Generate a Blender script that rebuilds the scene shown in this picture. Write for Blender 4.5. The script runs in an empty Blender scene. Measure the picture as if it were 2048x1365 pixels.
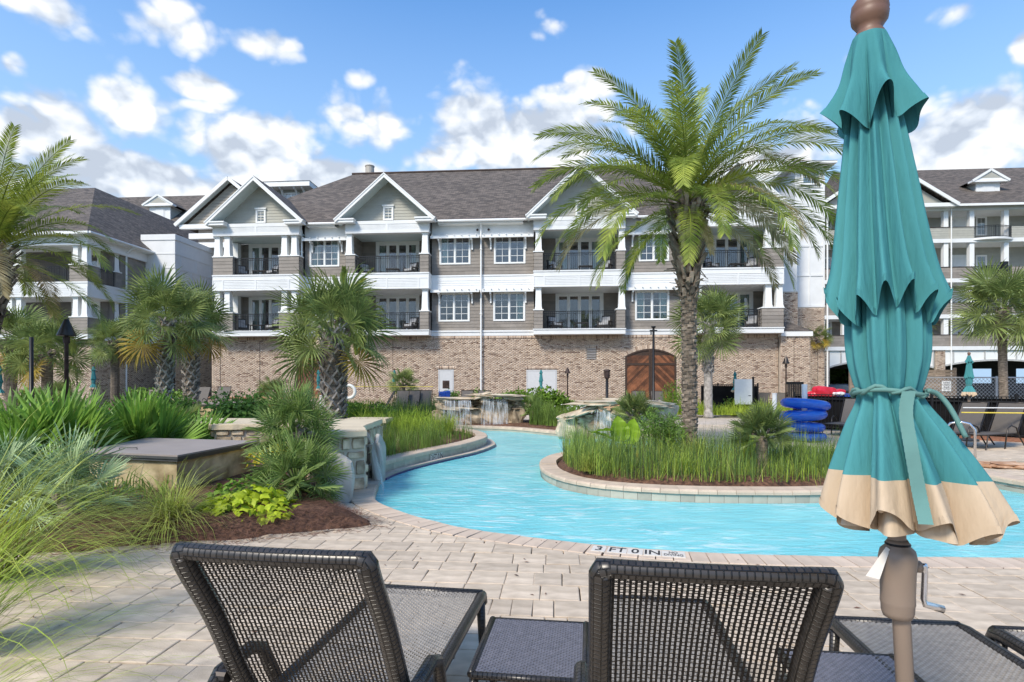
import bpy, bmesh, math, random
import numpy as np
from mathutils import Vector, Matrix, Euler
from mathutils.geometry import delaunay_2d_cdt

rnd = random.Random(7)
PI = math.pi
SC = bpy.context.scene
COL = SC.collection

# ------------------------------------------------------------------ camera
FPX, HZ, EYE = 1140.0, 765.0, 1.6          # focal length in photo pixels, horizon row, eye height
cam_d = bpy.data.cameras.new('camera')
cam = bpy.data.objects.new('camera', cam_d)
COL.objects.link(cam)
cam.location = (0, 0, EYE)
cam.rotation_euler = (PI/2, 0, 0)
cam_d.sensor_width = 36
cam_d.lens = FPX/2048*36
cam_d.shift_y = (HZ-682.5)/2048
cam_d.clip_start = 0.05
cam_d.clip_end = 3000
SC.camera = cam

# ------------------------------------------------------------------ sky and sun
SUN_AZ = math.radians(217)      # compass direction the sun stands in (0 = +Y, clockwise): behind and left of the camera
SUN_EL = math.radians(44)
world = bpy.data.worlds.new('World')
SC.world = world
world.use_nodes = True

def build_world():
    nt = world.node_tree; N = nt.nodes; L = nt.links
    N.clear()
    out = N.new('ShaderNodeOutputWorld'); bg = N.new('ShaderNodeBackground')
    bg.inputs['Strength'].default_value = 0.1
    sky = N.new('ShaderNodeTexSky'); sky.sky_type = 'NISHITA'; sky.sun_disc = False
    sky.sun_elevation = SUN_EL; sky.sun_rotation = SUN_AZ
    sky.air_density = 1.0; sky.dust_density = 0.6; sky.ozone_density = 1.6
    tc = N.new('ShaderNodeTexCoord')
    def M(op, a, b=None, c=None, clamp=False):
        n = N.new('ShaderNodeMath'); n.operation = op; n.use_clamp = clamp
        for i, v in enumerate((a, b, c)):
            if v is None: continue
            if isinstance(v, (int, float)): n.inputs[i].default_value = v
            else: L.new(v, n.inputs[i])
        return n.outputs[0]
    nrm = N.new('ShaderNodeVectorMath'); nrm.operation = 'NORMALIZE'; L.new(tc.outputs['Generated'], nrm.inputs[0])
    sep = N.new('ShaderNodeSeparateXYZ'); L.new(nrm.outputs[0], sep.inputs[0])
    az = M('ARCTAN2', sep.outputs['X'], sep.outputs['Y'])
    el = M('ARCSINE', sep.outputs['Z'])
    def noise(scale, detail, rough=0.55, off=(0, 0, 0), sz=2.2, dist=0.0):
        mp = N.new('ShaderNodeMapping'); mp.inputs['Scale'].default_value = (1, 1, sz); mp.inputs['Location'].default_value = off
        L.new(nrm.outputs[0], mp.inputs[0])
        n = N.new('ShaderNodeTexNoise'); n.inputs['Scale'].default_value = scale
        n.inputs['Detail'].default_value = detail; n.inputs['Roughness'].default_value = rough
        n.inputs['Distortion'].default_value = dist
        L.new(mp.outputs[0], n.inputs['Vector'])
        return n.outputs['Fac']
    # cumulus banks: directions given as picture angles, edges broken up by noise
    clouds = [(330, 45, 130, 65, 1), (530, 95, 110, 45, .85), (70, 5, 220, 50, .9), (15, 128, 55, 32, .9),
              (270, 225, 115, 95, 1.4), (110, 285, 260, 105, 1.2), (400, 175, 110, 38, 1), (420, 218, 90, 24, .8), (480, 300, 200, 95, 1.3),
              (260, 350, 460, 85, 1.35), (725, 255, 130, 80, .8), (945, 245, 115, 95, 1.5), (1110, 255, 190, 80, 1.35),
              (1180, 175, 70, 40, 1.1), (1030, 315, 260, 50, 1.15), (620, 350, 230, 60, 1.25), (730, 370, 160, 40, 1.0), (1640, 255, 110, 65, 1.05),
              (1930, 270, 220, 115, 1.5), (2050, 95, 40, 50, 1), (1930, 15, 90, 35, .62), (1500, 330, 300, 55, .85),
              (1103, 45, 60, 30, .42), (722, 166, 60, 26, .5), (1190, 60, 40, 20, .36), (1697, 115, 28, 26, .6), (1900, 340, 300, 50, 1.05), (40, 380, 300, 60, 1.0)]
    best = None
    for (px, py, rx, ry, s) in clouds:
        X, Y, Z = (px-1024)/FPX, 1.0, (HZ-py)/FPX
        a0 = math.atan2(X, Y); e0 = math.asin(Z/math.sqrt(X*X+1+Z*Z))
        k = 1/FPX*math.cos(a0); ra, re = rx*k*math.cos(a0)*1.05, ry*k*math.cos(e0)*math.cos(e0)*1.15
        dx = M('MULTIPLY', M('SUBTRACT', az, a0), 1/ra)
        dy = M('MULTIPLY', M('SUBTRACT', el, e0), 1/re)
        d = M('SQRT', M('ADD', M('MULTIPLY', dx, dx), M('MULTIPLY', dy, dy)))
        v = M('MULTIPLY', M('SUBTRACT', 1.0, d), s)
        best = v if best is None else M('MAXIMUM', best, v)
    # the rest of the sky, outside these banks, goes on with the same kind of scattered cloud
    gen = M('SUBTRACT', M('MULTIPLY', noise(2.1, 2, .5, (7, 3, 1)), 2.4), 1.42)
    side = M('MULTIPLY', M('SUBTRACT', M('ABSOLUTE', az), 0.85), 5.0, clamp=True)
    high = M('MULTIPLY', M('SUBTRACT', el, 0.68), 8.0, clamp=True)
    wgt = M('MAXIMUM', side, high)
    best = M('MAXIMUM', best, M('SUBTRACT', M('MULTIPLY', gen, wgt), M('SUBTRACT', 1.0, wgt)))
    def billow(off):
        n1 = noise(8.5, 5, .62, off, 1.35)
        mp = N.new('ShaderNodeMapping'); mp.inputs['Scale'].default_value = (1, 1, 1.35); mp.inputs['Location'].default_value = off; L.new(nrm.outputs[0], mp.inputs[0])
        v = N.new('ShaderNodeTexVoronoi'); v.feature = 'F1'; v.inputs['Scale'].default_value = 13; v.inputs['Detail'].default_value = 1.6; v.inputs['Roughness'].default_value = .55; v.inputs['Lacunarity'].default_value = 2.3
        ds = N.new('ShaderNodeVectorMath'); ds.operation = 'ADD'; L.new(mp.outputs[0], ds.inputs[0]); sc = N.new('ShaderNodeVectorMath'); sc.operation = 'SCALE'; cc = N.new('ShaderNodeTexNoise'); cc.inputs['Scale'].default_value = 14; cc.inputs['Detail'].default_value = 1; L.new(mp.outputs[0], cc.inputs['Vector'])
        L.new(cc.outputs['Color'], sc.inputs[0]); sc.inputs['Scale'].default_value = .045; L.new(sc.outputs[0], ds.inputs[1]); L.new(ds.outputs[0], v.inputs['Vector'])
        return M('ADD', M('MULTIPLY', n1, .55), M('MULTIPLY', M('SUBTRACT', 1.0, v.outputs['Distance']), .52))
    f1 = M('ADD', billow((0, 0, 0)), -.05)
    f2 = M('ADD', billow((0.010, 0.0, -0.03)), -.05)
    fine = M('MULTIPLY', M('SUBTRACT', f1, 0.385), 1.55)
    dens = M('ADD', M('ADD', best, fine), -0.06)
    mr = N.new('ShaderNodeMapRange'); mr.interpolation_type = 'SMOOTHSTEP'; L.new(dens, mr.inputs[0])
    mr.inputs[1].default_value = -.05; mr.inputs[2].default_value = 0.5
    mask = mr.outputs[0]
    lit = M('ADD', M('MULTIPLY', M('SUBTRACT', f1, f2), 4.0), 0.58)
    big = noise(3.4, 3, .5, (4, 1, 2), 2.6)
    lit = M('ADD', lit, M('MULTIPLY', M('SUBTRACT', big, .5), 1.6), clamp=True)
    cr = N.new('ShaderNodeValToRGB'); L.new(lit, cr.inputs[0])
    cr.color_ramp.elements[0].color = (2.05, 2.3, 2.7, 1); cr.color_ramp.elements[1].color = (3.75, 3.78, 3.82, 1)
    e = cr.color_ramp.elements.new(.5); e.color = (2.85, 3.1, 3.45, 1)
    hs = N.new('ShaderNodeHueSaturation'); hs.inputs['Saturation'].default_value = 1.22; hs.inputs['Value'].default_value = SKY_GAIN
    L.new(sky.outputs[0], hs.inputs['Color'])
    # thin haze along the horizon
    hz = M('MULTIPLY', M('SUBTRACT', 1.0, M('MULTIPLY', el, 1.7), clamp=True), 1.15, clamp=True)
    hm = N.new('ShaderNodeMixRGB'); L.new(hz, hm.inputs[0]); L.new(hs.outputs[0], hm.inputs[1]); hm.inputs[2].default_value = (1.75, 2.5, 3.4, 1)
    mix = N.new('ShaderNodeMixRGB'); L.new(M('MULTIPLY', mask, .97), mix.inputs[0]); L.new(hm.outputs[0], mix.inputs[1]); L.new(cr.outputs[0], mix.inputs[2])
    L.new(mix.outputs[0], bg.inputs['Color']); L.new(bg.outputs[0], out.inputs['Surface'])
SKY_GAIN = 1.04
build_world()

sun_d = bpy.data.lights.new('sun', 'SUN'); sun = bpy.data.objects.new('sun', sun_d); COL.objects.link(sun)
sun_d.energy = 1.5; sun_d.angle = math.radians(13.0); sun_d.color = (1.0, .91, .76)
sdir = Vector((math.sin(SUN_AZ)*math.cos(SUN_EL), math.cos(SUN_AZ)*math.cos(SUN_EL), math.sin(SUN_EL)))
sun.rotation_euler = (-sdir).to_track_quat('-Z', 'Y').to_euler()
SC.view_settings.view_transform = 'Standard'; SC.view_settings.look = 'None'
SC.view_settings.exposure = 1.52; SC.view_settings.gamma = 1.0; SC.view_settings.use_curve_mapping = False

# ------------------------------------------------------------------ materials
MATS = {}
def nodes_of(name):
    m = bpy.data.materials.new(name); m.use_nodes = True
    nt = m.node_tree; b = nt.nodes['Principled BSDF']
    return m, nt, b
def mat(name, col, rough=.6, var=.15, scale=8.0, bump=0.0, bscale=None, metal=0.0, col2=None, rand=0.0, tone=0.0,
        transl=0.0, stretch=(1, 1, 1), spec=.5, coord='Object', coat=0.0, dirt=0.0):
    """Principled surface whose colour wanders with noise; rand = per object value change, tone = per face attribute"""
    m, nt, b = nodes_of(name); N = nt.nodes; L = nt.links
    tc = N.new('ShaderNodeTexCoord'); mp = N.new('ShaderNodeMapping'); mp.inputs['Scale'].default_value = stretch
    L.new(tc.outputs[coord], mp.inputs[0])
    nz = N.new('ShaderNodeTexNoise'); nz.inputs['Scale'].default_value = scale; nz.inputs['Detail'].default_value = 5
    L.new(mp.outputs[0], nz.inputs['Vector'])
    cr = N.new('ShaderNodeValToRGB'); L.new(nz.outputs['Fac'], cr.inputs[0])
    c2 = col2 or col
    lo = tuple(max(0, c*(1-var)) for c in col); hi = tuple(min(1, c*(1+var)) for c in c2)
    cr.color_ramp.elements[0].position = .3; cr.color_ramp.elements[1].position = .7
    cr.color_ramp.elements[0].color = (*lo, 1); cr.color_ramp.elements[1].color = (*hi, 1)
    c = cr.outputs[0]
    if rand or tone:
        oi = N.new('ShaderNodeObjectInfo'); at = N.new('ShaderNodeAttribute'); at.attribute_name = 'tone'
        ad = N.new('ShaderNodeMath'); ad.operation = 'ADD'; L.new(oi.outputs['Random'], ad.inputs[0]); L.new(at.outputs['Fac'], ad.inputs[1])
        fr = N.new('ShaderNodeMath'); fr.operation = 'FRACT'; L.new(ad.outputs[0], fr.inputs[0])
        mr = N.new('ShaderNodeMapRange'); L.new(fr.outputs[0], mr.inputs[0]); a = max(rand, tone)
        mr.inputs[3].default_value = 1-a; mr.inputs[4].default_value = 1+a
        hs = N.new('ShaderNodeHueSaturation'); L.new(c, hs.inputs['Color']); L.new(mr.outputs[0], hs.inputs['Value'])
        c = hs.outputs[0]
    if dirt:
        n2 = N.new('ShaderNodeTexNoise'); n2.inputs['Scale'].default_value = scale*.23; n2.inputs['Detail'].default_value = 7
        L.new(mp.outputs[0], n2.inputs['Vector'])
        r2 = N.new('ShaderNodeValToRGB'); L.new(n2.outputs['Fac'], r2.inputs[0])
        r2.color_ramp.elements[0].position = .35; r2.color_ramp.elements[1].position = .65
        r2.color_ramp.elements[0].color = (1-dirt, 1-dirt, 1-dirt*1.1, 1); r2.color_ramp.elements[1].color = (1, 1, 1, 1)
        mu = N.new('ShaderNodeMixRGB'); mu.blend_type = 'MULTIPLY'; mu.inputs[0].default_value = 1; L.new(c, mu.inputs[1]); L.new(r2.outputs[0], mu.inputs[2])
        c = mu.outputs[0]
    L.new(c, b.inputs['Base Color'])
    b.inputs['Roughness'].default_value = rough; b.inputs['Metallic'].default_value = metal
    b.inputs['Specular IOR Level'].default_value = spec
    b.inputs['Coat Weight'].default_value = coat
    if bump:
        n3 = N.new('ShaderNodeTexNoise'); n3.inputs['Scale'].default_value = bscale or scale*3; n3.inputs['Detail'].default_value = 4
        L.new(mp.outputs[0], n3.inputs['Vector'])
        bp = N.new('ShaderNodeBump'); bp.inputs['Strength'].default_value = bump; bp.inputs['Distance'].default_value = .02
        L.new(n3.outputs['Fac'], bp.inputs['Height']); L.new(bp.outputs[0], b.inputs['Normal'])
    if transl:
        tr = N.new('ShaderNodeBsdfTranslucent'); L.new(c, tr.inputs['Color'])
        mx = N.new('ShaderNodeMixShader'); mx.inputs[0].default_value = transl
        L.new(b.outputs[0], mx.inputs[1]); L.new(tr.outputs[0], mx.inputs[2]); L.new(mx.outputs[0], N['Material Output'].inputs['Surface'])
    MATS[name] = m
    return m

M_white = mat('white_trim', (.76, .77, .76), .55, .03, 1.5, dirt=.05)
M_white2 = mat('white_board', (.72, .73, .73), .6, .04, 2.0, dirt=.06)
M_siding = mat('taupe_siding', (.25, .222, .195), .75, .10, 3.0, tone=.13, bump=.2, bscale=40, dirt=.1)
M_sidingd = mat('charcoal_siding', (.16, .145, .135), .75, .08, 3.0, tone=.10, dirt=.08)
M_sage = mat('sage_siding', (.37, .365, .32), .7, .05, 3.0, tone=.04)
M_soffit = mat('blue_soffit', (.52, .60, .60), .7, .03)
M_black = mat('black_metal', (.015, .015, .016), .4, .1, metal=.3)
M_glass_dark = None
def glass_mat(name, tint, refl=.45):
    m, nt, b = nodes_of(name); N = nt.nodes; L = nt.links; N.remove(b)
    g = N.new('ShaderNodeBsdfGlossy'); g.inputs['Roughness'].default_value = .03; g.inputs['Color'].default_value = (.86, .78, .76, 1)
    t = N.new('ShaderNodeBsdfTransparent'); t.inputs['Color'].default_value = (*tint, 1)
    lw = N.new('ShaderNodeLayerWeight'); lw.inputs[0].default_value = .25
    ad = N.new('ShaderNodeMath'); ad.operation = 'ADD'; ad.use_clamp = True; L.new(lw.outputs['Fresnel'], ad.inputs[0]); ad.inputs[1].default_value = refl
    tc = N.new('ShaderNodeTexCoord'); nz = N.new('ShaderNodeTexNoise'); nz.inputs['Scale'].default_value = 1.3; L.new(tc.outputs['Object'], nz.inputs['Vector'])
    bp = N.new('ShaderNodeBump'); bp.inputs['Strength'].default_value = .03; bp.inputs['Distance'].default_value = .05; L.new(nz.outputs['Fac'], bp.inputs['Height']); L.new(bp.outputs[0], g.inputs['Normal'])
    mx = N.new('ShaderNodeMixShader'); L.new(ad.outputs[0], mx.inputs[0]); L.new(t.outputs[0], mx.inputs[1]); L.new(g.outputs[0], mx.inputs[2])
    L.new(mx.outputs[0], N['Material Output'].inputs['Surface'])
    return m
M_glass = glass_mat('window_glass', (.85, .9, .9), .10)
M_curtain = mat('curtain', (.45, .62, .55), .8, .06, 4, transl=.3)
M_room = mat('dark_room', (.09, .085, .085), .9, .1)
M_stain = mat('stained_wood', (.17, .065, .028), .5, .45, 3.0, stretch=(1, 1, 1), tone=.45, rand=.55, bump=.2, bscale=30)
M_brown_frame = mat('dark_brown_frame', (.05, .028, .018), .5, .2)
M_doorgrey = mat('pale_grey_door', (.55, .56, .57), .5, .03)
M_paver = mat('paver_concrete', (.50, .40, .295), .8, .12, 5.0, rand=.12, tone=.12, bump=.25, bscale=90, dirt=.12, col2=(.58, .475, .36), stretch=(1, 2.2, 1))
M_joint = mat('joint_sand', (.13, .105, .08), .95, .3, 20)
M_coping = mat('coping_concrete', (.56, .44, .335), .75, .10, 6.0, rand=.10, tone=.10, bump=.2, bscale=70, dirt=.12)
M_tile = mat('pool_tile', (.40, .375, .31), .35, .10, 5.0, rand=.16, tone=.16, dirt=.12)
M_ledge = mat('grey_ledge', (.30, .29, .29), .7, .1, 4.0, bump=.1)
M_purple = mat('purple_tile', (.035, .02, .12), .3, .3, 20)
M_mulch = mat('pine_straw', (.10, .042, .024), .95, .5, 18.0, bump=1.0, bscale=120, col2=(.17, .085, .05), dirt=.3)
M_straw = mat('straw_needle', (.13, .058, .034), .9, .3, 5.0, tone=.5)
M_wicker = mat('dark_wicker', (.015, .0125, .011), .5, .25, 30, tone=.25, spec=.2)
M_wicker_sheen = mat('seat_wicker_painted_sheen', (.27, .24, .20), .40, .2, 30, spec=.6)  # same wicker as the backs; bright reflection on the seats put into the colour
M_wicker_blue = mat('grey_wicker', (.13, .125, .14), .36, .2, 30, spec=.6)
M_bronze = mat('brown_metal', (.05, .042, .038), .35, .1, metal=.6)
M_teal = mat('teal_canvas', (.055, .235, .25), .85, .06, 2.5, transl=.06, spec=.15, dirt=.10, bump=.45, bscale=26, stretch=(1, 1, .22), col2=(.085, .31, .33))
M_teald = mat('faded_strap', (.11, .24, .215), .85, .2, 6.0)
M_tan = mat('tan_canvas', (.60, .47, .335), .85, .06, 4.0, transl=.08, spec=.15, dirt=.14, bump=.4, bscale=26, stretch=(1, 1, .3))
M_pole = mat('taupe_pole', (.22, .165, .125), .45, .04)
M_finial = mat('brown_finial', (.16, .085, .055), .5, .06)
M_chrome = mat('chrome', (.7, .7, .72), .15, .02, metal=1.0)
M_rust = mat('weathered_iron', (.055, .035, .03), .6, .5, 6.0, metal=.4)
M_lid = mat('grey_lid', (.29, .25, .225), .75, .05, 3.0, bump=.05, bscale=100, dirt=.07)
M_lidedge = mat('charcoal_lid_edge', (.055, .057, .055), .6, .1)
M_stucco = mat('stained_stone_wall', (.40, .28, .12), .8, .35, 3.5, bump=.6, bscale=14, col2=(.56, .46, .29), dirt=.35)
M_cap = mat('cream_capstone', (.60, .50, .35), .75, .08, 3.0, bump=.35, bscale=22, dirt=.12)
M_stone = mat('field_stone', (.33, .215, .13), .8, .3, 5.0, bump=.7, bscale=16, col2=(.56, .45, .32), rand=.35, tone=.35, dirt=.3)
M_rock = mat('waterfall_rock', (.28, .20, .125), .8, .3, 3.0, bump=.8, bscale=12, col2=(.50, .40, .28), rand=.25, dirt=.45)
M_rockp = mat('pale_ledge_rock', (.55, .46, .34), .8, .15, 3.0, bump=.7, bscale=12, rand=.12, dirt=.3)
M_rocko = mat('rusty_rock', (.42, .18, .07), .8, .3, 3.0, bump=.7, bscale=12, col2=(.48, .33, .22))
M_boulder = mat('grey_boulder', (.50, .46, .41), .7, .12, 4.0, bump=.4, bscale=14, dirt=.25)
M_mortar = mat('mortar', (.50, .43, .34), .9, .12, 8)
M_terra = mat('terracotta_cap', (.42, .22, .14), .8, .15, 6)
M_planter = mat('planter_wall', (.38, .32, .26), .85, .1, 4, dirt=.2)
M_blue = None
M_sling = mat('brown_sling', (.10, .088, .078), .7, .06, 12)
M_red = mat('red_plastic', (.5, .012, .03), .35, .1)
M_navy = mat('blue_plastic', (.015, .07, .35), .35, .1)
M_pvc = mat('white_pvc', (.72, .73, .72), .4, .03)
M_yellow = mat('yellow_rope', (.7, .55, .08), .6, .1)
M_roofp = None
M_asphalt = mat('asphalt', (.05, .05, .052), .9, .2, 5)
M_grassg = mat('lawn_ground', (.07, .09, .035), .95, .3, 3)
M_fencewood = mat('weathered_fence_wood', (.22, .17, .125), .85, .25, 6, rand=.15, tone=.15)
M_text = mat('black_lettering', (.02, .02, .022), .6, .05)
M_signw = mat('white_marker_tile', (.62, .58, .52), .5, .06, 12)

def leafmat(name, col, col2, transl=.35, rand=.3, rough=.5, scale=2.0):
    return mat(name, col, rough, .22, scale, col2=col2, rand=rand, tone=rand, transl=transl, spec=.35)
L_date = leafmat('date_frond', (.15, .225, .035), (.31, .35, .06))
L_dateold = leafmat('dry_frond', (.28, .22, .09), (.42, .34, .18), .2)
L_sabal = leafmat('sabal_leaf', (.13, .20, .055), (.26, .31, .095))
L_sabaly = leafmat('yellowing_leaf', (.30, .20, .03), (.36, .28, .05))
L_fan = leafmat('fan_leaf', (.14, .235, .06), (.29, .38, .11))
L_silver = leafmat('silver_leaf', (.25, .36, .17), (.42, .52, .28), .2)
L_palmetto = leafmat('palmetto_leaf', (.10, .22, .03), (.21, .35, .055))
L_grass = leafmat('grass_blade', (.25, .33, .05), (.44, .48, .10), .35, .45)
L_grassb = leafmat('bright_grass', (.26, .38, .04), (.44, .54, .08), .4, .3)
L_grassd = leafmat('dry_grass', (.19, .16, .075), (.28, .24, .11), .2, .4)
L_reed = leafmat('reed_stem', (.10, .18, .035), (.21, .30, .06), .2, .4)
L_reedd = leafmat('dark_rush', (.045, .095, .032), (.08, .14, .045), .2, .3)
L_lime = leafmat('lime_leaf', (.33, .46, .02), (.48, .56, .03), .4, .18)
L_yell = leafmat('yellow_leaf', (.55, .50, .03), (.62, .58, .05), .4, .15)
L_shrub = leafmat('shrub_leaf', (.10, .20, .035), (.21, .34, .06), .3, .35)
L_shrubb = leafmat('bright_shrub_leaf', (.11, .22, .02), (.18, .30, .03), .35, .25)
L_ear = leafmat('elephant_ear_leaf', (.22, .40, .015), (.32, .50, .03), .5, .12)
M_trunk = mat('palm_trunk', (.10, .078, .058), .9, .4, 9, bump=.9, bscale=30, col2=(.21, .17, .13), tone=.3, stretch=(1, 1, 3))
M_boot = mat('palm_boot', (.12, .088, .065), .9, .35, 6, bump=.6, bscale=30, col2=(.25, .20, .16), tone=.5, rand=.1)
M_bootg = mat('grey_palm_boot', (.20, .185, .165), .9, .25, 6, bump=.5, bscale=30, col2=(.36, .33, .30), tone=.35)
M_fiber = mat('trunk_fibre', (.14, .075, .04), .95, .4, 20, bump=.6)

def shingle_mat(name, base=(.085, .076, .07)):
    m, nt, b = nodes_of(name); N = nt.nodes; L = nt.links
    uv = N.new('ShaderNodeUVMap'); uv.uv_map = 'UV'
    br = N.new('ShaderNodeTexBrick'); br.offset = .5; br.inputs['Scale'].default_value = 1
    br.inputs['Brick Width'].default_value = .32; br.inputs['Row Height'].default_value = .15
    br.inputs['Mortar Size'].default_value = .008; br.inputs['Bias'].default_value = -.1
    br.inputs['Color1'].default_value = (*[c*.62 for c in base], 1); br.inputs['Color2'].default_value = (*[c*1.5 for c in base], 1)
    br.inputs['Mortar'].default_value = (*[c*.35 for c in base], 1)
    L.new(uv.outputs[0], br.inputs['Vector'])
    nz = N.new('ShaderNodeTexNoise'); nz.inputs['Scale'].default_value = 1.4; nz.inputs['Detail'].default_value = 8; L.new(uv.outputs[0], nz.inputs['Vector'])
    cr = N.new('ShaderNodeValToRGB'); L.new(nz.outputs['Fac'], cr.inputs[0]); cr.color_ramp.elements[0].color = (.72, .72, .74, 1); cr.color_ramp.elements[1].color = (1.25, 1.2, 1.15, 1)
    mu = N.new('ShaderNodeMixRGB'); mu.blend_type = 'MULTIPLY'; mu.inputs[0].default_value = 1; L.new(br.outputs['Color'], mu.inputs[1]); L.new(cr.outputs[0], mu.inputs[2])
    L.new(mu.outputs[0], b.inputs['Base Color']); b.inputs['Roughness'].default_value = .85
    bp = N.new('ShaderNodeBump'); bp.inputs['Strength'].default_value = .6; bp.inputs['Distance'].default_value = .02; L.new(br.outputs['Fac'], bp.inputs['Height']); bp.invert = True
    L.new(bp.outputs[0], b.inputs['Normal'])
    return m
M_shingle = shingle_mat('roof_shingle', (.115, .097, .082))

def brick_tone_mat(name):
    m, nt, b = nodes_of(name); N = nt.nodes; L = nt.links
    at = N.new('ShaderNodeAttribute'); at.attribute_name = 'tone'
    cr = N.new('ShaderNodeValToRGB'); L.new(at.outputs['Fac'], cr.inputs[0]); cr.color_ramp.interpolation = 'LINEAR'
    el = cr.color_ramp.elements
    el[0].color = (.22, .15, .11, 1); el[1].color = (.66, .55, .44, 1)
    for p, c in ((.10, (.26, .18, .135)), (.22, (.42, .315, .24)), (.5, (.52, .41, .32)), (.8, (.60, .485, .385))):
        e = el.new(p); e.color = (*c, 1)
    tc = N.new('ShaderNodeTexCoord'); nz = N.new('ShaderNodeTexNoise'); nz.inputs['Scale'].default_value = 9; nz.inputs['Detail'].default_value = 6; L.new(tc.outputs['Object'], nz.inputs['Vector'])
    c2 = N.new('ShaderNodeValToRGB'); L.new(nz.outputs['Fac'], c2.inputs[0]); c2.color_ramp.elements[0].position = .3; c2.color_ramp.elements[1].position = .7
    c2.color_ramp.elements[0].color = (.78, .76, .75, 1); c2.color_ramp.elements[1].color = (1.15, 1.14, 1.12, 1)
    mu = N.new('ShaderNodeMixRGB'); mu.blend_type = 'MULTIPLY'; mu.inputs[0].default_value = 1; L.new(cr.outputs[0], mu.inputs[1]); L.new(c2.outputs[0], mu.inputs[2])
    L.new(mu.outputs[0], b.inputs['Base Color']); b.inputs['Roughness'].default_value = .85
    return m
M_brick = brick_tone_mat('tumbled_brick')
M_bmortar = mat('brick_mortar', (.50, .44, .37), .95, .15, 6)

def water_mat():
    m, nt, b = nodes_of('pool_water'); N = nt.nodes; L = nt.links
    tc = N.new('ShaderNodeTexCoord')
    mp = N.new('ShaderNodeMapping'); mp.inputs['Scale'].default_value = (1, 1.6, 1); mp.inputs['Rotation'].default_value = (0, 0, .45); L.new(tc.outputs['Object'], mp.inputs[0])
    def nz(scale, det, dist=0, r=.55):
        n = N.new('ShaderNodeTexNoise'); n.inputs['Scale'].default_value = scale; n.inputs['Detail'].default_value = det; n.inputs['Distortion'].default_value = dist; n.inputs['Roughness'].default_value = r
        L.new(mp.outputs[0], n.inputs['Vector']); return n.outputs['Fac']
    cr = N.new('ShaderNodeValToRGB'); L.new(nz(.8, 5, .6), cr.inputs[0]); cr.color_ramp.elements[0].position = .32; cr.color_ramp.elements[1].position = .72
    cr.color_ramp.elements[0].color = (.13, .54, .60, 1); cr.color_ramp.elements[1].color = (.25, .67, .69, 1)
    # foam streaks of the current
    v = N.new('ShaderNodeTexNoise'); v.inputs['Scale'].default_value = 2.6; v.inputs['Detail'].default_value = 9; v.inputs['Distortion'].default_value = 1.4; v.inputs['Roughness'].default_value = .62
    mp2 = N.new('ShaderNodeMapping'); mp2.inputs['Scale'].default_value = (.55, 2.0, 1); mp2.inputs['Rotation'].default_value = (0, 0, .45); L.new(tc.outputs['Object'], mp2.inputs[0]); L.new(mp2.outputs[0], v.inputs['Vector'])
    fr = N.new('ShaderNodeValToRGB'); L.new(v.outputs['Fac'], fr.inputs[0]); fr.color_ramp.elements[0].position = .53; fr.color_ramp.elements[1].position = .66
    big = N.new('ShaderNodeValToRGB'); L.new(nz(.28, 2), big.inputs[0]); big.color_ramp.elements[0].position = .36; big.color_ramp.elements[1].position = .62
    mu = N.new('ShaderNodeMath'); mu.operation = 'MULTIPLY'; L.new(fr.outputs[0], mu.inputs[0]); L.new(big.outputs[0], mu.inputs[1])
    mx = N.new('ShaderNodeMixRGB'); L.new(mu.outputs[0], mx.inputs[0]); L.new(cr.outputs[0], mx.inputs[1]); mx.inputs[2].default_value = (.60, .78, .80, 1)
    L.new(mx.outputs[0], b.inputs['Base Color']); b.inputs['Roughness'].default_value = .12; b.inputs['IOR'].default_value = 1.33
    h = N.new('ShaderNodeMath'); h.operation = 'ADD'; L.new(nz(3.2, 6, .8), h.inputs[0]); L.new(v.outputs['Fac'], h.inputs[1])
    bp = N.new('ShaderNodeBump'); bp.inputs['Strength'].default_value = .5; bp.inputs['Distance'].default_value = .06; L.new(h.outputs[0], bp.inputs['Height']); L.new(bp.outputs[0], b.inputs['Normal'])
    return m
M_water = water_mat()
def fall_mat():
    m, nt, b = nodes_of('falling_water'); N = nt.nodes; L = nt.links
    uv = N.new('ShaderNodeUVMap'); uv.uv_map = 'UV'
    mp = N.new('ShaderNodeMapping'); mp.inputs['Scale'].default_value = (9, .7, 1); L.new(uv.outputs[0], mp.inputs[0])
    n = N.new('ShaderNodeTexNoise'); n.inputs['Scale'].default_value = 2.5; n.inputs['Detail'].default_value = 8; n.inputs['Distortion'].default_value = .6; L.new(mp.outputs[0], n.inputs['Vector'])
    cr = N.new('ShaderNodeValToRGB'); L.new(n.outputs['Fac'], cr.inputs[0]); cr.color_ramp.elements[0].position = .42; cr.color_ramp.elements[1].position = .62
    b.inputs['Base Color'].default_value = (.72, .77, .82, 1); b.inputs['Roughness'].default_value = .15
    t = N.new('ShaderNodeBsdfTransparent'); mx = N.new('ShaderNodeMixShader')
    m2 = N.new('ShaderNodeMapRange'); L.new(cr.outputs[0], m2.inputs[0]); m2.inputs[3].default_value = .03; m2.inputs[4].default_value = .42
    L.new(m2.outputs[0], mx.inputs[0]); L.new(t.outputs[0], mx.inputs[1]); L.new(b.outputs[0], mx.inputs[2]); L.new(mx.outputs[0], N['Material Output'].inputs['Surface'])
    bp = N.new('ShaderNodeBump'); bp.inputs['Strength'].default_value = .6; bp.inputs['Distance'].default_value = .03; L.new(n.outputs['Fac'], bp.inputs['Height']); L.new(bp.outputs[0], b.inputs['Normal'])
    return m
M_fall = fall_mat()
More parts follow.
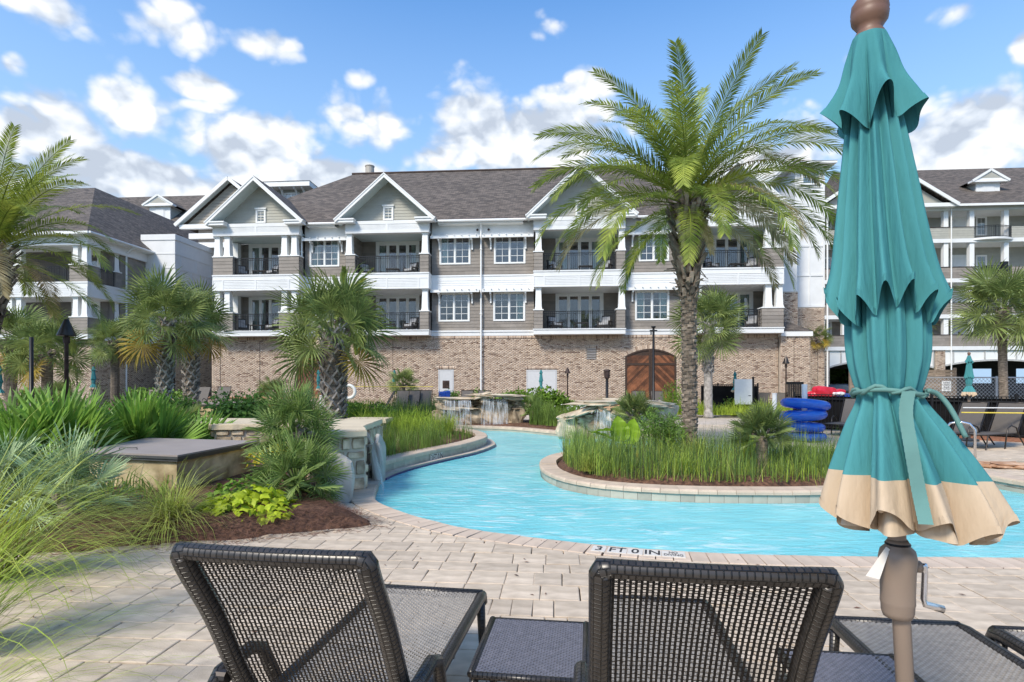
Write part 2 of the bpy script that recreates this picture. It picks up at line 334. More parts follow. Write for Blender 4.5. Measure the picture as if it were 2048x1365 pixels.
def tube_mat():
    m, nt, b = nodes_of('blue_vinyl'); N = nt.nodes; L = nt.links
    b.inputs['Base Color'].default_value = (.02, .12, .62, 1); b.inputs['Roughness'].default_value = .12; b.inputs['Coat Weight'].default_value = .5
    tc = N.new('ShaderNodeTexCoord'); n = N.new('ShaderNodeTexNoise'); n.inputs['Scale'].default_value = 6; L.new(tc.outputs['Object'], n.inputs['Vector'])
    cr = N.new('ShaderNodeValToRGB'); L.new(n.outputs['Fac'], cr.inputs[0]); cr.color_ramp.elements[0].color = (.01, .07, .5, 1); cr.color_ramp.elements[1].color = (.05, .26, .8, 1); L.new(cr.outputs[0], b.inputs['Base Color'])
    bp = N.new('ShaderNodeBump'); bp.inputs['Strength'].default_value = .25; bp.inputs['Distance'].default_value = .05; L.new(n.outputs['Fac'], bp.inputs['Height']); L.new(bp.outputs[0], b.inputs['Normal'])
    t = N.new('ShaderNodeBsdfTranslucent'); t.inputs['Color'].default_value = (.05, .25, .85, 1)
    mx = N.new('ShaderNodeMixShader'); mx.inputs[0].default_value = .35; L.new(b.outputs[0], mx.inputs[1]); L.new(t.outputs[0], mx.inputs[2]); L.new(mx.outputs[0], N['Material Output'].inputs['Surface'])
    return m
M_blue = tube_mat()
def wrap_mat(name, col, su, sv):
    """woven strands wrapped round a rail: fine relief in UV space"""
    m, nt, b = nodes_of(name); N = nt.nodes; L = nt.links
    uv = N.new('ShaderNodeUVMap'); uv.uv_map = 'UV'
    br = N.new('ShaderNodeTexBrick'); br.offset = .5; br.inputs['Scale'].default_value = 1
    br.inputs['Brick Width'].default_value = su; br.inputs['Row Height'].default_value = sv; br.inputs['Mortar Size'].default_value = min(su, sv)*.13; br.inputs['Mortar Smooth'].default_value = .8
    br.inputs['Color1'].default_value = (*[c*.8 for c in col], 1); br.inputs['Color2'].default_value = (*[c*1.25 for c in col], 1); br.inputs['Mortar'].default_value = (*[c*.25 for c in col], 1)
    L.new(uv.outputs[0], br.inputs['Vector']); L.new(br.outputs['Color'], b.inputs['Base Color'])
    b.inputs['Roughness'].default_value = .32
    bp = N.new('ShaderNodeBump'); bp.inputs['Strength'].default_value = 1.0; bp.inputs['Distance'].default_value = .006; bp.invert = True
    L.new(br.outputs['Fac'], bp.inputs['Height']); L.new(bp.outputs[0], b.inputs['Normal'])
    return m
M_wrap = wrap_mat('wrapped_wicker', (.034, .029, .025), .020, .026)

# ------------------------------------------------------------------ mesh helpers
class MB:
    def __init__(s): s.v = []; s.f = []; s.t = []; s.uv = {}
    def quad(s, a, b, c, d, tone=0.0, uv=None):
        i = len(s.v); s.v += [tuple(a), tuple(b), tuple(c), tuple(d)]; s.f.append((i, i+1, i+2, i+3)); s.t.append(tone)
        if uv: s.uv[len(s.f)-1] = uv
    def tri(s, a, b, c, tone=0.0):
        i = len(s.v); s.v += [tuple(a), tuple(b), tuple(c)]; s.f.append((i, i+1, i+2)); s.t.append(tone)
    def poly(s, pts, tone=0.0, uv=None):
        i = len(s.v); s.v += [tuple(p) for p in pts]; s.f.append(tuple(range(i, i+len(pts)))); s.t.append(tone)
        if uv: s.uv[len(s.f)-1] = uv
    def box(s, x0, y0, z0, x1, y1, z1, tone=0.0):
        x0, x1 = min(x0, x1), max(x0, x1); y0, y1 = min(y0, y1), max(y0, y1); z0, z1 = min(z0, z1), max(z0, z1)
        i = len(s.v)
        s.v += [(x0, y0, z0), (x1, y0, z0), (x1, y1, z0), (x0, y1, z0), (x0, y0, z1), (x1, y0, z1), (x1, y1, z1), (x0, y1, z1)]
        for f in ((0, 3, 2, 1), (4, 5, 6, 7), (0, 1, 5, 4), (1, 2, 6, 5), (2, 3, 7, 6), (3, 0, 4, 7)):
            s.f.append(tuple(i+k for k in f)); s.t.append(tone)
        return s
    def frustum(s, x, y, z0, z1, a0, b0, a1, b1):
        """tapered post: half sizes a0,b0 at z0, a1,b1 at z1"""
        i = len(s.v)
        for z, a, b in ((z0, a0, b0), (z1, a1, b1)): s.v += [(x-a, y-b, z), (x+a, y-b, z), (x+a, y+b, z), (x-a, y+b, z)]
        for f in ((0, 3, 2, 1), (4, 5, 6, 7), (0, 1, 5, 4), (1, 2, 6, 5), (2, 3, 7, 6), (3, 0, 4, 7)):
            s.f.append(tuple(i+k for k in f)); s.t.append(0)
        return s
    def obox(s, c, ax, ay, az, tone=0.0):
        """oriented box: centre and three half-axis vectors"""
        c, ax, ay, az = Vector(c), Vector(ax), Vector(ay), Vector(az); i = len(s.v)
        for k in (-1, 1):
            for (p, q) in ((-1, -1), (1, -1), (1, 1), (-1, 1)): s.v.append(tuple(c+ax*p+ay*q+az*k))
        for f in ((0, 3, 2, 1), (4, 5, 6, 7), (0, 1, 5, 4), (1, 2, 6, 5), (2, 3, 7, 6), (3, 0, 4, 7)):
            s.f.append(tuple(i+k for k in f)); s.t.append(tone)
        return s
    def tube(s, pts, r, n=8, cap=True, flat=1.0, up=None, uvs=False):
        pts = [Vector(p) for p in pts]; rr = r if isinstance(r, (list, tuple)) else [r]*len(pts)
        base = len(s.v); L = 0; prev = None; lens = []
        for k, p in enumerate(pts):
            d = (pts[min(k+1, len(pts)-1)]-pts[max(k-1, 0)])
            d = d.normalized() if d.length > 1e-9 else Vector((0, 0, 1))
            if prev is None:
                u = Vector(up) if up else (Vector((0, 0, 1)) if abs(d.z) < .9 else Vector((1, 0, 0)))
                a = d.cross(u).normalized()
            else: a = (prev - d*prev.dot(d)).normalized()
            prev = a; b = a.cross(d).normalized()
            if k: L += (p-pts[k-1]).length
            lens.append(L)
            for j in range(n):
                t = 2*PI*j/n; s.v.append(tuple(p+a*math.cos(t)*rr[k]+b*math.sin(t)*rr[k]*flat))
        for k in range(len(pts)-1):
            for j in range(n):
                j2 = (j+1) % n
                s.f.append((base+k*n+j, base+k*n+j2, base+(k+1)*n+j2, base+(k+1)*n+j)); s.t.append(0)
                if uvs:
                    c = 2*PI*rr[k]
                    s.uv[len(s.f)-1] = [(lens[k], c*j/n), (lens[k], c*(j+1)/n), (lens[k+1], c*(j+1)/n), (lens[k+1], c*j/n)]
        if cap:
            s.f.append(tuple(base+j for j in range(n))[::-1]); s.t.append(0)
            s.f.append(tuple(base+(len(pts)-1)*n+j for j in range(n))); s.t.append(0)
        return s
    def lathe(s, prof, n=16, c=(0, 0, 0)):
        base = len(s.v)
        for (r, z) in prof:
            for j in range(n):
                t = 2*PI*j/n; s.v.append((c[0]+r*math.cos(t), c[1]+r*math.sin(t), c[2]+z))
        for k in range(len(prof)-1):
            for j in range(n):
                j2 = (j+1) % n; s.f.append((base+k*n+j, base+k*n+j2, base+(k+1)*n+j2, base+(k+1)*n+j)); s.t.append(0)
        s.f.append(tuple(base+j for j in range(n))[::-1]); s.t.append(0)
        s.f.append(tuple(base+(len(prof)-1)*n+j for j in range(n))); s.t.append(0)
        return s
    def prism(s, poly, z0, z1, tone=0.0):
        """polygon (x,y) extruded in z"""
        n = len(poly); i = len(s.v)
        s.v += [(p[0], p[1], z0) for p in poly]+[(p[0], p[1], z1) for p in poly]
        s.f.append(tuple(i+k for k in range(n))[::-1]); s.f.append(tuple(i+n+k for k in range(n))); s.t += [tone, tone]
        for k in range(n):
            s.f.append((i+k, i+(k+1) % n, i+n+(k+1) % n, i+n+k)); s.t.append(tone)
        return s
    def mesh(s, name, m, smooth=False):
        me = bpy.data.meshes.new(name); me.from_pydata(s.v, [], s.f)
        ms = m if isinstance(m, (list, tuple)) else [m]
        for x in ms: me.materials.append(x)
        if any(s.t):
            at = me.attributes.new('tone', 'FLOAT', 'FACE'); at.data.foreach_set('value', np.array(s.t, dtype=np.float32))
        if s.uv:
            ul = me.uv_layers.new(name='UV'); li = 0; data = np.zeros(len(me.loops)*2, dtype=np.float32)
            for fi, f in enumerate(s.f):
                u = s.uv.get(fi)
                if u:
                    for k in range(len(f)): data[(li+k)*2:(li+k)*2+2] = u[k]
                li += len(f)
            ul.data.foreach_set('uv', data)
        if smooth: me.polygons.foreach_set('use_smooth', [True]*len(me.polygons))
        me.update()
        return me
    def build(s, name, m, parent=None, loc=(0, 0, 0), smooth=False, **kw):
        return link(name, s.mesh(name, m, smooth), parent, loc, **kw)

def link(name, me, parent=None, loc=(0, 0, 0), rot=(0, 0, 0), scale=None, label=None, cat=None, group=None, kind=None):
    o = bpy.data.objects.new(name, me); COL.objects.link(o)
    o.location = loc; o.rotation_euler = rot
    if scale: o.scale = scale if isinstance(scale, (tuple, list)) else (scale,)*3
    if parent: o.parent = parent; CHILD.setdefault(parent.name, []).append(o)
    return tag(o, label, cat, group, kind)
CHILD = {}
def tag(o, label=None, cat=None, group=None, kind=None):
    if label: o['label'] = label
    if cat: o['category'] = cat
    if group: o['group'] = group
    if kind: o['kind'] = kind
    return o
def thing(name, label, cat, loc=(0, 0, 0), rz=0.0, group=None):
    return link(name, None, None, loc, (0, 0, rz), label=label, cat=cat, group=group)
def copy_tree(o, parent=None, loc=None, rz=None, label=None):
    c = o.copy(); COL.objects.link(c)
    if parent: c.parent = parent; CHILD.setdefault(parent.name, []).append(c)
    if loc is not None: c.location = loc
    if rz is not None: c.rotation_euler = (0, 0, rz)
    if label: c['label'] = label
    for ch in KIDS(o): copy_tree(ch, c)
    return c
def KIDS(o):
    return list(CHILD.get(o.name, []))
def G(px, py, z=0.0):
    """ground point (height z) seen at photo pixel px,py"""
    Y = FPX*(EYE-z)/(py-HZ); return ((px-1024)*Y/FPX, Y)
def P(px, py, Y): return Vector(((px-1024)*Y/FPX, Y, EYE+(HZ-py)*Y/FPX))
def lerp(a, b, t): return a+(b-a)*t
def spline(pts, n=12, closed=False):
    """Catmull-Rom through 2D/3D points"""
    out = []; m = len(pts); seg = m if closed else m-1
    for i in range(seg):
        p0 = pts[(i-1) % m] if (closed or i > 0) else pts[0]; p1 = pts[i]; p2 = pts[(i+1) % m]
        p3 = pts[(i+2) % m] if (closed or i+2 < m) else pts[-1]
        for k in range(n):
            t = k/n
            out.append(tuple(.5*((2*b)+(-a+c)*t+(2*a-5*b+4*c-d)*t*t+(-a+3*b-3*c+d)*t**3) for a, b, c, d in zip(p0, p1, p2, p3)))
    if not closed: out.append(tuple(pts[-1]))
    return out
def resample(pts, step):
    out = [Vector(pts[0])]; acc = 0
    for a, b in zip(pts[:-1], pts[1:]):
        a, b = Vector(a), Vector(b); d = (b-a).length; t = step-acc
        while t <= d and d > 0:
            out.append(a.lerp(b, t/d)); t += step
        acc = d-(t-step)
    return out
def inside(p, poly):
    x, y = p[0], p[1]; c = False; j = len(poly)-1
    for i in range(len(poly)):
        xi, yi = poly[i][0], poly[i][1]; xj, yj = poly[j][0], poly[j][1]
        if (yi > y) != (yj > y) and x < (xj-xi)*(y-yi)/(yj-yi)+xi: c = not c
        j = i
    return c
def near_edge(p, line, closed=True):
    best = (1e9, None, None); p = Vector((p[0], p[1])); n = len(line)
    for i in range(n if closed else n-1):
        a = Vector(line[i][:2]); b = Vector(line[(i+1) % n][:2]); d = b-a; L2 = d.length_squared
        t = 0 if L2 == 0 else max(0, min(1, (p-a).dot(d)/L2)); q = a+d*t; dd = (p-q).length
        if dd < best[0]: best = (dd, q, d)
    return best
def sheet(name, polys_in, holes, z, m, label=None, kind='structure', parent=None):
    """flat sheet: union outline minus holes, triangulated"""
    verts = []; edges = []
    for poly in [polys_in]+holes:
        i = len(verts); n = len(poly); verts += [Vector((p[0], p[1])) for p in poly]; edges += [(i+k, i+(k+1) % n) for k in range(n)]
    r = delaunay_2d_cdt(verts, edges, [], 0, 1e-6); vs, fs = r[0], r[2]
    mb = MB(); mb.v = [(v.x, v.y, z) for v in vs]
    for f in fs:
        c = sum((vs[k] for k in f), Vector((0, 0)))/len(f)
        if inside(c, polys_in) and not any(inside(c, h) for h in holes):
            a, b, cc = (vs[k] for k in f[:3])
            if (b-a).cross(cc-a) < 0: f = f[::-1]
            mb.f.append(tuple(f)); mb.t.append(0)
    return mb.build(name, m, parent, kind=kind if parent is None else None)

# ================================================================== GROUND, POOL, DECK
river = spline([(-2.12, 8.95), (-2.0, 8.25), (-1.84, 7.69), G(792, 1020), G(835, 1034), G(925, 1056), G(1028, 1071), G(1140, 1084.5), G(1230, 1094), G(1400, 1105),
                G(1600, 1112), G(1900, 1115), (5.6, 5.2), (9, 5.4), (14, 6.0), (14.4, 7.2), (12, 7.9), (9, 7.95), (8.0, 8.3), (7.75, 9.1), (7.75, 11), (7.45, 13), (6.6, 14.6), (5, 16.1),
                (3.5, 17.1), (1.6, 17.8), (.05, 19.5), (-1.47, 20.2), (-3.05, 20.6), (-6, 21), (-10, 20.8), (-13, 19.7), (-13.6, 17.4), (-12, 16.3), (-9, 17.6),
                (-5, 18.5), (-3, 18.8), (-1.55, 18.3), (-.72, 16.7), (-.46, 15.4), (-.52, 14.6), (-.86, 13.4), (-1.5, 12.1), (-2.0, 10.9), (-2.2, 9.9)], 5, True)
isle = spline([(.53, 10.5), (.55, 10.0), (.64, 9.55), (.88, 8.95), (1.35, 8.47), (1.97, 8.19), (2.64, 8.05), (3.3, 8.0), (4.3, 8.02), (5.3, 8.25), (6.15, 8.95), (6.4, 10),
               (6.0, 11.3), (5.2, 12.2), (4.2, 12.9), (3, 13.3), (1.8, 13.0), (.95, 12.2), (.6, 11.3)], 6, True)
WZ = -.10
TH = math.radians(4.5)               # the paving and the houses share one grid, turned a little
def R2(x, y): return (x*math.cos(TH)+y*math.sin(TH), -x*math.sin(TH)+y*math.cos(TH))   # grid -> world

deck_rect = [(-24, -8), (34, -8), (34, 36), (-24, 36)]
M_deckfar = mat('paving_far', (.48, .40, .33), .85, .12, 5.0, dirt=.12, col2=(.53, .46, .39))
sheet('ground', [(-700, -500), (800, -500), (800, 900), (-700, 900)], [deck_rect], -.03, M_grassg)
deck = sheet('pool_deck', deck_rect, [river], -.035, M_deckfar)
sheet('water', river, [isle], WZ, M_water)
mb = MB()
for a, b in zip(river, river[1:]+river[:1]): mb.quad((*a, -1.1), (*b, -1.1), (*b, -.037), (*a, -.037))
mb.build('pool_wall', M_tile, kind='structure')
sheet('pool_floor', river, [], -1.1, M_tile, kind='structure')

sheet('joint_sand', [(-8.6, -2), (13.6, -2), (13.6, 9), (-8.6, 9)], [river], -.029, M_joint)
# far paving: coarse slabs beyond the part where single pavers can be told apart
def paver_rows(region, seedv, xr, yr, rowsz):
    r = random.Random(seedv); out = []; y = yr[0]; k = 0
    while y < yr[1]:
        d = rowsz[k % len(rowsz)]; x = xr[0]+r.random()*.3
        while x < xr[1]:
            w = r.choice((.15, .225, .30, .30, .37, .23)) if d > .2 else r.choice((.23, .3, .37))
            out.append((x, y, w, d)); x += w
        y += d; k += 1
    return out
bed_edge = [(-1.41, 6.42), (-1.83, 6.14), (-2.5, 5.86), (-2.93, 5.68), (-3.95, 5.36), (-4.7, 5.26), (-7, 5.0), (-12, 4.6), (-17, 6), (-18, 14), (-14.3, 15.8), (-12, 15.9), (-9, 17.2),
            (-5, 18.1), (-3, 18.4), (-1.8, 17.9), (-1.08, 16.4), (-.85, 15.4), (-.9, 14.6), (-1.22, 13.5), (-1.85, 12.2), (-2.32, 11.0), (-2.55, 9.9), (-2.7, 8.5), (-2.45, 7.6), (-1.98, 7.0)]
def clip_half(poly, q, nrm, off):
    """keep the part with (p-q).nrm >= off"""
    out = []
    for i in range(len(poly)):
        a, b = poly[i], poly[(i+1) % len(poly)]
        da = (a[0]-q[0])*nrm[0]+(a[1]-q[1])*nrm[1]-off; db = (b[0]-q[0])*nrm[0]+(b[1]-q[1])*nrm[1]-off
        if da >= 0: out.append(a)
        if (da >= 0) != (db >= 0):
            t = da/(da-db); out.append((a[0]+(b[0]-a[0])*t, a[1]+(b[1]-a[1])*t))
    return out
def paver_piece(mb, poly, z, tone, h=.035, bev=.006):
    n = len(poly); cx = sum(p[0] for p in poly)/n; cy = sum(p[1] for p in poly)/n
    def ins(d):
        o = []
        for p in poly:
            v = Vector((p[0]-cx, p[1]-cy)); l = v.length; v = v*((l-d*1.4)/l) if l > d*2 else v*.5
            o.append((cx+v.x, cy+v.y))
        return o
    a, b = ins(.0034), ins(.0034+bev); i = len(mb.v)
    mb.v += [(p[0], p[1], z-h) for p in a]+[(p[0], p[1], z-bev*.7) for p in a]+[(p[0], p[1], z) for p in b]
    for k in range(n):
        k2 = (k+1) % n
        mb.f.append((i+k, i+k2, i+n+k2, i+n+k)); mb.f.append((i+n+k, i+n+k2, i+2*n+k2, i+2*n+k)); mb.t += [tone, tone]
    mb.f.append(tuple(i+2*n+k for k in range(n))); mb.t.append(tone)
near_line = [p for p in river if p[1] < 9.0 or True]
def pavers():
    r = random.Random(3); rows = paver_rows(None, 11, (-8, 13), (-1.5, 22), (.30, .30, .225, .30, .30))
    cand = []; rest = []
    for (x, y, w, d) in rows:
        q = [R2(x, y), R2(x+w, y), R2(x+w, y+d), R2(x, y+d)]
        c = (sum(p[0] for p in q)/4, sum(p[1] for p in q)/4)
        if c[1] > 7.5 and not (c[0] > 7.3 or (c[1] > 13 and c[0] > 5)): continue
        if inside(c, river): continue
        dd, e, _ = near_edge(c, river)
        if dd < .14: continue
        if dd < .6:
            nv = (Vector(c)-e).normalized(); q = clip_half(q, e, nv, .305)
            if len(q) < 3: continue
        if inside(c, bed_edge) and near_edge(c, bed_edge)[0] > .22: continue
        jit = [(p[0]+r.uniform(-.004, .004), p[1]+r.uniform(-.004, .004)) for p in q]
        px = 1024+FPX*c[0]/max(c[1], .1); vis = 2.9 < c[1] < 9 and -60 < px < 2110
        (cand if vis else rest).append((c, jit))
    cand.sort(key=lambda t: t[0][1])
    for c, q in cand[:300]:
        m = MB(); paver_piece(m, [(p[0]-c[0], p[1]-c[1]) for p in q], r.uniform(-.003, .003), 0)
        m.build('paver', M_paver, deck, (c[0], c[1], 0))
    m = MB()
    for c, q in cand[300:]+rest: paver_piece(m, q, r.uniform(-.003, .003), r.random()+.001)
    m.build('paving', M_paver, deck, kind='stuff')
pavers()

def coping(name, line, width, zt, zb, step, side, mpiece, tile=None, tile_h=None, bull=.03, over=.02, parts=True):
    """stones laid along a line; side=+1 puts the stone to the left of the walking direction. Optional tile wall below."""
    root = link(name, None, kind='structure'); pts = resample([(p[0], p[1], 0) for p in line], step); r = random.Random(len(pts))
    rest = MB()
    for a, b in zip(pts[:-1], pts[1:]):
        d = (b-a).normalized(); n = Vector((-d.y, d.x, 0))*side; g = .0025
        c = (a+b)/2; i = 0
        # profile across: bullnose towards the water
        zj = r.uniform(-.002, .002)
        prof = [(-over, zb), (-over, zt-bull), (-over+bull*.3, zt-bull*.3), (-over+bull, zt), (width-.004, zt), (width, zt-.006), (width, zb)]
        m = MB(); 
        A = [a+n*p+Vector((0, 0, z+zj))+d*g-c for p, z in prof]; B = [b+n*p+Vector((0, 0, z+zj))-d*g-c for p, z in prof]
        m.v = [tuple(p) for p in A+B]; k = len(prof)
        for j in range(k): m.f.append((j, (j+1) % k, k+(j+1) % k, k+j)); m.t.append(0)
        m.f.append(tuple(range(k))[::-1]); m.f.append(tuple(range(k, 2*k))); m.t += [0, 0]
        if side > 0: m.f = [f[::-1] for f in m.f]
        m.build('coping_stone', mpiece, root, c)
    if tile:
        pts = resample([(p[0], p[1], 0) for p in line], .2)
        for a, b in zip(pts[:-1], pts[1:]):
            d = (b-a).normalized(); n = Vector((-d.y, d.x, 0))*side; c = (a+b)/2
            m = MB(); m.obox(Vector((0, 0, (zb+tile_h)/2))+n*.06, d*((b-a).length/2-.0025), n*.05, Vector((0, 0, (zb-tile_h)/2)), 0)
            m.build('wall_tile', tile, root, c)
    return root
def seg(line, a, b):
    """part of closed line between the points nearest a and b, walking forward"""
    ia = min(range(len(line)), key=lambda i: (line[i][0]-a[0])**2+(line[i][1]-a[1])**2)
    ib = min(range(len(line)), key=lambda i: (line[i][0]-b[0])**2+(line[i][1]-b[1])**2)
    return line[ia:ib+1] if ia <= ib else line[ia:]+line[:ib+1]
# river runs anticlockwise seen from above: the deck lies to the right of the walking direction
coping('near_pool_edge', seg(river, (-2.12, 8.95), (14.4, 7.2)), .30, .004, -.09, .152, -1, M_coping, over=.025)
coping('island_curb', isle+[isle[0]], .30, .085, .02, .26, 1, M_coping, tile=M_tile, tile_h=-.22)
left_bank = spline([(-2.42, 9.7), (-2.2, 10.7), (-1.72, 11.95), (-1.08, 13.35), (-.74, 14.55), (-.68, 15.4), (-.93, 16.6), (-1.7, 18.0), (-3, 18.45), (-5, 18.15), (-9, 17.25), (-12, 15.95)], 6)
coping('left_bank_curb', left_bank, .30, .18, .10, .26, 1, M_coping, tile=M_tile, tile_h=-.22)
back_line = seg(river, (3.5, 17.1), (-13, 19.7))
coping('back_curb', back_line, .28, .06, -.03, .26, -1, M_coping, tile=M_tile, tile_h=-.25)
coping('right_curb', seg(river, (12, 7.9), (5, 16.1)), .34, .10, .02, .26, -1, M_coping, tile=M_tile, tile_h=-.25)
# grey ledge between the left curb and the water, with its dark purple tile line
led = [p for p in seg(river, (-1.55, 18.3), (-2.2, 9.9))]
mb = MB(); pb = MB()
for a, b in zip(led[:-1], led[1:]):
    def inn(p): q = near_edge(p, left_bank, False)[1]; return q
    ia, ib = inn(a), inn(b)
    mb.quad((*a, WZ+.03), (*ia, WZ+.045), (*ib, WZ+.045), (*b, WZ+.03)); mb.quad((*a, WZ-.2), (*a, WZ+.03), (*b, WZ+.03), (*b, WZ-.2))
    d = (Vector(b)-Vector(a)).normalized(); n = Vector((d.y, -d.x))*.012
    pb.obox(((a[0]+b[0])/2+n.x*-1, (a[1]+b[1])/2-n.y, WZ+.01), (*((Vector(b)-Vector(a))/2), 0), (n.x, n.y, 0), (0, 0, .022))
mb.build('pool_ledge', M_ledge, kind='structure'); pb.build('purple_tile_line', M_purple, kind='structure')

# planting beds as mounded soil
def bed(name, poly, m, h=.14, slope=.5, step=.35, z0=0.0, nz=.03, floor=-.06):
    xs = [p[0] for p in poly]; ys = [p[1] for p in poly]; verts = [Vector(p[:2]) for p in poly]; n = len(poly)
    edges = [(k, (k+1) % n) for k in range(n)]; r = random.Random(n)
    y = min(ys)
    while y < max(ys):
        x = min(xs)
        while x < max(xs):
            p = (x+r.uniform(-.1, .1), y+r.uniform(-.1, .1))
            if inside(p, poly) and near_edge(p, poly)[0] > .06: verts.append(Vector(p))
            x += step
        y += step
    res = delaunay_2d_cdt(verts, edges, [], 0, 1e-6); vs, fs = res[0], res[2]; mb = MB()
    for v in vs:
        d = near_edge(v, poly)[0]; z = min(d*slope, h)+(math.sin(v.x*5.1+v.y*2)*math.cos(v.y*6.3))*nz*min(1, d*3)
        mb.v.append((v.x, v.y, z0+z+.006 if d > 1e-4 else z0+floor))
    for f in fs:
        c = sum((vs[k] for k in f), Vector((0, 0)))/len(f)
        if inside(c, poly):
            a, b, cc = (vs[k] for k in f[:3])
            mb.f.append(tuple(f) if (b-a).cross(cc-a) > 0 else tuple(f[::-1])); mb.t.append(0)
    return mb.build(name, m, smooth=True, kind='structure')
bed('left_planting_bed', bed_edge, M_mulch, .16, .5, .45)
def offset_closed(line, d):
    n = len(line); out = []
    for i in range(n):
        a, b = Vector(line[i-1]), Vector(line[(i+1) % n]); t = (b-a).normalized(); out.append((line[i][0]-t.y*d, line[i][1]+t.x*d))
    return out
isle_in = offset_closed(isle, .29)
bed('island_bed', isle_in, M_mulch, .12, .4, .4, z0=.045, floor=-.04)
bed('wall_bed', [(-22, 26.5), (-6, 25.6), (-5.5, 29.5), (4, 28.9), (15, 28), (15.5, 30.6), (-4, 32.2), (-22, 33.9)], M_mulch, .3, .4, .9)
bed('back_bed', [(-2.9, 20.95), (-1.4, 20.55), (.2, 19.85), (1.8, 18.15), (3.6, 17.5), (5.2, 17.6), (5.5, 19), (3.5, 22.4), (.5, 23.4), (-3, 24)], M_mulch, .1, .4, .5)
bed('fence_bed', [(10.6, 17.2), (15.5, 13.7), (18, 12), (18.6, 13.2), (11.5, 18.6)], mat('red_mulch', (.24, .10, .05), .95, .4, 14, bump=.8, bscale=60), .06, .4, .6)

# needles of pine straw on the near part of the bed
def straw():
    r = random.Random(5); mb = MB()
    for _ in range(17000):
        x = r.uniform(-6.5, -1.4); y = r.uniform(5.0, 8.5)
        if not inside((x, y), bed_edge): continue
        d = near_edge((x, y), bed_edge)[0]
        z = min(d*.5, .16)+r.uniform(.005, .03)+(math.sin(x*5.1+y*2)*math.cos(y*6.3))*.03*min(1, d*3); a = r.random()*PI; l = r.uniform(.04, .15); w = .0018
        dx, dy = math.cos(a)*l, math.sin(a)*l; nx, ny = -math.sin(a)*w, math.cos(a)*w; zz = r.uniform(-.02, .02)
        mb.quad((x-dx-nx, y-dy-ny, z-zz), (x+dx-nx, y+dy-ny, z+zz), (x+dx+nx, y+dy+ny, z+zz), (x-dx+nx, y-dy+ny, z-zz), r.random())
    for _ in range(260):     # scattered needles on the paving edge
        i = r.random(); k = r.randrange(5); a, b = bed_edge[k], bed_edge[k+1]; x = lerp(a[0], b[0], i)+r.gauss(0, .08); y = lerp(a[1], b[1], i)-abs(r.gauss(0, .1))
        t = r.random()*PI; l = r.uniform(.02, .06); dx, dy = math.cos(t)*l, math.sin(t)*l
        mb.quad((x-dx, y-dy, .006), (x+dx, y+dy, .006), (x+dx, y+dy+.003, .008), (x-dx, y-dy+.003, .008), r.random())
    mb.build('pine_straw_needles', M_straw, kind='stuff', label='reddish pine straw needles over the near planting bed', cat='pine straw')
straw()
def litter():
    r = random.Random(8); mb = MB()
    for _ in range(150):
        x, y = r.uniform(-4.5, 5), r.uniform(2.7, 7); 
        if inside((x, y), river) or near_edge((x, y), river)[0] < .05: continue
        a = r.random()*PI; l = r.uniform(.008, .03); w = l*r.uniform(.12, .4); u = Vector((math.cos(a), math.sin(a), 0)); v = Vector((-math.sin(a), math.cos(a), 0)); c = Vector((x, y, .006))
        mb.quad(c-u*l, c-v*w+Vector((0, 0, .004)), c+u*l, c+v*w, r.random()+.01)
    mb.build('leaf_litter', M_straw, kind='stuff', label='specks of dry leaf scattered over the pavers', cat='leaf litter')
litter()

def text_mesh(body, size, m, depth=.001, bold=.0):
    cu = bpy.data.curves.new('lettering', 'FONT'); cu.body = body; cu.size = size; cu.align_x = 'CENTER'; cu.align_y = 'CENTER'; cu.extrude = depth; cu.offset = bold
    cu.space_line = .85
    o = bpy.data.objects.new('tmp', cu); COL.objects.link(o); dg = bpy.context.evaluated_depsgraph_get(); me = bpy.data.meshes.new_from_object(o.evaluated_get(dg))
    bpy.data.objects.remove(o); me.materials.clear(); me.materials.append(m); return me
def depth_marker_near():
    e = []
    for px, w, body, sz in ((1203, .13, '3', .19), (1237, .18, 'FT', .19), (1271, .14, '0', .19), (1304, .16, 'IN', .19), (1344, .21, 'NO\nDIVING', .085)):
        # find the coping centre line below that column of the picture
        best = min(river, key=lambda p: abs(1024+FPX*p[0]/p[1]-px)+(0 if p[1] < 6.6 else 1e4)); i = river.index(best); t = (Vector(river[i+1])-Vector(river[i-1])).normalized()
        X = (px-1024)/FPX*best[1]; n = Vector((t.y, -t.x)); p = Vector((X, best[1]+(X-best[0])*t.y/t.x))+n*.135
        e.append((p, math.atan2(t.y, t.x), w, body, sz))
    p0, a0 = e[0][0], e[0][1]
    root = thing('depth_marker', 'white 3 FT 0 IN NO DIVING marker tiles set flat in the near pool edge', 'depth marker', (p0.x, p0.y, 0))
    for p, a, w, body, sz in e:
        t = MB().box(-w/2, -.09, -.004, w/2, .085, .004).build('marker_tile', M_signw, root, (p.x-p0.x, p.y-p0.y, .006)); t.rotation_euler = (0, 0, a)
        tx = link('lettering', text_mesh(body, sz*(1.0 if '\n' in body else 1.0), M_text, .0006, .0022 if '\n' not in body else .0008), t, (0, -.003, .0052)); tx.scale = (.8, 1, 1) if '\n' not in body else (.62, 1, 1)
depth_marker_near()
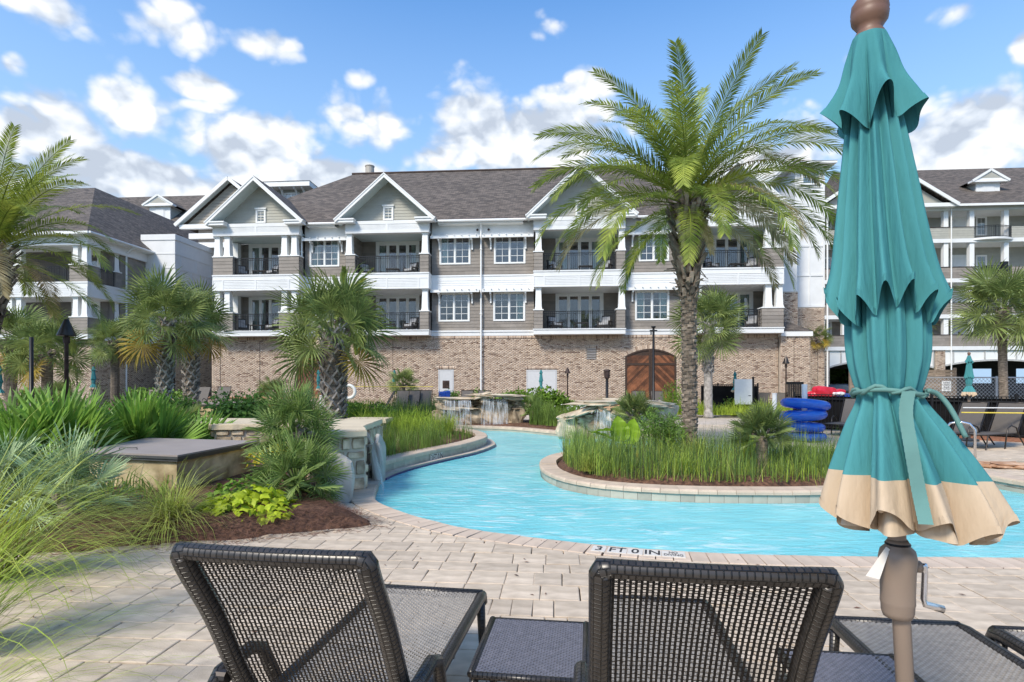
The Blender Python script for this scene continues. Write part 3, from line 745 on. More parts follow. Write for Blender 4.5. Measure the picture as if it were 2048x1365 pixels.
def depth_marker_far():
    i = min(range(len(left_bank)), key=lambda k: abs(1024+FPX*left_bank[k][0]/left_bank[k][1]-877)+(0 if left_bank[k][1] < 14 else 1e4))
    a, b = Vector(left_bank[i-1]), Vector(left_bank[i+1]); t = (b-a).normalized(); c = Vector(left_bank[i]); n = Vector((t.y, -t.x))
    root = thing('depth_marker', 'white 3 FT 0 IN marker tiles on the upright face of the left curb', 'depth marker', (c.x+n.x*.006, c.y+n.y*.006, 0), math.atan2(t.y, t.x))
    for k, (body, w) in enumerate((('3', .12), ('FT', .16), ('0', .12), ('IN', .14))):
        x = (-.19, -.065, .065, .185)[k]; w *= .82
        tl = MB().box(-w/2, -.008, -.085, w/2, .004, .085).build('marker_tile', M_signw, root, (x, 0, .0))
        tx = link('lettering', text_mesh(body, .185, M_text, .0006, .002), tl, (0, -.0092, 0), (PI/2, 0, 0)); tx.scale = (.68, 1, 1)
depth_marker_far()

# ================================================================== BUILDINGS
class Bld:
    """a house with its own grid: u along the front, v into the depth"""
    def __init__(s, name, label, x0, y0, th, group=None):
        s.x0, s.y0, s.c, s.s = x0, y0, math.cos(th), math.sin(th)
        s.root = thing(name, label, 'building', (x0, y0, 0), -th, group)
    def W(s, u, v): return (s.x0+u*s.c+v*s.s, s.y0-u*s.s+v*s.c)
    def U(s, px, v):
        t = (px-1024)/FPX; return (t*s.y0-s.x0+v*(t*s.c-s.s))/(s.c+t*s.s)
    def Z(s, py, px, v):
        u = s.U(px, v); return EYE+(HZ-py)*s.W(u, v)[1]/FPX
def siding(mb, a, b, z0, z1, n, e=.19, holes=(), out=.016):
    """overlapping boards on the plane a-b (u,v points); holes are (s0,s1,z0,z1)"""
    a, b, n = Vector(a), Vector(b), Vector(n); L = (b-a).length; d = (b-a)/L
    ss = sorted({0.0, L}|{min(max(h[k], 0), L) for h in holes for k in (0, 1)})
    k0 = int(math.floor(z0/e)); r = random.Random(int(abs(a.x*13+a.y*7+z0*3)*100))
    for k in range(k0, int(math.ceil(z1/e))+1):
        lo, hi = max(z0, k*e), min(z1, (k+1)*e)
        zc = sorted({lo, hi}|{h[j] for h in holes for j in (2, 3) if lo < h[j] < hi}) if hi > lo else []
        for q0, q1 in zip(zc[:-1], zc[1:]):
            if q1-q0 < 1e-4: continue
            run = None; runs = []
            for s0, s1 in zip(ss[:-1], ss[1:]):
                if s1-s0 < 1e-5: continue
                m = (s0+s1)/2; zm = (q0+q1)/2
                if any(h[0] < m < h[1] and h[2] < zm < h[3] for h in holes):
                    if run: runs.append(run); run = None
                else: run = (run[0], s1) if run else (s0, s1)
            if run: runs.append(run)
            f0, f1 = (q0-k*e)/e, (q1-k*e)/e
            for s0, s1 in runs:
                x = s0; 
                while x < s1-1e-6:
                    w = r.uniform(.9, 2.2) if s1-s0 > 1.2 else 9; x1 = min(s1, x+w)
                    if s1-x1 < .3: x1 = s1
                    o0, o1 = out*(1-f0), out*(1-f1); p = a+d*x; q = a+d*x1; t = r.random()+.001
                    A = (*(p+n*o0), q0); B = (*(q+n*o0), q0); C = (*(q+n*o1), q1); D = (*(p+n*o1), q1)
                    fl = d.x*n.y-d.y*n.x > 0
                    mb.quad(*((B, A, D, C) if fl else (A, B, C, D)), t)
                    if abs(f0) < 1e-6: mb.quad((*(p+n*(-.005)), q0), (*(q+n*(-.005)), q0), B, A, t)
                    x = x1
def brick_wall(root, name, a, b, z0, z1, n, skip=None, seedv=1, soldier=(), bw=.203, bh=.0675, gap=.010):
    """every brick a small block, joined into one part; a mortar plane behind"""
    a, b, n = Vector(a), Vector(b), Vector(n); L = (b-a).length; d = (b-a)/L; rg = np.random.RandomState(seedv)
    S = []; row = 0; z = z0
    while z < z1-.02:
        top = row*bh
        if z+bh > z1: break
        off = -.5*bw if row % 2 else 0; k = np.arange(off, L, bw)
        s0 = np.clip(k, 0, L); s1 = np.clip(k+bw-gap, 0, L); ok = s1-s0 > .03
        S += [(p, q, z, z+bh-gap) for p, q in zip(s0[ok], s1[ok]) if not (skip and skip((p+q)/2, z+bh/2))]
        z += bh; row += 1
    for (p0, p1, q0, q1) in soldier:
        k = p0
        while k < p1: S.append((k, k+bh-gap, q0, q1)); k += bh
    S = np.array(S); n8 = len(S); pr = rg.uniform(0, .007, n8); tone = rg.beta(3.2, 2.2, n8)
    dark = rg.random(n8) < .10; tone[dark] = rg.uniform(0.01, .18, dark.sum())
    V = np.zeros((n8, 8, 3)); dv = np.array(d); nv = np.array(n); av = np.array(a)
    for j, (si, zi, o) in enumerate(((0, 2, 1), (1, 2, 1), (1, 3, 1), (0, 3, 1), (0, 2, 0), (1, 2, 0), (1, 3, 0), (0, 3, 0))):
        V[:, j, :2] = av+S[:, si, None]*dv+(nv*(.012*o)+nv[None, :]*0)+(pr[:, None]*nv*o); V[:, j, 2] = S[:, zi]
    F = np.array([(0, 1, 2, 3), (0, 4, 5, 1), (3, 2, 6, 7), (0, 3, 7, 4), (1, 5, 6, 2)]); idx = (np.arange(n8)[:, None, None]*8+F[None]).reshape(-1, 4)
    me = bpy.data.meshes.new(name); me.vertices.add(n8*8); me.vertices.foreach_set('co', V.reshape(-1))
    me.loops.add(idx.size); me.loops.foreach_set('vertex_index', idx.reshape(-1)); me.polygons.add(len(idx)); me.polygons.foreach_set('loop_start', np.arange(0, idx.size, 4)); me.polygons.foreach_set('loop_total', np.full(len(idx), 4))
    me.materials.append(M_brick); me.update(calc_edges=True)
    at = me.attributes.new('tone', 'FLOAT', 'FACE'); at.data.foreach_set('value', np.repeat(tone, 5).astype(np.float32))
    o = link('brick', me, root, kind='stuff')
    m = MB(); A = (*(a-n*.001), z0); B = (*(b-n*.001), z0); m.quad(A, B, (B[0], B[1], z1), (A[0], A[1], z1)); m.build('brick_wall', M_bmortar, root)
    return o
def window(root, u0, u1, z0, z1, v, sashes=2, cols=2, rows=4, curtain=(1, 1), case=.09, dirn=(0, -1), a=None, name='window'):
    """casing, sashes, glass and curtains; local frame on plane v with outward -v (or given by a swap for side walls)"""
    c = MB(); W = u1-u0; H = z1-z0; o = .035
    c.box(0, -o, 0, case, .05, H); c.box(W-case, -o, 0, W, .05, H); c.box(case, -o, H-case, W-case, .05, H); c.box(case, -o-.01, 0, W-case, .05, case*.8)
    sw = (W-2*case)/sashes
    for k in range(1, sashes): x = case+sw*k; c.box(x-.04, -o+.006, case*.8, x+.04, .05, H-case)
    w = c.build(name, M_white, root, (u0, v, z0))
    if a is not None: w.rotation_euler = (0, 0, a); w.location = (dirn[0], dirn[1], z0)
    mu = MB()
    for k in range(sashes):
        x0 = case+sw*k+(.04 if k else 0); x1 = case+sw*(k+1)-(.04 if k < sashes-1 else 0); y0, y1 = case*.8, H-case
        MB().box(x0, .022, y0, x1, .027, y1).build('pane', M_glass, w)
        for j in range(cols+1):
            x = x0+(x1-x0)*j/cols; hw = .012 if 0 < j < cols else .028; mu.box(x-hw, .005, y0, x+hw, .021, y1)
        for j in range(rows+1):
            z = y0+(y1-y0)*j/rows; hw = .012 if 0 < j < rows else .028; mu.box(x0, .003, z-hw, x1, .0195, z+hw)
    mu.build('muntin', M_white, w)
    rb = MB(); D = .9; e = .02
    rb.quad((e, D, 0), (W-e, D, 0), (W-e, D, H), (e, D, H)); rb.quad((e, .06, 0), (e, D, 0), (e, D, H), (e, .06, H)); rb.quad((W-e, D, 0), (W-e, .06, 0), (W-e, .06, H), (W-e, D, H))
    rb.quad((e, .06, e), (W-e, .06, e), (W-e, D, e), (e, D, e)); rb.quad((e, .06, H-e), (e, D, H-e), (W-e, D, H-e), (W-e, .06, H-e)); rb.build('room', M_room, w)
    cv = MB()
    for s, f in zip((0, 1), curtain):
        if not f: continue
        x0, x1 = (case, case+W*.27*f) if s == 0 else (W-case-W*.27*f, W-case); n = 22
        for k in range(n):
            p, q = k/n, (k+1)/n; yy = lambda t: .14+.035*math.sin(t*n*.95+s)
            cv.quad((lerp(x0, x1, p), yy(p), .03), (lerp(x0, x1, q), yy(q), .03), (lerp(x0, x1, q), yy(q), H-.05), (lerp(x0, x1, p), yy(p), H-.05))
    if cv.f: cv.build('curtain', M_curtain, w, smooth=True)
    return w
def patio_door(root, u0, u1, z0, z1, v, leaves=4, curtain=(1, 1), loc=None, rz=0.0):
    W, H = u1-u0, z1-z0; cs = .13; c = MB()
    c.box(0, -.04, 0, cs, .05, H); c.box(W-cs, -.04, 0, W, .05, H); c.box(cs, -.04, H-cs*1.3, W-cs, .05, H); c.box(-.05, -.06, H, W+.05, .04, H+.05); c.box(cs, -.03, 0, W-cs, .05, .04)
    w = c.build('patio_door', M_white, root, loc or (u0, v, z0)); w.rotation_euler = (0, 0, rz)
    lw = (W-2*cs)/leaves
    for k in range(leaves):
        x0, x1 = cs+lw*k+.003, cs+lw*(k+1)-.003; st = .085; y0, y1 = .045, H-cs*1.3-.004; b = MB()
        b.box(x0, -.015, y0, x0+st, .03, y1); b.box(x1-st, -.015, y0, x1, .03, y1); b.box(x0+st, -.015, y1-.11, x1-st, .03, y1); b.box(x0+st, -.015, y0, x1-st, .03, y0+.2)
        b.build('door_leaf', M_white, w)
        MB().box(x0+st, .004, y0+.2, x1-st, .009, y1-.11).build('pane', M_glass, w)
    rb = MB(); D = 1.6; e = .02
    rb.quad((e, D, 0), (W-e, D, 0), (W-e, D, H), (e, D, H)); rb.quad((e, .06, 0), (e, D, 0), (e, D, H), (e, .06, H)); rb.quad((W-e, D, 0), (W-e, .06, 0), (W-e, .06, H), (W-e, D, H))
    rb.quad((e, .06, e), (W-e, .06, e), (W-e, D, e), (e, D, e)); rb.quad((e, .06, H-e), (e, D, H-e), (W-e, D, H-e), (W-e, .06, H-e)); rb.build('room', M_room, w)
    cv = MB()
    for s, f in zip((0, 1), curtain):
        if not f: continue
        x0, x1 = (cs, cs+W*.26*f) if s == 0 else (W-cs-W*.26*f, W-cs); n = 26
        for k in range(n):
            p, q = k/n, (k+1)/n; yy = lambda t: .16+.035*math.sin(t*n*.95+s)
            cv.quad((lerp(x0, x1, p), yy(p), .03), (lerp(x0, x1, q), yy(q), .03), (lerp(x0, x1, q), yy(q), H-.05), (lerp(x0, x1, p), yy(p), H-.05))
    if cv.f: cv.build('curtain', M_curtain, w, smooth=True)
    return w
def railing(root, a, b, z0, h=1.0, gap=.105, bow=0.0, name='railing'):
    """black balusters between top and bottom rails from point a to b"""
    a, b = Vector((*a, 0)), Vector((*b, 0)); L = (b-a).length; d = (b-a)/L; nv = Vector((d.y, -d.x, 0)); mb = MB(); n = max(2, int(L/gap))
    def pt(t): return a+(b-a)*t+nv*bow*math.sin(PI*t)
    segs = 10 if bow else 1
    for k in range(segs):
        p, q = pt(k/segs), pt((k+1)/segs); dd = (q-p).normalized(); nn = Vector((dd.y, -dd.x, 0)); c = (p+q)/2; hl = (q-p).length/2+.003
        for z, hh, ww in ((h-.02, .02, .025), (h-.13, .012, .015), (.09, .015, .018)): mb.obox(c+Vector((0, 0, z0+z)), dd*hl, nn*ww, Vector((0, 0, hh)))
    for k in range(n+1):
        p = pt(k/n); post = k % max(1, int(1.4/gap)) == 0 or k == n; r = .022 if post else .0085
        mb.obox(p+Vector((0, 0, z0+(h-.02)/2)), d*r, nv*r, Vector((0, 0, (h-.03)/2)))
    return mb.build(name, M_black, root)
def roof_face(mb, pts, along=None):
    """roof polygon with UVs measured in metres along the eave and up the slope"""
    P3 = [Vector(p) for p in pts]; d = (P3[1]-P3[0]).normalized(); nrm = (P3[1]-P3[0]).cross(P3[2]-P3[0]).normalized(); up = nrm.cross(d)
    mb.poly(P3, 0, [((p-P3[0]).dot(d), (p-P3[0]).dot(up)) for p in P3])
def panel_band(root, u0, u1, v0, v1, z0, z1, seedv=0, panels=True):
    """white slab edge: plain top fascia, clapboard and framed panels below"""
    b = MB(); b.box(u0, v0, z0, u1, v1, z1); H = z1-z0
    b.box(u0-.02, v0-.03, z1-.08, u1+.02, v0-.001, z1-.004)
    if panels and H > .5:
        b.box(u0, v0-.02, z0, u1, v0-.001, z0+.06); zt = z1-.3
        b.box(u0, v0-.018, zt-.03, u1, v0-.001, zt)
        r = random.Random(seedv); x = u0
        W = (u1-u0); cuts = [0, .12, .5, .88, 1]
        for q in cuts:
            x = u0+W*q; b.box(max(u0, x-.05), v0-.016, z0+.06, min(u1, x+.05), v0-.001, zt-.03)
        n = max(2, int((zt-z0-.1)/.085))
        for k in range(1, n): z = z0+.06+(zt-z0-.09)*k/n; b.box(u0+W*.12+.05, v0-.011, z-.012, u0+W*.88-.05, v0-.001, z+.012)
    return b.build('slab_band', M_white2, root)

EAVE = 10.75; S2B, S2T, S3B, S3T = 4.26, 4.57, 6.88, 7.80     # slab heights
PB = MB
def bay(B, u0, u1, posts, door, gable=None, left_open=False, right_open=False, v0=0.0, vw=.8, vback=2.5, cur=((1, 0), (1, 1)), window_in_gable=True, skip_low=False):
    """a balcony bay two floors high: posts = list of (u,level-independent) groups [(pier_u0, pier_u1, [post_u...])]"""
    R = B.root
    # beams and slabs
    panel_band(R, u0, u1, v0, vback-.02, S3B, S3T, 1)
    sl = MB(); sl.box(u0, v0, S2B, u1, vback-.02, S2T); sl.box(u0-.03, v0-.04, S2T-.06, u1+.03, v0-.001, S2T-.003); sl.build('balcony_slab', M_white2, R)
    zb = 10.05
    en = MB(); en.box(u0, v0+.03, zb, u1, v0+.38, EAVE); en.box(u0, v0, zb, u1, v0+.029, zb+.16); en.box(u0, v0+.01, EAVE-.2, u1, v0+.0295, EAVE-.002)
    W = u1-u0
    for q in (0, .115, .5, .885, 1): x = u0+W*q; en.box(max(u0, x-.06), v0+.012, zb+.161, min(u1, x+.06), v0+.0296, EAVE-.201)
    for k in range(1, 5): z = zb+.16+(EAVE-.36-zb)*k/5; en.box(u0+W*.115+.06, v0+.02, z-.01, u0+W*.885-.06, v0+.0297, z+.01)
    en.build('entablature', M_white2, R)
    ce = MB(); ce.box(u0+.02, v0+.39, zb+.12, u1-.02, vback-.03, zb+.18); ce.build('balcony_ceiling', M_soffit, R)
    # recess walls
    for li, (zf, zc) in enumerate(((S2T, S3B), (S3T, zb+.12))):
        m = MB(); d0, d1 = door; dh = 2.42
        siding(m, (u0+.02, vback), (u1-.02, vback), zf, zc, (0, -1), holes=[(d0-u0-.02, d1-u0-.02, zf, zf+dh)])
        m.build('recess_siding', M_siding, R); m = MB()
        if not left_open: siding(m, (u0+.12, v0+.5), (u0+.12, vback), zf, zc, (1, 0))
        if m.f: m.build('recess_siding', M_siding, R); m = MB()
        if not right_open: siding(m, (u1-.12, vback), (u1-.12, v0+.5), zf, zc, (-1, 0))
        if m.f: m.build('recess_siding', M_siding, R)
        patio_door(R, d0, d1, zf+.005, zf+dh, vback, 4 if d1-d0 > 2.3 else 3, cur[li])
        for (p0, p1, pu) in posts:
            m = MB(); pd = .55
            siding(m, (p0, v0+.02), (p1, v0+.02), zf, zf+1.02, (0, -1), .2)
            siding(m, (p1, v0+.02), (p1, v0+.02+pd), zf, zf+1.02, (1, 0), .2); siding(m, (p0, v0+.02+pd), (p0, v0+.02), zf, zf+1.02, (-1, 0), .2)
            siding(m, (p1, v0+.02+pd), (p0, v0+.02+pd), zf, zf+1.02, (0, 1), .2)
            m.build('pier', M_siding, R)
            c = MB(); c.box(p0-.04, v0-.02, zf+1.021, p1+.04, v0+.06+pd, zf+1.08); ztop = (zc if li == 0 else zb)-.001
            for x in pu:
                c.frustum(x, v0+.28, zf+1.081, ztop-.09, .185, .185, .15, .15); c.frustum(x, v0+.28, ztop-.089, ztop, .18, .18, .18, .18)
                c.frustum(x, v0+.28, zf+1.0812, zf+1.18, .2, .2, .2, .2)
            c.build('column', M_white, R)
        ps = sorted(posts); railing(R, (ps[0][1]+.01, v0+.25), (ps[-1][0]-.01, v0+.25), zf)
    # gable
    if gable:
        gl, gr, za = gable; gm = (gl+gr)/2; zl = EAVE-.0; rise = za-zl; hw = (gr-gl)/2; vf, vb = v0-.45, v0+6.5
        rf = MB(); t = .16
        for sgn in (-1, 1):
            e = (gm+sgn*hw, zl); a = (gm, za)
            q = [(e[0], vf, e[1]), (e[0], vb, e[1]), (a[0], vb, a[1]), (a[0], vf, a[1])]
            if sgn > 0: pass
            roof_face(rf, q if sgn > 0 else [q[1], q[0], q[3], q[2]])
        rf.build('gable_roof', M_shingle, R)
        so = MB(); nx = rise/math.hypot(rise, hw); nz = hw/math.hypot(rise, hw)
        for sgn in (-1, 1):   # soffit boards and rake boards
            e = Vector((gm+sgn*(hw-.02), 0, zl-.02)); a = Vector((gm, 0, za-.02)); dn = Vector((-sgn*nx, 0, -nz))*.0
            e2 = Vector((gm+sgn*(hw-.12), 0, zl-.16)); a2 = Vector((gm, 0, za-.02-.17/nz*1.0))
            for (q0, q1) in (((vf+.06), (v0+.44)),):
                so.quad((e2.x, q0, e2.z), (e2.x, q1, e2.z), (a2.x, q1, a2.z), (a2.x, q0, a2.z))
        so.build('gable_soffit', M_soffit, R)
        rk = MB()
        for sgn in (-1, 1):
            d = Vector((gm, 0, za))-Vector((gm+sgn*hw, 0, zl)); L = d.length; d.normalize(); n = Vector((d.z*sgn, 0, -d.x*sgn)); 
            if n.z > 0: n = -n
            for w0, w1, y0, y1 in ((.012, .21, vf-.004, vf+.05), (.0125, .075, vf-.03, vf-.0045)):
                pA = Vector((gm+sgn*hw, 0, zl)); cpt = []
                for (s_, w_) in ((0, w0), (L, w0), (L, w1), (0, w1)):
                    p = pA+d*s_+n*w_; 
                    if s_ == L: p = Vector((gm, 0, za-w_/nz))
                    cpt.append(p)
                i = len(rk.v); rk.v += [(p.x, y0, p.z) for p in cpt]+[(p.x, y1, p.z) for p in cpt]
                for f in ((0, 1, 2, 3), (7, 6, 5, 4), (0, 4, 5, 1), (3, 2, 6, 7), (0, 3, 7, 4), (1, 5, 6, 2)): rk.f.append(tuple(i+k for k in f)); rk.t.append(0)
        # cornice returns
        for sgn in (-1, 1):
            x0 = gm+sgn*hw; x1 = gm+sgn*(hw-1.15); rk.box(x0-sgn*.06, vf+.051, EAVE-.17, x1, v0-.001, EAVE+.01); rk.box(x0-sgn*.02, vf, EAVE-.03, x1-sgn*.04, v0-.03, EAVE+.05)
        rk.build('rake_board', M_white, R)
        tm = MB(); wv = v0+.45; ex = .17; z = EAVE+.002; hw2 = hw-.2; r = random.Random(4)
        while z < za-.25:
            z1 = min(z+ex, za-.22); k0 = hw2*(1-(z-EAVE)/(za-.22-EAVE)); k1 = hw2*(1-(z1-EAVE)/(za-.22-EAVE)); t_ = r.random()+.01
            tm.quad((gm-k0, wv-.016, z), (gm+k0, wv-.016, z), (gm+k1, wv, z1), (gm-k1, wv, z1), t_); tm.quad((gm-k0, wv, z), (gm+k0, wv, z), (gm+k0, wv-.016, z), (gm-k0, wv-.016, z), t_); z = z1
        tm.build('gable_siding', M_sage, R)
        if window_in_gable: window(R, gm-.30, gm+.30, EAVE+.13, EAVE+.92, wv-.03, 1, 2, 2, (0, 0), .09, name='gable_window'); MB().box(gm-.34, wv-.11, EAVE+.921, gm+.34, wv-.02, EAVE+1.0).build('lintel', M_white, R)

A = Bld('condominium', 'long three storey taupe condominium block on a brick ground floor with white balconies and gables', -17.4, 33.0, math.radians(4.3))
R = A.root
def upx(px, v=0.0): return A.U(px, v)
u1a, u1b = upx(425), upx(598); u2a, u2b = upx(690.5), upx(857.5); u3a, u3b = upx(1067), upx(1251); u4a, u4b = upx(1386), upx(1568)
def PU(*p): return [upx(x, .28) for x in p]
bay(A, u1a, u1b, [(upx(425.5), upx(465), PU(437.5, 457)), (upx(557.5), upx(597.5), PU(571, 590.5))], (upx(498, 2.5), upx(583, 2.5)), (upx(408, -.4), upx(607, -.4), 13.35), left_open=True, cur=((1.2, 0), (1.0, 0)))
bay(A, u2a, u2b, [(upx(691), upx(709.5), PU(700)), (upx(839.5), upx(857), PU(851))], (upx(752, 2.5), upx(839, 2.5)), (upx(666.5, -.4), upx(871, -.4), 13.32), cur=((0, 0), (.6, .6)))
bay(A, u3a, u3b, [(upx(1067.5), upx(1085.5), PU(1077)), (upx(1233), upx(1250.5), PU(1243))], (upx(1111, 2.5), upx(1207, 2.5)), (upx(1050, -.4), upx(1278, -.4), 13.62), cur=((0, 0), (1, 1)))
bay(A, u4a, u4b, [(upx(1386.5), upx(1405), PU(1396)), (upx(1524), upx(1567.5), PU(1535, 1557))], (upx(1401, 2.5), upx(1506, 2.5)), (upx(1362, -.4), upx(1592, -.4), 13.6), cur=((0, 1.1), (.6, .6)))
VW = .8
def main_walls():
    spans = [(u1b, u2a, [((619.5, 679), (477.5, 534)), ((616, 676), (588, 645))]), (u2b, u3a, [((879, 941), (471, 529.6)), ((988, 1051), (468, 528)), ((877, 939.4), (585.8, 643.6)), ((986.6, 1050.4), (584.5, 642.5))]),
             (u3b, u4a, [((1277, 1338), (462, 523)), ((1270, 1338.4), (581.6, 641))])]
    for si, (a, b, wins) in enumerate(spans):
        holes = []; cu = ((1, 1), (1, 0)) if si == 0 else ((.9, 0), (0, 0), (0, 0), (0, .9)) if si == 1 else ((0, 0), (.9, .9))
        for k, ((x0, x1), (y0, y1)) in enumerate(wins):
            p, q = upx(x0, VW), upx(x1, VW); zt, zb = A.Z(y0, (x0+x1)/2, VW), A.Z(y1, (x0+x1)/2, VW)
            window(R, p, q, zb, zt, VW, 2, 2, 4, cu[k]); holes.append((p-a+.03, q-a-.03, zb+.03, zt-.03))
        m = MB(); siding(m, (a, VW), (b, VW), S2T, S3B, (0, -1), holes=holes); m.build('wall_siding', M_siding, R); m = MB(); siding(m, (a, VW), (b, VW), S3T-.05, 10.0, (0, -1), holes=holes); m.build('wall_siding', M_siding, R)
        m = MB(); m.box(a+.002, VW-.03, S3B, b-.002, VW+.1, S3T-.05); m.box(a+.002, VW-.06, S3T-.14, b-.002, VW-.031, S3T-.055)
        for k in range(1, 4): m.box(a+.002, VW-.045, S3B+.15+k*.13, b-.002, VW-.031, S3B+.175+k*.13)
        m.box(a+.002, VW-.03, S2B, b-.002, VW+.1, S2T); m.box(a+.002, VW-.07, S2T-.1, b-.002, VW-.031, S2T-.01)
        m.box(a+.002, VW-.03, 9.95, b-.002, VW+.1, EAVE-.001)
        n = max(2, int((b-a)/1.3))
        for k in range(n+1): x = a+.05+(b-a-.1)*k/n; m.box(x-.045, VW-.045, 10.15, x+.045, VW-.031, EAVE-.1)
        m.build('white_band', M_white2, R)
        # trellis ledge with brackets above each row of windows
        rows = [(a+.02, upx(962, VW)-.05), (upx(962, VW)+.12, b-.02)] if si == 1 else [(a+.02, b-.02)]
        for (p, q) in rows:
            for zt in (9.93, S3B-.02):
                t = MB(); t.box(p, VW-.50, zt-.17, q, VW-.45, zt-.02); t.box(p, VW-.44, zt-.09, q, VW-.031, zt-.05)
                x = p+.1
                while x < q: t.box(x-.022, VW-.58, zt-.019, x+.022, VW-.031, zt+.028); x += .42
                for x in (p+.45, q-.45):
                    if q-p < 1.6 and x > p+.5: continue
                    t.box(x-.045, VW-.45, zt-.24, x+.045, VW-.031, zt-.171); t.box(x-.045, VW-.10, zt-.75, x+.045, VW-.031, zt-.241)
                    prev = None
                    for k in range(6):
                        g = k/5*PI/2; pt = Vector((x, VW-.10-.32*(1-math.cos(g)), zt-.6+.36*math.sin(g)))
                        if prev is not None: t.obox((pt+prev)/2, (.035, 0, 0), (pt-prev)/2*1.05, Vector((0, (pt-prev).z, -(pt-prev).y)).normalized()*.03)
                        prev = pt
                t.build('window_canopy', M_white, R)
    # pipes
    def pipe(x, v, z0, z1): 
        m = MB(); m.tube([(x, v-.35, z1+.12), (x, v-.2, z1-.05), (x, v, z1-.25), (x, v, (z0+z1)/2), (x, v, z0)], .05, 8); 
        for z in (z0+1.5, (z0+z1)/2, z1-1.5): m.box(x-.07, v-.06, z, x+.07, v+.06, z+.04)
        m.build('downspout', M_white, R)
    pipe(upx(962, .62), .62, .3, EAVE-.1); pipe(upx(603.5, .55), .55, S2T, EAVE-.1)
    for z in (EAVE-.3, S3B+.1):
        for x in (upx(958, .6)-.1, upx(977, .6)):
            m = MB(); m.tube([(x, VW-.031, z-.13), (x, VW-.09, z-.13)], .06, 10); m.tube([(x, VW-.05, z-.13), (x, VW-.2, z-.18)], [.04, .065], 10); m.build('flood_lamp', M_rust, R)
main_walls()
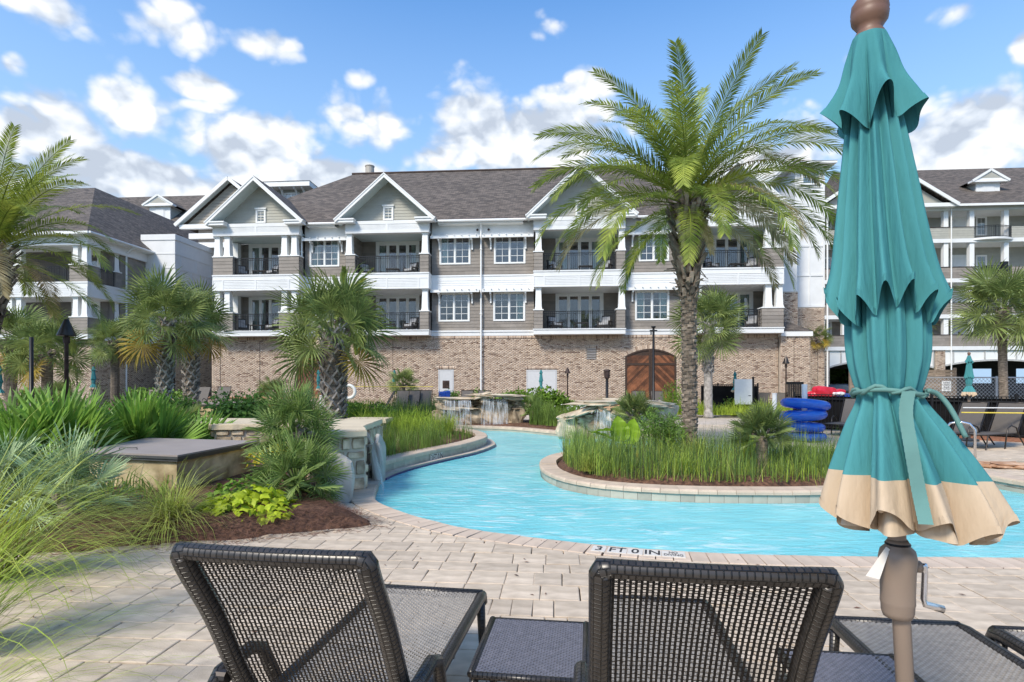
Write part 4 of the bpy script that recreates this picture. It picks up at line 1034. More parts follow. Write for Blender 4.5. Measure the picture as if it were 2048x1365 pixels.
def brick_base():
    a, b = (upx(424, .8), .8), (u4b, .8); g1 = (upx(1250, .8)-a[0], upx(1352, .8)-a[0]); g0 = (upx(593, .8)-a[0], upx(655, .8)-a[0])
    def gate(s, z, g, zs=3.05, zr=.42):
        m = (g[0]+g[1])/2; h = (g[1]-g[0])/2
        return g[0]-.02 < s < g[1]+.02 and z < zs+zr*(1-((s-m)/h)**2)
    dr = [(upx(877, .8)-a[0], upx(907.5, .8)-a[0], 2.32), (upx(1053, .8)-a[0], upx(1113.5, .8)-a[0], 2.30)]
    vt = [(upx(1173, .8)-a[0], upx(1192.5, .8)-a[0], 2.88, 3.5), (upx(1384, .8)-a[0], upx(1406, .8)-a[0], 2.88, 3.5)]
    def skip(s, z):
        if gate(s, z, g0) or gate(s, z, g1): return True
        if any((p < s < q and z < h) or (p-.09 < s < q+.09 and h < z < h+.23) for p, q, h in dr): return True
        return any(p-.05 < s < q+.05 and z0 < z < z1+.18 for p, q, z0, z1 in vt)
    sol = [(p-.1, q+.1, h+.01, h+.22) for p, q, h in dr]+[(p, q, z1+.01, z1+.17) for p, q, z0, z1 in vt]+[(0, b[0]-a[0], S2B-.2, S2B-.012)]
    brick_wall(R, 'brick', a, b, 0, S2B-.205, (0, -1), skip, 3, sol)
    MB().box(a[0], .805, S2B-.21, b[0], 1.2, S2B-.001).build('brick_course_backing', M_bmortar, R)
    # gates of diagonal planks
    for (p, q) in (g0, g1):
        p += a[0]; q += a[0]; m_ = (p+q)/2; h = (q-p)/2; zs, zr = 3.05, .42
        fr = thing  # (parts only)
        door = MB().box(p+.02, .786, .02, q-.02, .798, zs).build('gate', M_brown_frame, R)
        top = MB(); N = 14
        for k in range(N):
            x0, x1 = lerp(p+.02, q-.02, k/N), lerp(p+.02, q-.02, (k+1)/N); f = lambda x: zs+zr*(1-((x-m_)/h)**2)
            top.poly([(x0, .786, zs), (x1, .786, zs), (x1, .786, f(x1)), (x0, .786, f(x0))])
        top.build('gate_head', M_brown_frame, R)
        fm = MB()
        for x0, x1 in ((p+.0, p+.1), (q-.1, q), (m_-.1, m_-.004), (m_+.004, m_+.1)): fm.box(x0, .74, .02, x1, .785, zs+(zr*.9 if abs((x0+x1)/2-m_) < .3 else .0))
        for s_ in (-1, 1): x0, x1 = (p+.1, m_-.1) if s_ < 0 else (m_+.1, q-.1); fm.box(x0, .745, 2.55, x1, .7845, 2.68)
        for k in range(N):
            x0, x1 = lerp(p, q, k/N), lerp(p, q, (k+1)/N); f = lambda x: zs+zr*(1-((x-m_)/h)**2); z0, z1 = f(x0), f(x1)
            fm.poly([(x0, .739, z0-.09), (x1, .739, z1-.09), (x1, .739, z1), (x0, .739, z0)])
        fm.build('gate_frame', M_brown_frame, door)
        r = random.Random(int(p*10))
        for s_ in (-1, 1):
            x0, x1 = (p+.1, m_-.1) if s_ < 0 else (m_+.1, q-.1); w = .16; sl = 1.0; W = x1-x0
            for (za, zb_, ) in ((.03, 2.55), (2.68, zs+.05)):
                c = za-W-w
                while c < zb_+W+w:
                    # board between lines z = c + slope*(x-x0) and +w, clipped to the leaf
                    def lim(c0): return [(x0+W*t/6, c0+(W*t/6 if s_ < 0 else W-W*t/6)*sl) for t in range(7)]
                    poly = lim(c)+lim(c+w-.008)[::-1]
                    poly = clip_half(clip_half(poly, (0, za), (0, 1), 0), (0, zb_), (0, -1), 0)
                    if len(poly) >= 3:
                        ar = abs(sum(poly[i][0]*poly[(i+1) % len(poly)][1]-poly[(i+1) % len(poly)][0]*poly[i][1] for i in range(len(poly))))/2
                        if ar > .01:
                            m = MB(); y = .765+r.uniform(0, .008); n = len(poly); m.v = [(x, y, z) for x, z in poly]+[(x, .786, z) for x, z in poly]
                            m.f.append(tuple(range(n))); m.t.append(0)
                            for k in range(n): m.f.append((k, (k+1) % n, n+(k+1) % n, n+k)); m.t.append(0)
                            m.build('plank', M_stain, door)
                    c += w
        # arch of upright bricks over the gate
        ar = MB(); k = 0; x = p-.1
        while x < q+.1:
            z = zs+zr*(1-((x-m_)/h)**2) if p < x < q else zs; tlt = -2*zr*(x-m_)/h/h; d = Vector((1, 0, tlt)).normalized(); n = Vector((-d.z, 0, d.x))
            ar.obox((x+n.x*.12, .795, z+n.z*.12), d*.029, (0, .014, 0), n*.11, r.random()*.9+.05); x += .068
        ar.build('brick_arch', M_brick, R)
    # grey steel doors
    for i, (p, q, h) in enumerate(dr):
        p += a[0]; q += a[0]; m = MB(); m.box(p, .76, 0, p+.06, .798, h); m.box(q-.06, .76, 0, q, .798, h); m.box(p+.06, .76, h-.06, q-.06, .798, h)
        d = m.build('steel_door', M_doorgrey, R); n = 1 if i == 0 else 2
        for k in range(n):
            x0, x1 = lerp(p+.065, q-.065, k/n)+.004, lerp(p+.065, q-.065, (k+1)/n)-.004
            MB().box(x0, .772, .01, x1, .797, h-.065).build('door_leaf', M_doorgrey, d)
            MB().tube([(x1-.08 if k == 0 else x0+.08, .772, 1.0), (x1-.08 if k == 0 else x0+.08, .72, 1.0), (x1-.18 if k == 0 else x0+.18, .72, 1.0)], .012, 6).build('handle', M_chrome, d)
        if i == 0:
            l = MB(); 
            for k in range(7): z = 1.3+k*.055; l.obox(((p+q)/2, .765, z), (.17, 0, 0), (0, .012, .014), (0, -.006, .012))
            l.box((p+q)/2-.2, .768, 1.24, (p+q)/2+.2, .7715, 1.70); l.build('louvre', M_rust, d)
        else: MB().box((p+q)/2+.35, .765, 1.25, (p+q)/2+.55, .7715, 1.38).build('door_plate', M_rust, d)
    for (p, q, z0, z1) in vt:
        p += a[0]; q += a[0]; m = MB(); m.box(p, .775, z0, q, .798, z1); m2 = MB(); k = 0; z = z0+.05
        d = m.build('vent', mat('vent_back', (.12, .10, .09), .7), R)
        while z < z1: m2.obox(((p+q)/2, .765, z), ((q-p)/2-.02, 0, 0), (0, .022, -.016), (0, .003, .006)); z += .09
        m2.build('louvre', M_doorgrey, d)
    # control joints, camera
    for px in (441, 520, 786): x = upx(px, .8); MB().box(x-.012, .772, .1, x+.012, .78, S2B-.25).build('control_joint', M_brown_frame, R)
brick_base()
def main_roof():
    ev, rv, zr = VW-.5, 9.0, 17.1; uL, uR = u1a-.2, u4b+.4; z = EAVE+.02
    zr = A.Z(349, 720, rv); hip = 6.3; m = MB(); rl = upx(707, rv); ru = uR-hip; bk = 2*rv-ev
    roof_face(m, [(uL, ev, z), (uR, ev, z), (ru, rv, zr), (rl, rv, zr)]); roof_face(m, [(uL, bk, z), (uL, ev, z), (rl, rv, zr)])
    roof_face(m, [(uR, ev, z), (uR, bk, z), (ru, rv, zr)]); roof_face(m, [(uR, bk, z), (uL, bk, z), (rl, rv, zr), (ru, rv, zr)])
    rf = m.build('roof', M_shingle, R)
    d = Vector((ru-rl, 0, 0)); MB().tube([(rl-.1, rv, zr+.03), (ru+.1, rv, zr+.03)], .09, 6).build('ridge_cap', mat('ridge_brown', (.06, .04, .032), .8), rf)
    # vent pipe
    x = upx(736, rv); MB().lathe([(.32, 0), (.32, 1.0), (.35, 1.02), (.35, 1.08), (.05, 1.14)], 14, (x, rv+.4, zr-.35)).build('vent_stack', M_boulder, rf)
    # fascia and gutter between the gables
    for (p, q) in ((u1b+.3, u2a-.75), (u2b+.45, u3a-.6), (u3b+.9, u4a-.8)):
        g = MB(); g.box(p, ev+.02, EAVE-.16, q, ev+.05, EAVE+.015); g.box(p, ev+.05, EAVE-.17, q, VW-.03, EAVE-.14)
        g.tube([(p-.5, ev-.05, EAVE-.03), (q+.6, ev-.05, EAVE-.03)], .075, 8); g.build('gutter', M_white, R)
    # body so that nothing is hollow behind the balconies
    b = MB(); b.box(u1a+1.1, 4.2, 0, u4b-.05, bk-.6, EAVE-.02); b.box(upx(424, .8), .84, .0, u4b, 4.19, S2B-.22); b.build('wall_core', M_siding, R)
    # left end: see-through corner, side wall with windows
    m = MB()
    for zf, zc in ((S2T, S3B), (S3T, 10.1)):
        siding(m, (u1a+1.1, 2.52), (u1a+1.1, 9), zf, zc, (-1, 0))
        m.box(u1a+.05, 2.0, zf, u1a+.45, 2.4, zc)
    m.build('end_siding', M_siding, R)
    c = MB()
    for zf, zc in ((S2T, S3B), (S3T, 10.1)): c.frustum(u1a+.3, 2.0, zf+.0, zc, .19, .19, .16, .16); 
    c.build('column', M_white, R)
    for zf in (S2T, S3T): railing(R, (u1a+.2, 2.0), (u1a+.2, .6), zf)
    # right end: white panelled wall, brick below
    v5 = 3.2; b = MB(); x0, x1 = u4b-.02, upx(1594, v5); zc = 6.95
    b.box(x0, v5, zc, x1, v5+.1, 11.6); k = 0
    for z in (zc, 8.6, 10.2, 11.5): b.box(x0, v5-.03, z, x1, v5-.001, z+.12)
    b.box((x0+x1)/2+.1, v5-.03, zc+.121, (x0+x1)/2+.2, v5-.001, 8.599); b.box((x0+x1)/2+.1, v5-.03, 8.721, (x0+x1)/2+.2, v5-.001, 10.199)
    b.build('white_panelling', M_white2, R)
    brick_wall(R, 'brick', (x0, v5), (x1+.05, v5), 0, zc, (0, -1), None, 8)
main_roof()
# stair tower at the right end
def tower():
    T = Bld('stair_tower', 'tall plain white panelled tower with a window at its top between the two blocks', *A.W(upx(1590, 4.6), 4.6), math.radians(4.3)); r = T.root; w = 1.75
    top = 14.95; zb = 6.2; m = MB(); m.box(0, .01, zb, w, 4, top)
    for z in (zb, 8.1, 9.9, 11.1, 12.4, 13.5, 14.75): m.box(0, -.03, z, w, .009, z+.11)
    for x in (0, w-.1): m.box(x, -.028, zb+.111, x+.1, .0088, top-.3)
    for z0, z1 in ((6.32, 8.09), (8.22, 9.89), (9.9+.12, 11.09), (11.22, 12.39)): m.box(w*.48, -.026, z0, w*.48+.09, .0087, z1)
    m.build('tower_wall', M_white2, r)
    brick_wall(r, 'brick', (0, 0), (w, 0), 0, zb, (0, -1), None, 5)
    MB().box(0, .02, 0, w, 4, zb-.01).build('tower_base', M_bmortar, r)
    window(r, .35, 1.5, 13.68, 14.7, -.06, 1, 2, 2, (0, 0), .1)
    rf = MB(); z = top; roof_face(rf, [(-.5, -.6, z), (w+.5, -.6, z), (w/2, 2, z+1.0)]); roof_face(rf, [(w+.5, -.6, z), (w+.5, 4.6, z), (w/2, 2, z+1.0)]); roof_face(rf, [(w+.5, 4.6, z), (-.5, 4.6, z), (w/2, 2, z+1.0)]); roof_face(rf, [(-.5, 4.6, z), (-.5, -.6, z), (w/2, 2, z+1.0)])
    rf.build('roof', M_shingle, r); MB().box(-.48, -.58, z-.14, w+.48, 4.58, z-.005).build('soffit', M_white, r)
    MB().tube([(w+.12, -.1, 0.2), (w+.12, -.1, 12)], .05, 8).build('downspout', M_white, r)
tower()
def annex():
    T = Bld('brick_annex', 'low brick pump room with a small shingled roof at the right end of the block', *A.W(u4b+.02, .5), math.radians(4.3)); r = T.root; w = upx(1619.5, .5)-u4b; h = 4.1
    brick_wall(r, 'brick', (0, 0), (w, 0), 0, h, (0, -1), None, 9, [(0, w, h-.2, h-.01)]); brick_wall(r, 'brick', (w, 0), (w, 3), 0, h, (1, 0), None, 10)
    MB().box(.01, .02, 0, w-.02, 2.9, h-.01).build('wall_core', M_bmortar, r)
    MB().box(-.02, -.12, h, w+.1, 2.9, h+.27).build('fascia', M_white, r)
    rf = MB(); z = h+.275; roof_face(rf, [(0, -.14, z), (w+.12, -.14, z), (w-.7, 1.1, z+.62), (.01, 1.1, z+.62)]); roof_face(rf, [(w+.12, -.14, z), (w+.12, 2.9, z), (w-.7, 1.8, z+.62), (w-.7, 1.1, z+.62)])
    rf.build('roof', M_shingle, r); x = w*.45; MB().box(x-.012, -.02, .1, x+.012, -.013, h-.25).build('control_joint', M_brown_frame, r)
annex()

# ------------------------------------------------------------------ left building
def left_block():
    B = Bld('condominium', 'left hand taupe condominium block with a corner balcony and a flat topped hip roof', -26.25, 35.0, math.radians(4.3)); r = B.root
    U = B.U; uL = -9.5; vb = 2.3
    xr = U(170, 0)
    for i, (zf, zc) in enumerate(((S2T, S3B), (S3T, 10.05))):
        m = MB(); d0, d1 = -2.9, -.9
        siding(m, (uL, vb), (-.35, vb), zf, zc, (0, -1), holes=[(d0-uL, d1-uL, zf, zf+2.42)]); m.build('recess_siding', M_sidingd, r)
        patio_door(r, d0, d1, zf+.005, zf+2.42, vb, 3, (1.3, 1))
        for (p0, p1, q0, q1, pu) in ((-1.0, .18, 0.0, .95, [(-.72, .3), (-.13, .3)]), (U(2, 0), U(48, 0), 0, .95, [(U(24, .3), .3), (U(42, .3), .3)]), (-.45, .1, vb+.05, vb+.55, [(-.17, vb+.3)])):
            m = MB()
            siding(m, (p0, q0+.02), (p1, q0+.02), zf, zf+1.02, (0, -1), .2); siding(m, (p1, q0+.02), (p1, q1), zf, zf+1.02, (1, 0), .2); siding(m, (p0, q1), (p0, q0+.02), zf, zf+1.02, (-1, 0), .2); m.build('pier', M_siding, r)
            c = MB(); c.box(p0-.04, q0-.02, zf+1.021, p1+.04, q1+.03, zf+1.08)
            for x, y in pu: c.frustum(x, y, zf+1.081, zc-.1, .19, .19, .155, .155); c.frustum(x, y, zc-.099, zc-.001, .19, .19, .19, .19); c.frustum(x, y, zf+1.0812, zf+1.18, .21, .21, .21, .21)
            c.build('column', M_white, r)
        railing(r, (U(48, .25), .25), (-1.01, .25), zf); railing(r, (.0, .96), (-.0, vb+.05), zf)
        m = MB(); d0 = .0
        siding(m, (.02, vb+.55), (.02, 5.2), zf-.0, zc if i == 0 else 10.1, (1, 0)); m.build('wall_siding', M_siding, r)
    b = MB(); b.box(uL, 0, S3B, .2, vb-.02, S3T); b.box(uL, vb-.02, S3B, .12, 5.2, S3T-.02); b.box(uL, -.03, S3T-.1, .23, -.001, S3T-.004); b.box(.201, -.02, S3T-.1, .23, 5.2, S3T-.004)
    for k in range(7): x = lerp(-6.3, .15, k/6); b.box(x-.05, -.018, S3B+.06, x+.05, -.001, S3T-.3)
    for k in range(1, 5): b.box(-6, -.012, S3B+.06+k*.11, .2, -.001, S3B+.08+k*.11); b.box(.2001, .0, S3B+.06+k*.11, .212, 5.2, S3B+.08+k*.11)
    b.box(uL, 0, S2B, .2, 5.2, S2T); b.box(uL, 0, 10.05, .2, .4, EAVE); b.box(-.2, .4, 10.05, .2, 5.2, EAVE); b.box(uL, .401, 10.2, -.21, vb, 10.26)
    b.build('slab_band', M_white2, r)
    g = MB(); g.box(uL, -.5, EAVE-.14, .62, -.45, EAVE+.02); g.box(.57, -.449, EAVE-.14, .62, 5.3, EAVE+.02); g.box(uL, -.449, EAVE-.15, .569, 5.3, EAVE-.12); g.tube([(.68, -.4, EAVE-.03), (.68, 5.3, EAVE-.03)], .075, 8); g.build('gutter', M_white, r)
    MB().tube([(.66, vb+.95, EAVE-.1), (.4, vb+.95, EAVE-.35), (.15, vb+.95, EAVE-.6), (.15, vb+.95, .3)], .055, 8).build('downspout', M_white, r)
    brick_wall(r, 'brick', (uL, .4), (.1, .4), 0, S2B-.2, (0, -1), None, 21, [(0, .1-uL, S2B-.19, S2B-.012)], bw=.203)
    brick_wall(r, 'brick', (.1, .4), (.1, 12), 0, S2B-.02, (1, 0), None, 22)
    # white panelled block
    x1 = U(350, 5.2); x0 = .02; v0 = 5.2; zt = 11.95; zb = 7.2; v1 = 12.3; m = MB(); m.box(x0-.3, v0, S2B, x1, v1, zt)
    m.box(x0-.32, v0-.05, zt-.35, x1+.05, v1, zt+.05)
    for z in (S3B-.1, 9.6, 10.6): m.box(x0, v0-.025, z, x1, v0-.001, z+.1); m.box(x1+.001, v0, z, x1+.025, v1, z+.1)
    for k in range(5): v = lerp(v0, v1-.1, k/4); m.box(x1+.001, v, S2B, x1+.024, v+.1, 9.599); m.box(x1+.001, v+.6, 9.701, x1+.024, v+.7, 10.599)
    m.box((x0+x1)/2, v0-.024, S2B, (x0+x1)/2+.1, v0-.001, 9.599); m.build('white_panelling', M_white2, r)
    brick_wall(r, 'brick', (x1+.03, v0), (x1+.03, v1), 0, S2B+1.6, (1, 0), None, 23)
    MB().box(x1*.3, v0+1.0, zt+.051, x1*.75, v0+1.7, zt+.35).build('roof_unit', M_rust, r)
    # roof
    z = EAVE+.02; zr = B.Z(376, 190, 8); ra, rb = U(120, 8)-1.5, U(190, 8); rf = MB(); e = .62; bk = 60
    roof_face(rf, [(uL-4, -.5, z), (e, -.5, z), (rb, 8, zr), (ra, 8, zr)]); roof_face(rf, [(e, -.5, z), (e, bk, z), (rb, bk, zr), (rb, 8, zr)])
    roof_face(rf, [(ra, 8, zr), (rb, 8, zr), (rb, bk, zr), (ra, bk, zr)]); roof_face(rf, [(uL-4, bk, z), (uL-4, -.5, z), (ra, 8, zr), (ra, bk, zr)])
    rf.build('roof', M_shingle, r)
    MB().box(uL, vb+.02, 0, -.02, 12, EAVE-.05).build('wall_core', M_sidingd, r)
left_block()

# ------------------------------------------------------------------ blocks behind
def dormer(root, u, v, z, w=2.0, h=1.9, d=3.0, panelled=True):
    m = MB(); m.box(u-w/2, v, z, u+w/2, v+d, z+h); dm = m.build('dormer', M_white, root)
    s = MB(); siding(s, (u-w/2-.01, v+d), (u-w/2-.01, v+.12), z, z+h-.1, (-1, 0)); s.build('dormer_siding', M_sage, dm); s = MB(); siding(s, (u+w/2+.01, v+.12), (u+w/2+.01, v+d), z, z+h-.1, (1, 0)); s.build('dormer_siding', M_sage, dm)
    p = MB(); p.box(u-.55, v-.03, z+.15, u+.55, v-.001, z+h-.2); p.box(u-.42, v-.05, z+.28, u+.42, v-.031, z+h-.33); p.build('shutter', M_white2, dm)
    hw = w/2+.55; zz = z+h; za = zz+hw*.62; g = MB(); g.poly([(u-hw, v-.3, zz), (u+hw, v-.3, zz), (u, v-.3, za)]); g.box(u-hw, v-.35, zz-.12, u+hw, v+.2, zz+.04); g.build('pediment', M_white, dm)
    t = MB(); k = .55; t.poly([(u-hw*k, v-.306, zz+.2), (u+hw*k, v-.306, zz+.2), (u, v-.306, zz+.2+hw*k*.62)]); t.build('tympanum', M_sage, dm)
    rf = MB(); roof_face(rf, [(u+hw, v-.34, zz), (u+hw, v+d+1.5, zz), (u, v+d+1.5, za), (u, v-.34, za)]); roof_face(rf, [(u-hw, v+d+1.5, zz), (u-hw, v-.34, zz), (u, v-.34, za), (u, v+d+1.5, za)]); rf.build('dormer_roof', M_shingle, dm)
    rk = MB()
    for s_ in (-1, 1):
        a = Vector((u+s_*hw, v-.36, zz-.03)); b = Vector((u, v-.36, za-.03)); dd = (b-a)/2; rk.obox((a+b)/2, dd*1.0, (0, .04, 0), Vector((-dd.z, 0, dd.x)).normalized()*.09)
    rk.build('rake_board', M_white, dm)
def back_block():
    B = Bld('condominium', 'far block behind with brown shingled roof, small dormer and wide tan gable', -42, 58, math.radians(4.3)); r = B.root
    zr = B.Z(393, 330, 8); ze = zr-6.2; w = 60; rf = MB(); roof_face(rf, [(-10, 0, ze), (w, 0, ze), (w, 8, zr), (-10, 8, zr)]); roof_face(rf, [(w, 16, ze), (-10, 16, ze), (-10, 8, zr), (w, 8, zr)]); rf.build('roof', M_shingle, r)
    MB().box(-10, .6, 0, w, 15.4, ze-.02).build('wall_core', M_siding, r)
    u = B.U(330, 3); zz = B.Z(442, 330, 2.2); dormer(r, u, 2.2, zz-.3, 2.3, 1.9, 4)
    # wide gable behind the first bay
    v = -12; ga = B.U(463, v); hw = B.U(463, v)-B.U(358, v); za = B.Z(358, 463, v); zb = B.Z(450, 463, v); g = MB(); z = zb
    while z < za-.5:
        z1 = min(z+.24, za-.45); k0 = (hw-.6)*(1-(z-zb)/(za-.45-zb)); k1 = (hw-.6)*(1-(z1-zb)/(za-.45-zb)); g.quad((ga-k0, v-.03, z), (ga+k0, v-.03, z), (ga+k1, v, z1), (ga-k1, v, z1), .4); z = z1
    g.build('gable_siding', mat('tan_siding', (.36, .32, .26), .7, .05, 3, tone=.05), r)
    rf = MB(); roof_face(rf, [(ga+hw, v-.5, zb), (ga+hw, v+10, zb), (ga, v+10, za), (ga, v-.5, za)]); roof_face(rf, [(ga-hw, v+10, zb), (ga-hw, v-.5, zb), (ga, v-.5, za), (ga, v+10, za)]); rf.build('gable_roof', M_shingle, r)
    rk = MB()
    for s_ in (-1, 1):
        a = Vector((ga+s_*hw, v-.52, zb-.1)); b = Vector((ga, v-.52, za-.12)); dd = (b-a)/2; rk.obox((a+b)/2, dd, (0, .05, 0), Vector((-dd.z, 0, dd.x)).normalized()*.13)
    sf = MB()
    for s_ in (-1, 1): sf.quad((ga+s_*(hw-.1), v-.48, zb-.12), (ga+s_*(hw-.1), v-.02, zb-.12), (ga, v-.02, za-.2), (ga, v-.48, za-.2))
    sf.build('gable_soffit', M_soffit, r)
    rk.box(ga-hw+.3, v-.4, zb-.35, ga+hw, v-.05, zb-.02); rk.box(ga-hw+1.2, v-.6, zb-1.9, ga+hw, v-.05, zb-1.5); rk.box(ga-hw+1.0, v-.3, zb-1.1, ga-hw+3, v-.06, zb-.7)
    for k in range(3):
        x = ga-hw+2.2+k*1.6; prev = None
        for j in range(7):
            t = j/6*PI/2; p = Vector((x, v-.1-.9*(1-math.cos(t)), zb-3.4+1.5*math.sin(t)))
            if prev is not None: rk.obox((p+prev)/2, (.07, 0, 0), (p-prev)/2*1.05, (0, (p-prev).z*.3, -(p-prev).y*.3))
            prev = p
    rk.build('rake_board', M_white, r)
    MB().box(ga-hw+1.6, v, 0, ga+hw-.5, 0, zb-.36).build('gable_wall', M_siding, r)
    # roof lantern
    v = -6; c = B.U(582, v); w = (B.U(630, v)-B.U(537, v))/2; z1 = B.Z(376, 582, v); m = MB(); m.box(c-w*.62, v, z1-4, c+w*.62, v+3, z1-.2); cu = m.build('roof_lantern', M_sage, r)
    MB().box(c-w, v-1.0, z1-.2, c+w, v+4, z1+.22).build('cornice', M_white, cu); window(r, c-.6, c+.8, z1-1.9, z1-.45, v-.05, 2, 1, 1, (0, 0), .14)
    rf = MB(); z = z1+.225; a = w+.05; roof_face(rf, [(c-a, v-1.05, z), (c+a, v-1.05, z), (c, v+1.5, z+.95)]); roof_face(rf, [(c+a, v-1.05, z), (c+a, v+4.05, z), (c, v+1.5, z+.95)]); roof_face(rf, [(c-a, v+4.05, z), (c-a, v-1.05, z), (c, v+1.5, z+.95)]); rf.build('lantern_roof', M_shingle, cu)
    bk = MB()
    for x in (c-w*.62-.02, c+w*.62+.02, c-w*.3, c+w*.3):
        prev = None
        for j in range(6):
            t = j/5*PI/2; p = Vector((x, v-.02-.8*(1-math.cos(t)), z1-1.3+1.05*math.sin(t)))
            if prev is not None: bk.obox((p+prev)/2, (.06, 0, 0), (p-prev)/2*1.05, (0, (p-prev).z*.3, -(p-prev).y*.3))
            prev = p
    bk.build('bracket', M_white, cu)
back_block()
def right_block():
    B = Bld('condominium', 'five storey pale block on the right with open walkways, a dormer and arched garage openings', *[(1641-1024)/FPX*47.5, 47.5], math.radians(4.3)); r = B.root; U = B.U
    fl = [4.55, 7.16, 10.1, 13.36, 15.98]; W = 40; vb = 2.0; v0 = 0; uc = U(1900, 0)
    M_rs = M_siding
    posts = [U(1646, 0), U(1690, 0), U(1740, 0), U(1790, 0), U(1845, 0), U(1893, 0), U(1945, 0), U(2014, 0), U(2085, 0), U(2150, 0), U(2230, 0), U(2300, 0)]
    for i in range(4):
        z, zn = fl[i], fl[i+1]
        s = MB(); s.box(-.02, v0-.05, z-.32, W, vb-.01, z); s.build('slab_band', M_white2, r)
        m = MB(); bal = (U(1948, 0), U(2023, 0))
        siding(m, (.1, v0), (bal[0], v0), z, z+.92, (0, -1), .2) if i > 0 else siding(m, (.1, v0), (W, v0), z, z+.92, (0, -1), .2)
        m.build('parapet', M_rs if i < 3 else M_sage, r); m = MB()
        if i > 0: siding(m, (bal[1], v0), (W, v0), z, z+.92, (0, -1), .2)
        m.box(.1, .06, z, .15, vb, z+.92); m.build('parapet', M_rs if i < 3 else M_sage, r)
        if i > 0:
            railing(r, bal[0:1]+(v0+.02,), bal[1:2]+(v0+.02,), z+.02, .95, .12, bow=.45); sb = MB(); n = 12
            q = [(lerp(bal[0]-.1, bal[1]+.1, k/n), v0-.06-.5*math.sin(PI*k/n)) for k in range(n+1)]; sb.prism(q, z-.16, z); sb.build('curved_slab', M_white2, r)
        MB().box(.1, v0-.04, z+.921, bal[0], v0+.06, z+.97).build('top_rail', M_rust, r)
        m = MB(); doors = [U(1905, vb), U(1930, vb)]; wn = [U(1951, vb), U(1970, vb)]
        siding(m, (0, vb), (W, vb), z, zn-.3, (0, -1), .19); m.build('walkway_siding', M_sage if i > 1 else M_siding, r)
        for dx in (0, 11.5):
            d0, d1 = doors[0]+dx, doors[1]+dx
            dd = MB().box(d0-.12, vb-.06, z, d1+.12, vb-.02, z+2.35).build('door', M_white, r); MB().box(d0+.05, vb-.085, z+.02, d1-.05, vb-.061, z+2.1).build('door_leaf', M_white2, dd); MB().box((d0+d1)/2-.1, vb-.1, z+1.35, (d0+d1)/2+.1, vb-.086, z+1.0).build('door_number', M_rust, dd)
            MB().lathe([(.05, 0), (.11, .1), (.08, .32), (.02, .36)], 8, (d1+.4, vb-.15, z+1.75)).build('wall_lamp', M_black, r)
        window(r, wn[0], wn[1]+.1, z+.7, z+2.3, vb-.05, 1, 2, 3, (.8, 0), .1)
        window(r, .9, 1.8, z+.7, z+2.3, vb-.05, 1, 2, 3, (.8, 0), .1)
        for x in posts: MB().box(x-.18, v0+.05, z, x+.18, v0+.41, zn-.321).build('column', M_white, r)
    s = MB(); s.box(-.02, v0-.05, fl[4]-.32, W, vb, fl[4]+.05); s.build('frieze', M_white2, r)
    # ground floor: arches of white panels, brick piers, dark car park
    for (a, b) in ((U(1657, 0), U(1868, 0)), (U(1877, 0), U(2130, 0)), (U(2140, 0), U(2400, 0))):
        m = MB(); N = 16; z1 = fl[0]-.34; fr = MB(); aw = b-a
        def arch(t): return 2.75+.62*math.sin(PI*t)**.75
        for k in range(N):
            t0, t1 = k/N, (k+1)/N; x0, x1 = lerp(a, b, t0), lerp(a, b, t1); m.poly([(x0, .1, arch(t0)), (x1, .1, arch(t1)), (x1, .1, z1), (x0, .1, z1)]); m.poly([(x0, .1, arch(t0)), (x0, .4, arch(t0)), (x1, .4, arch(t1)), (x1, .1, arch(t1))])
            fr.obox(((x0+x1)/2, .07, (arch(t0)+arch(t1))/2+.06), ((x1-x0)/2, 0, (arch(t1)-arch(t0))/2), (0, .028, 0), (0, 0, .07))
        for k in range(9): x = lerp(a, b, k/8); fr.box(x-.05, .045, arch(k/8)+.12, x+.05, .099, z1)
        m.build('arch_panel', M_white, r); fr.build('arch_trim', mat('grey_trim', (.42, .42, .41), .6), r)
    for px in (1641, 1872, 2135): x = U(px, 0); brick_wall(r, 'brick', (x, .05), (x+.75, .05), 0, fl[0]-.33, (0, -1), None, 31+px); MB().box(x, .06, 0, x+.75, 1.2, fl[0]-.34).build('pier', M_bmortar, r)
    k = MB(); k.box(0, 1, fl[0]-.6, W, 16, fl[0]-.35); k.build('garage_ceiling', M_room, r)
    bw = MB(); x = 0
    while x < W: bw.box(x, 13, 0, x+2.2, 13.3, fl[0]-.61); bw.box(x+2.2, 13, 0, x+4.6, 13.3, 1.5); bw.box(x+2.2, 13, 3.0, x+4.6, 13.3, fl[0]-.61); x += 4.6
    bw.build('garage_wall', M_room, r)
    # roofs
    ze = fl[4]+.05; zr = B.Z(338, 1950, 8.5); rf = MB(); roof_face(rf, [(3.5, -.6, ze), (W, -.6, ze), (W, 8.5, zr), (5.0, 8.5, zr)]); roof_face(rf, [(W, 17, ze), (3.5, 17, ze), (5.0, 8.5, zr), (W, 8.5, zr)]); roof_face(rf, [(3.5, 17, ze), (3.5, -.6, ze), (5.0, 8.5, zr)]); rf.build('roof', M_shingle, r)
    MB().box(-.1, -.62, ze-.16, W, -.55, ze+.02).build('gutter', M_white, r)
    ga, gb = -.7, U(1918, -.8); gm = (ga+gb)/2; za = ze+(gb-gm)*.66; g = MB(); g.poly([(ga+.7, -.3, ze+.1), (gb-.7, -.3, ze+.1), (gm, -.3, za-.4)]); g.build('gable_siding', M_sage, r)
    rf = MB(); roof_face(rf, [(gb, -.8, ze), (gb, 9, ze), (gm, 9, za), (gm, -.8, za)]); roof_face(rf, [(ga, 9, ze), (ga, -.8, ze), (gm, -.8, za), (gm, 9, za)]); rf.build('gable_roof', M_shingle, r)
    rk = MB()
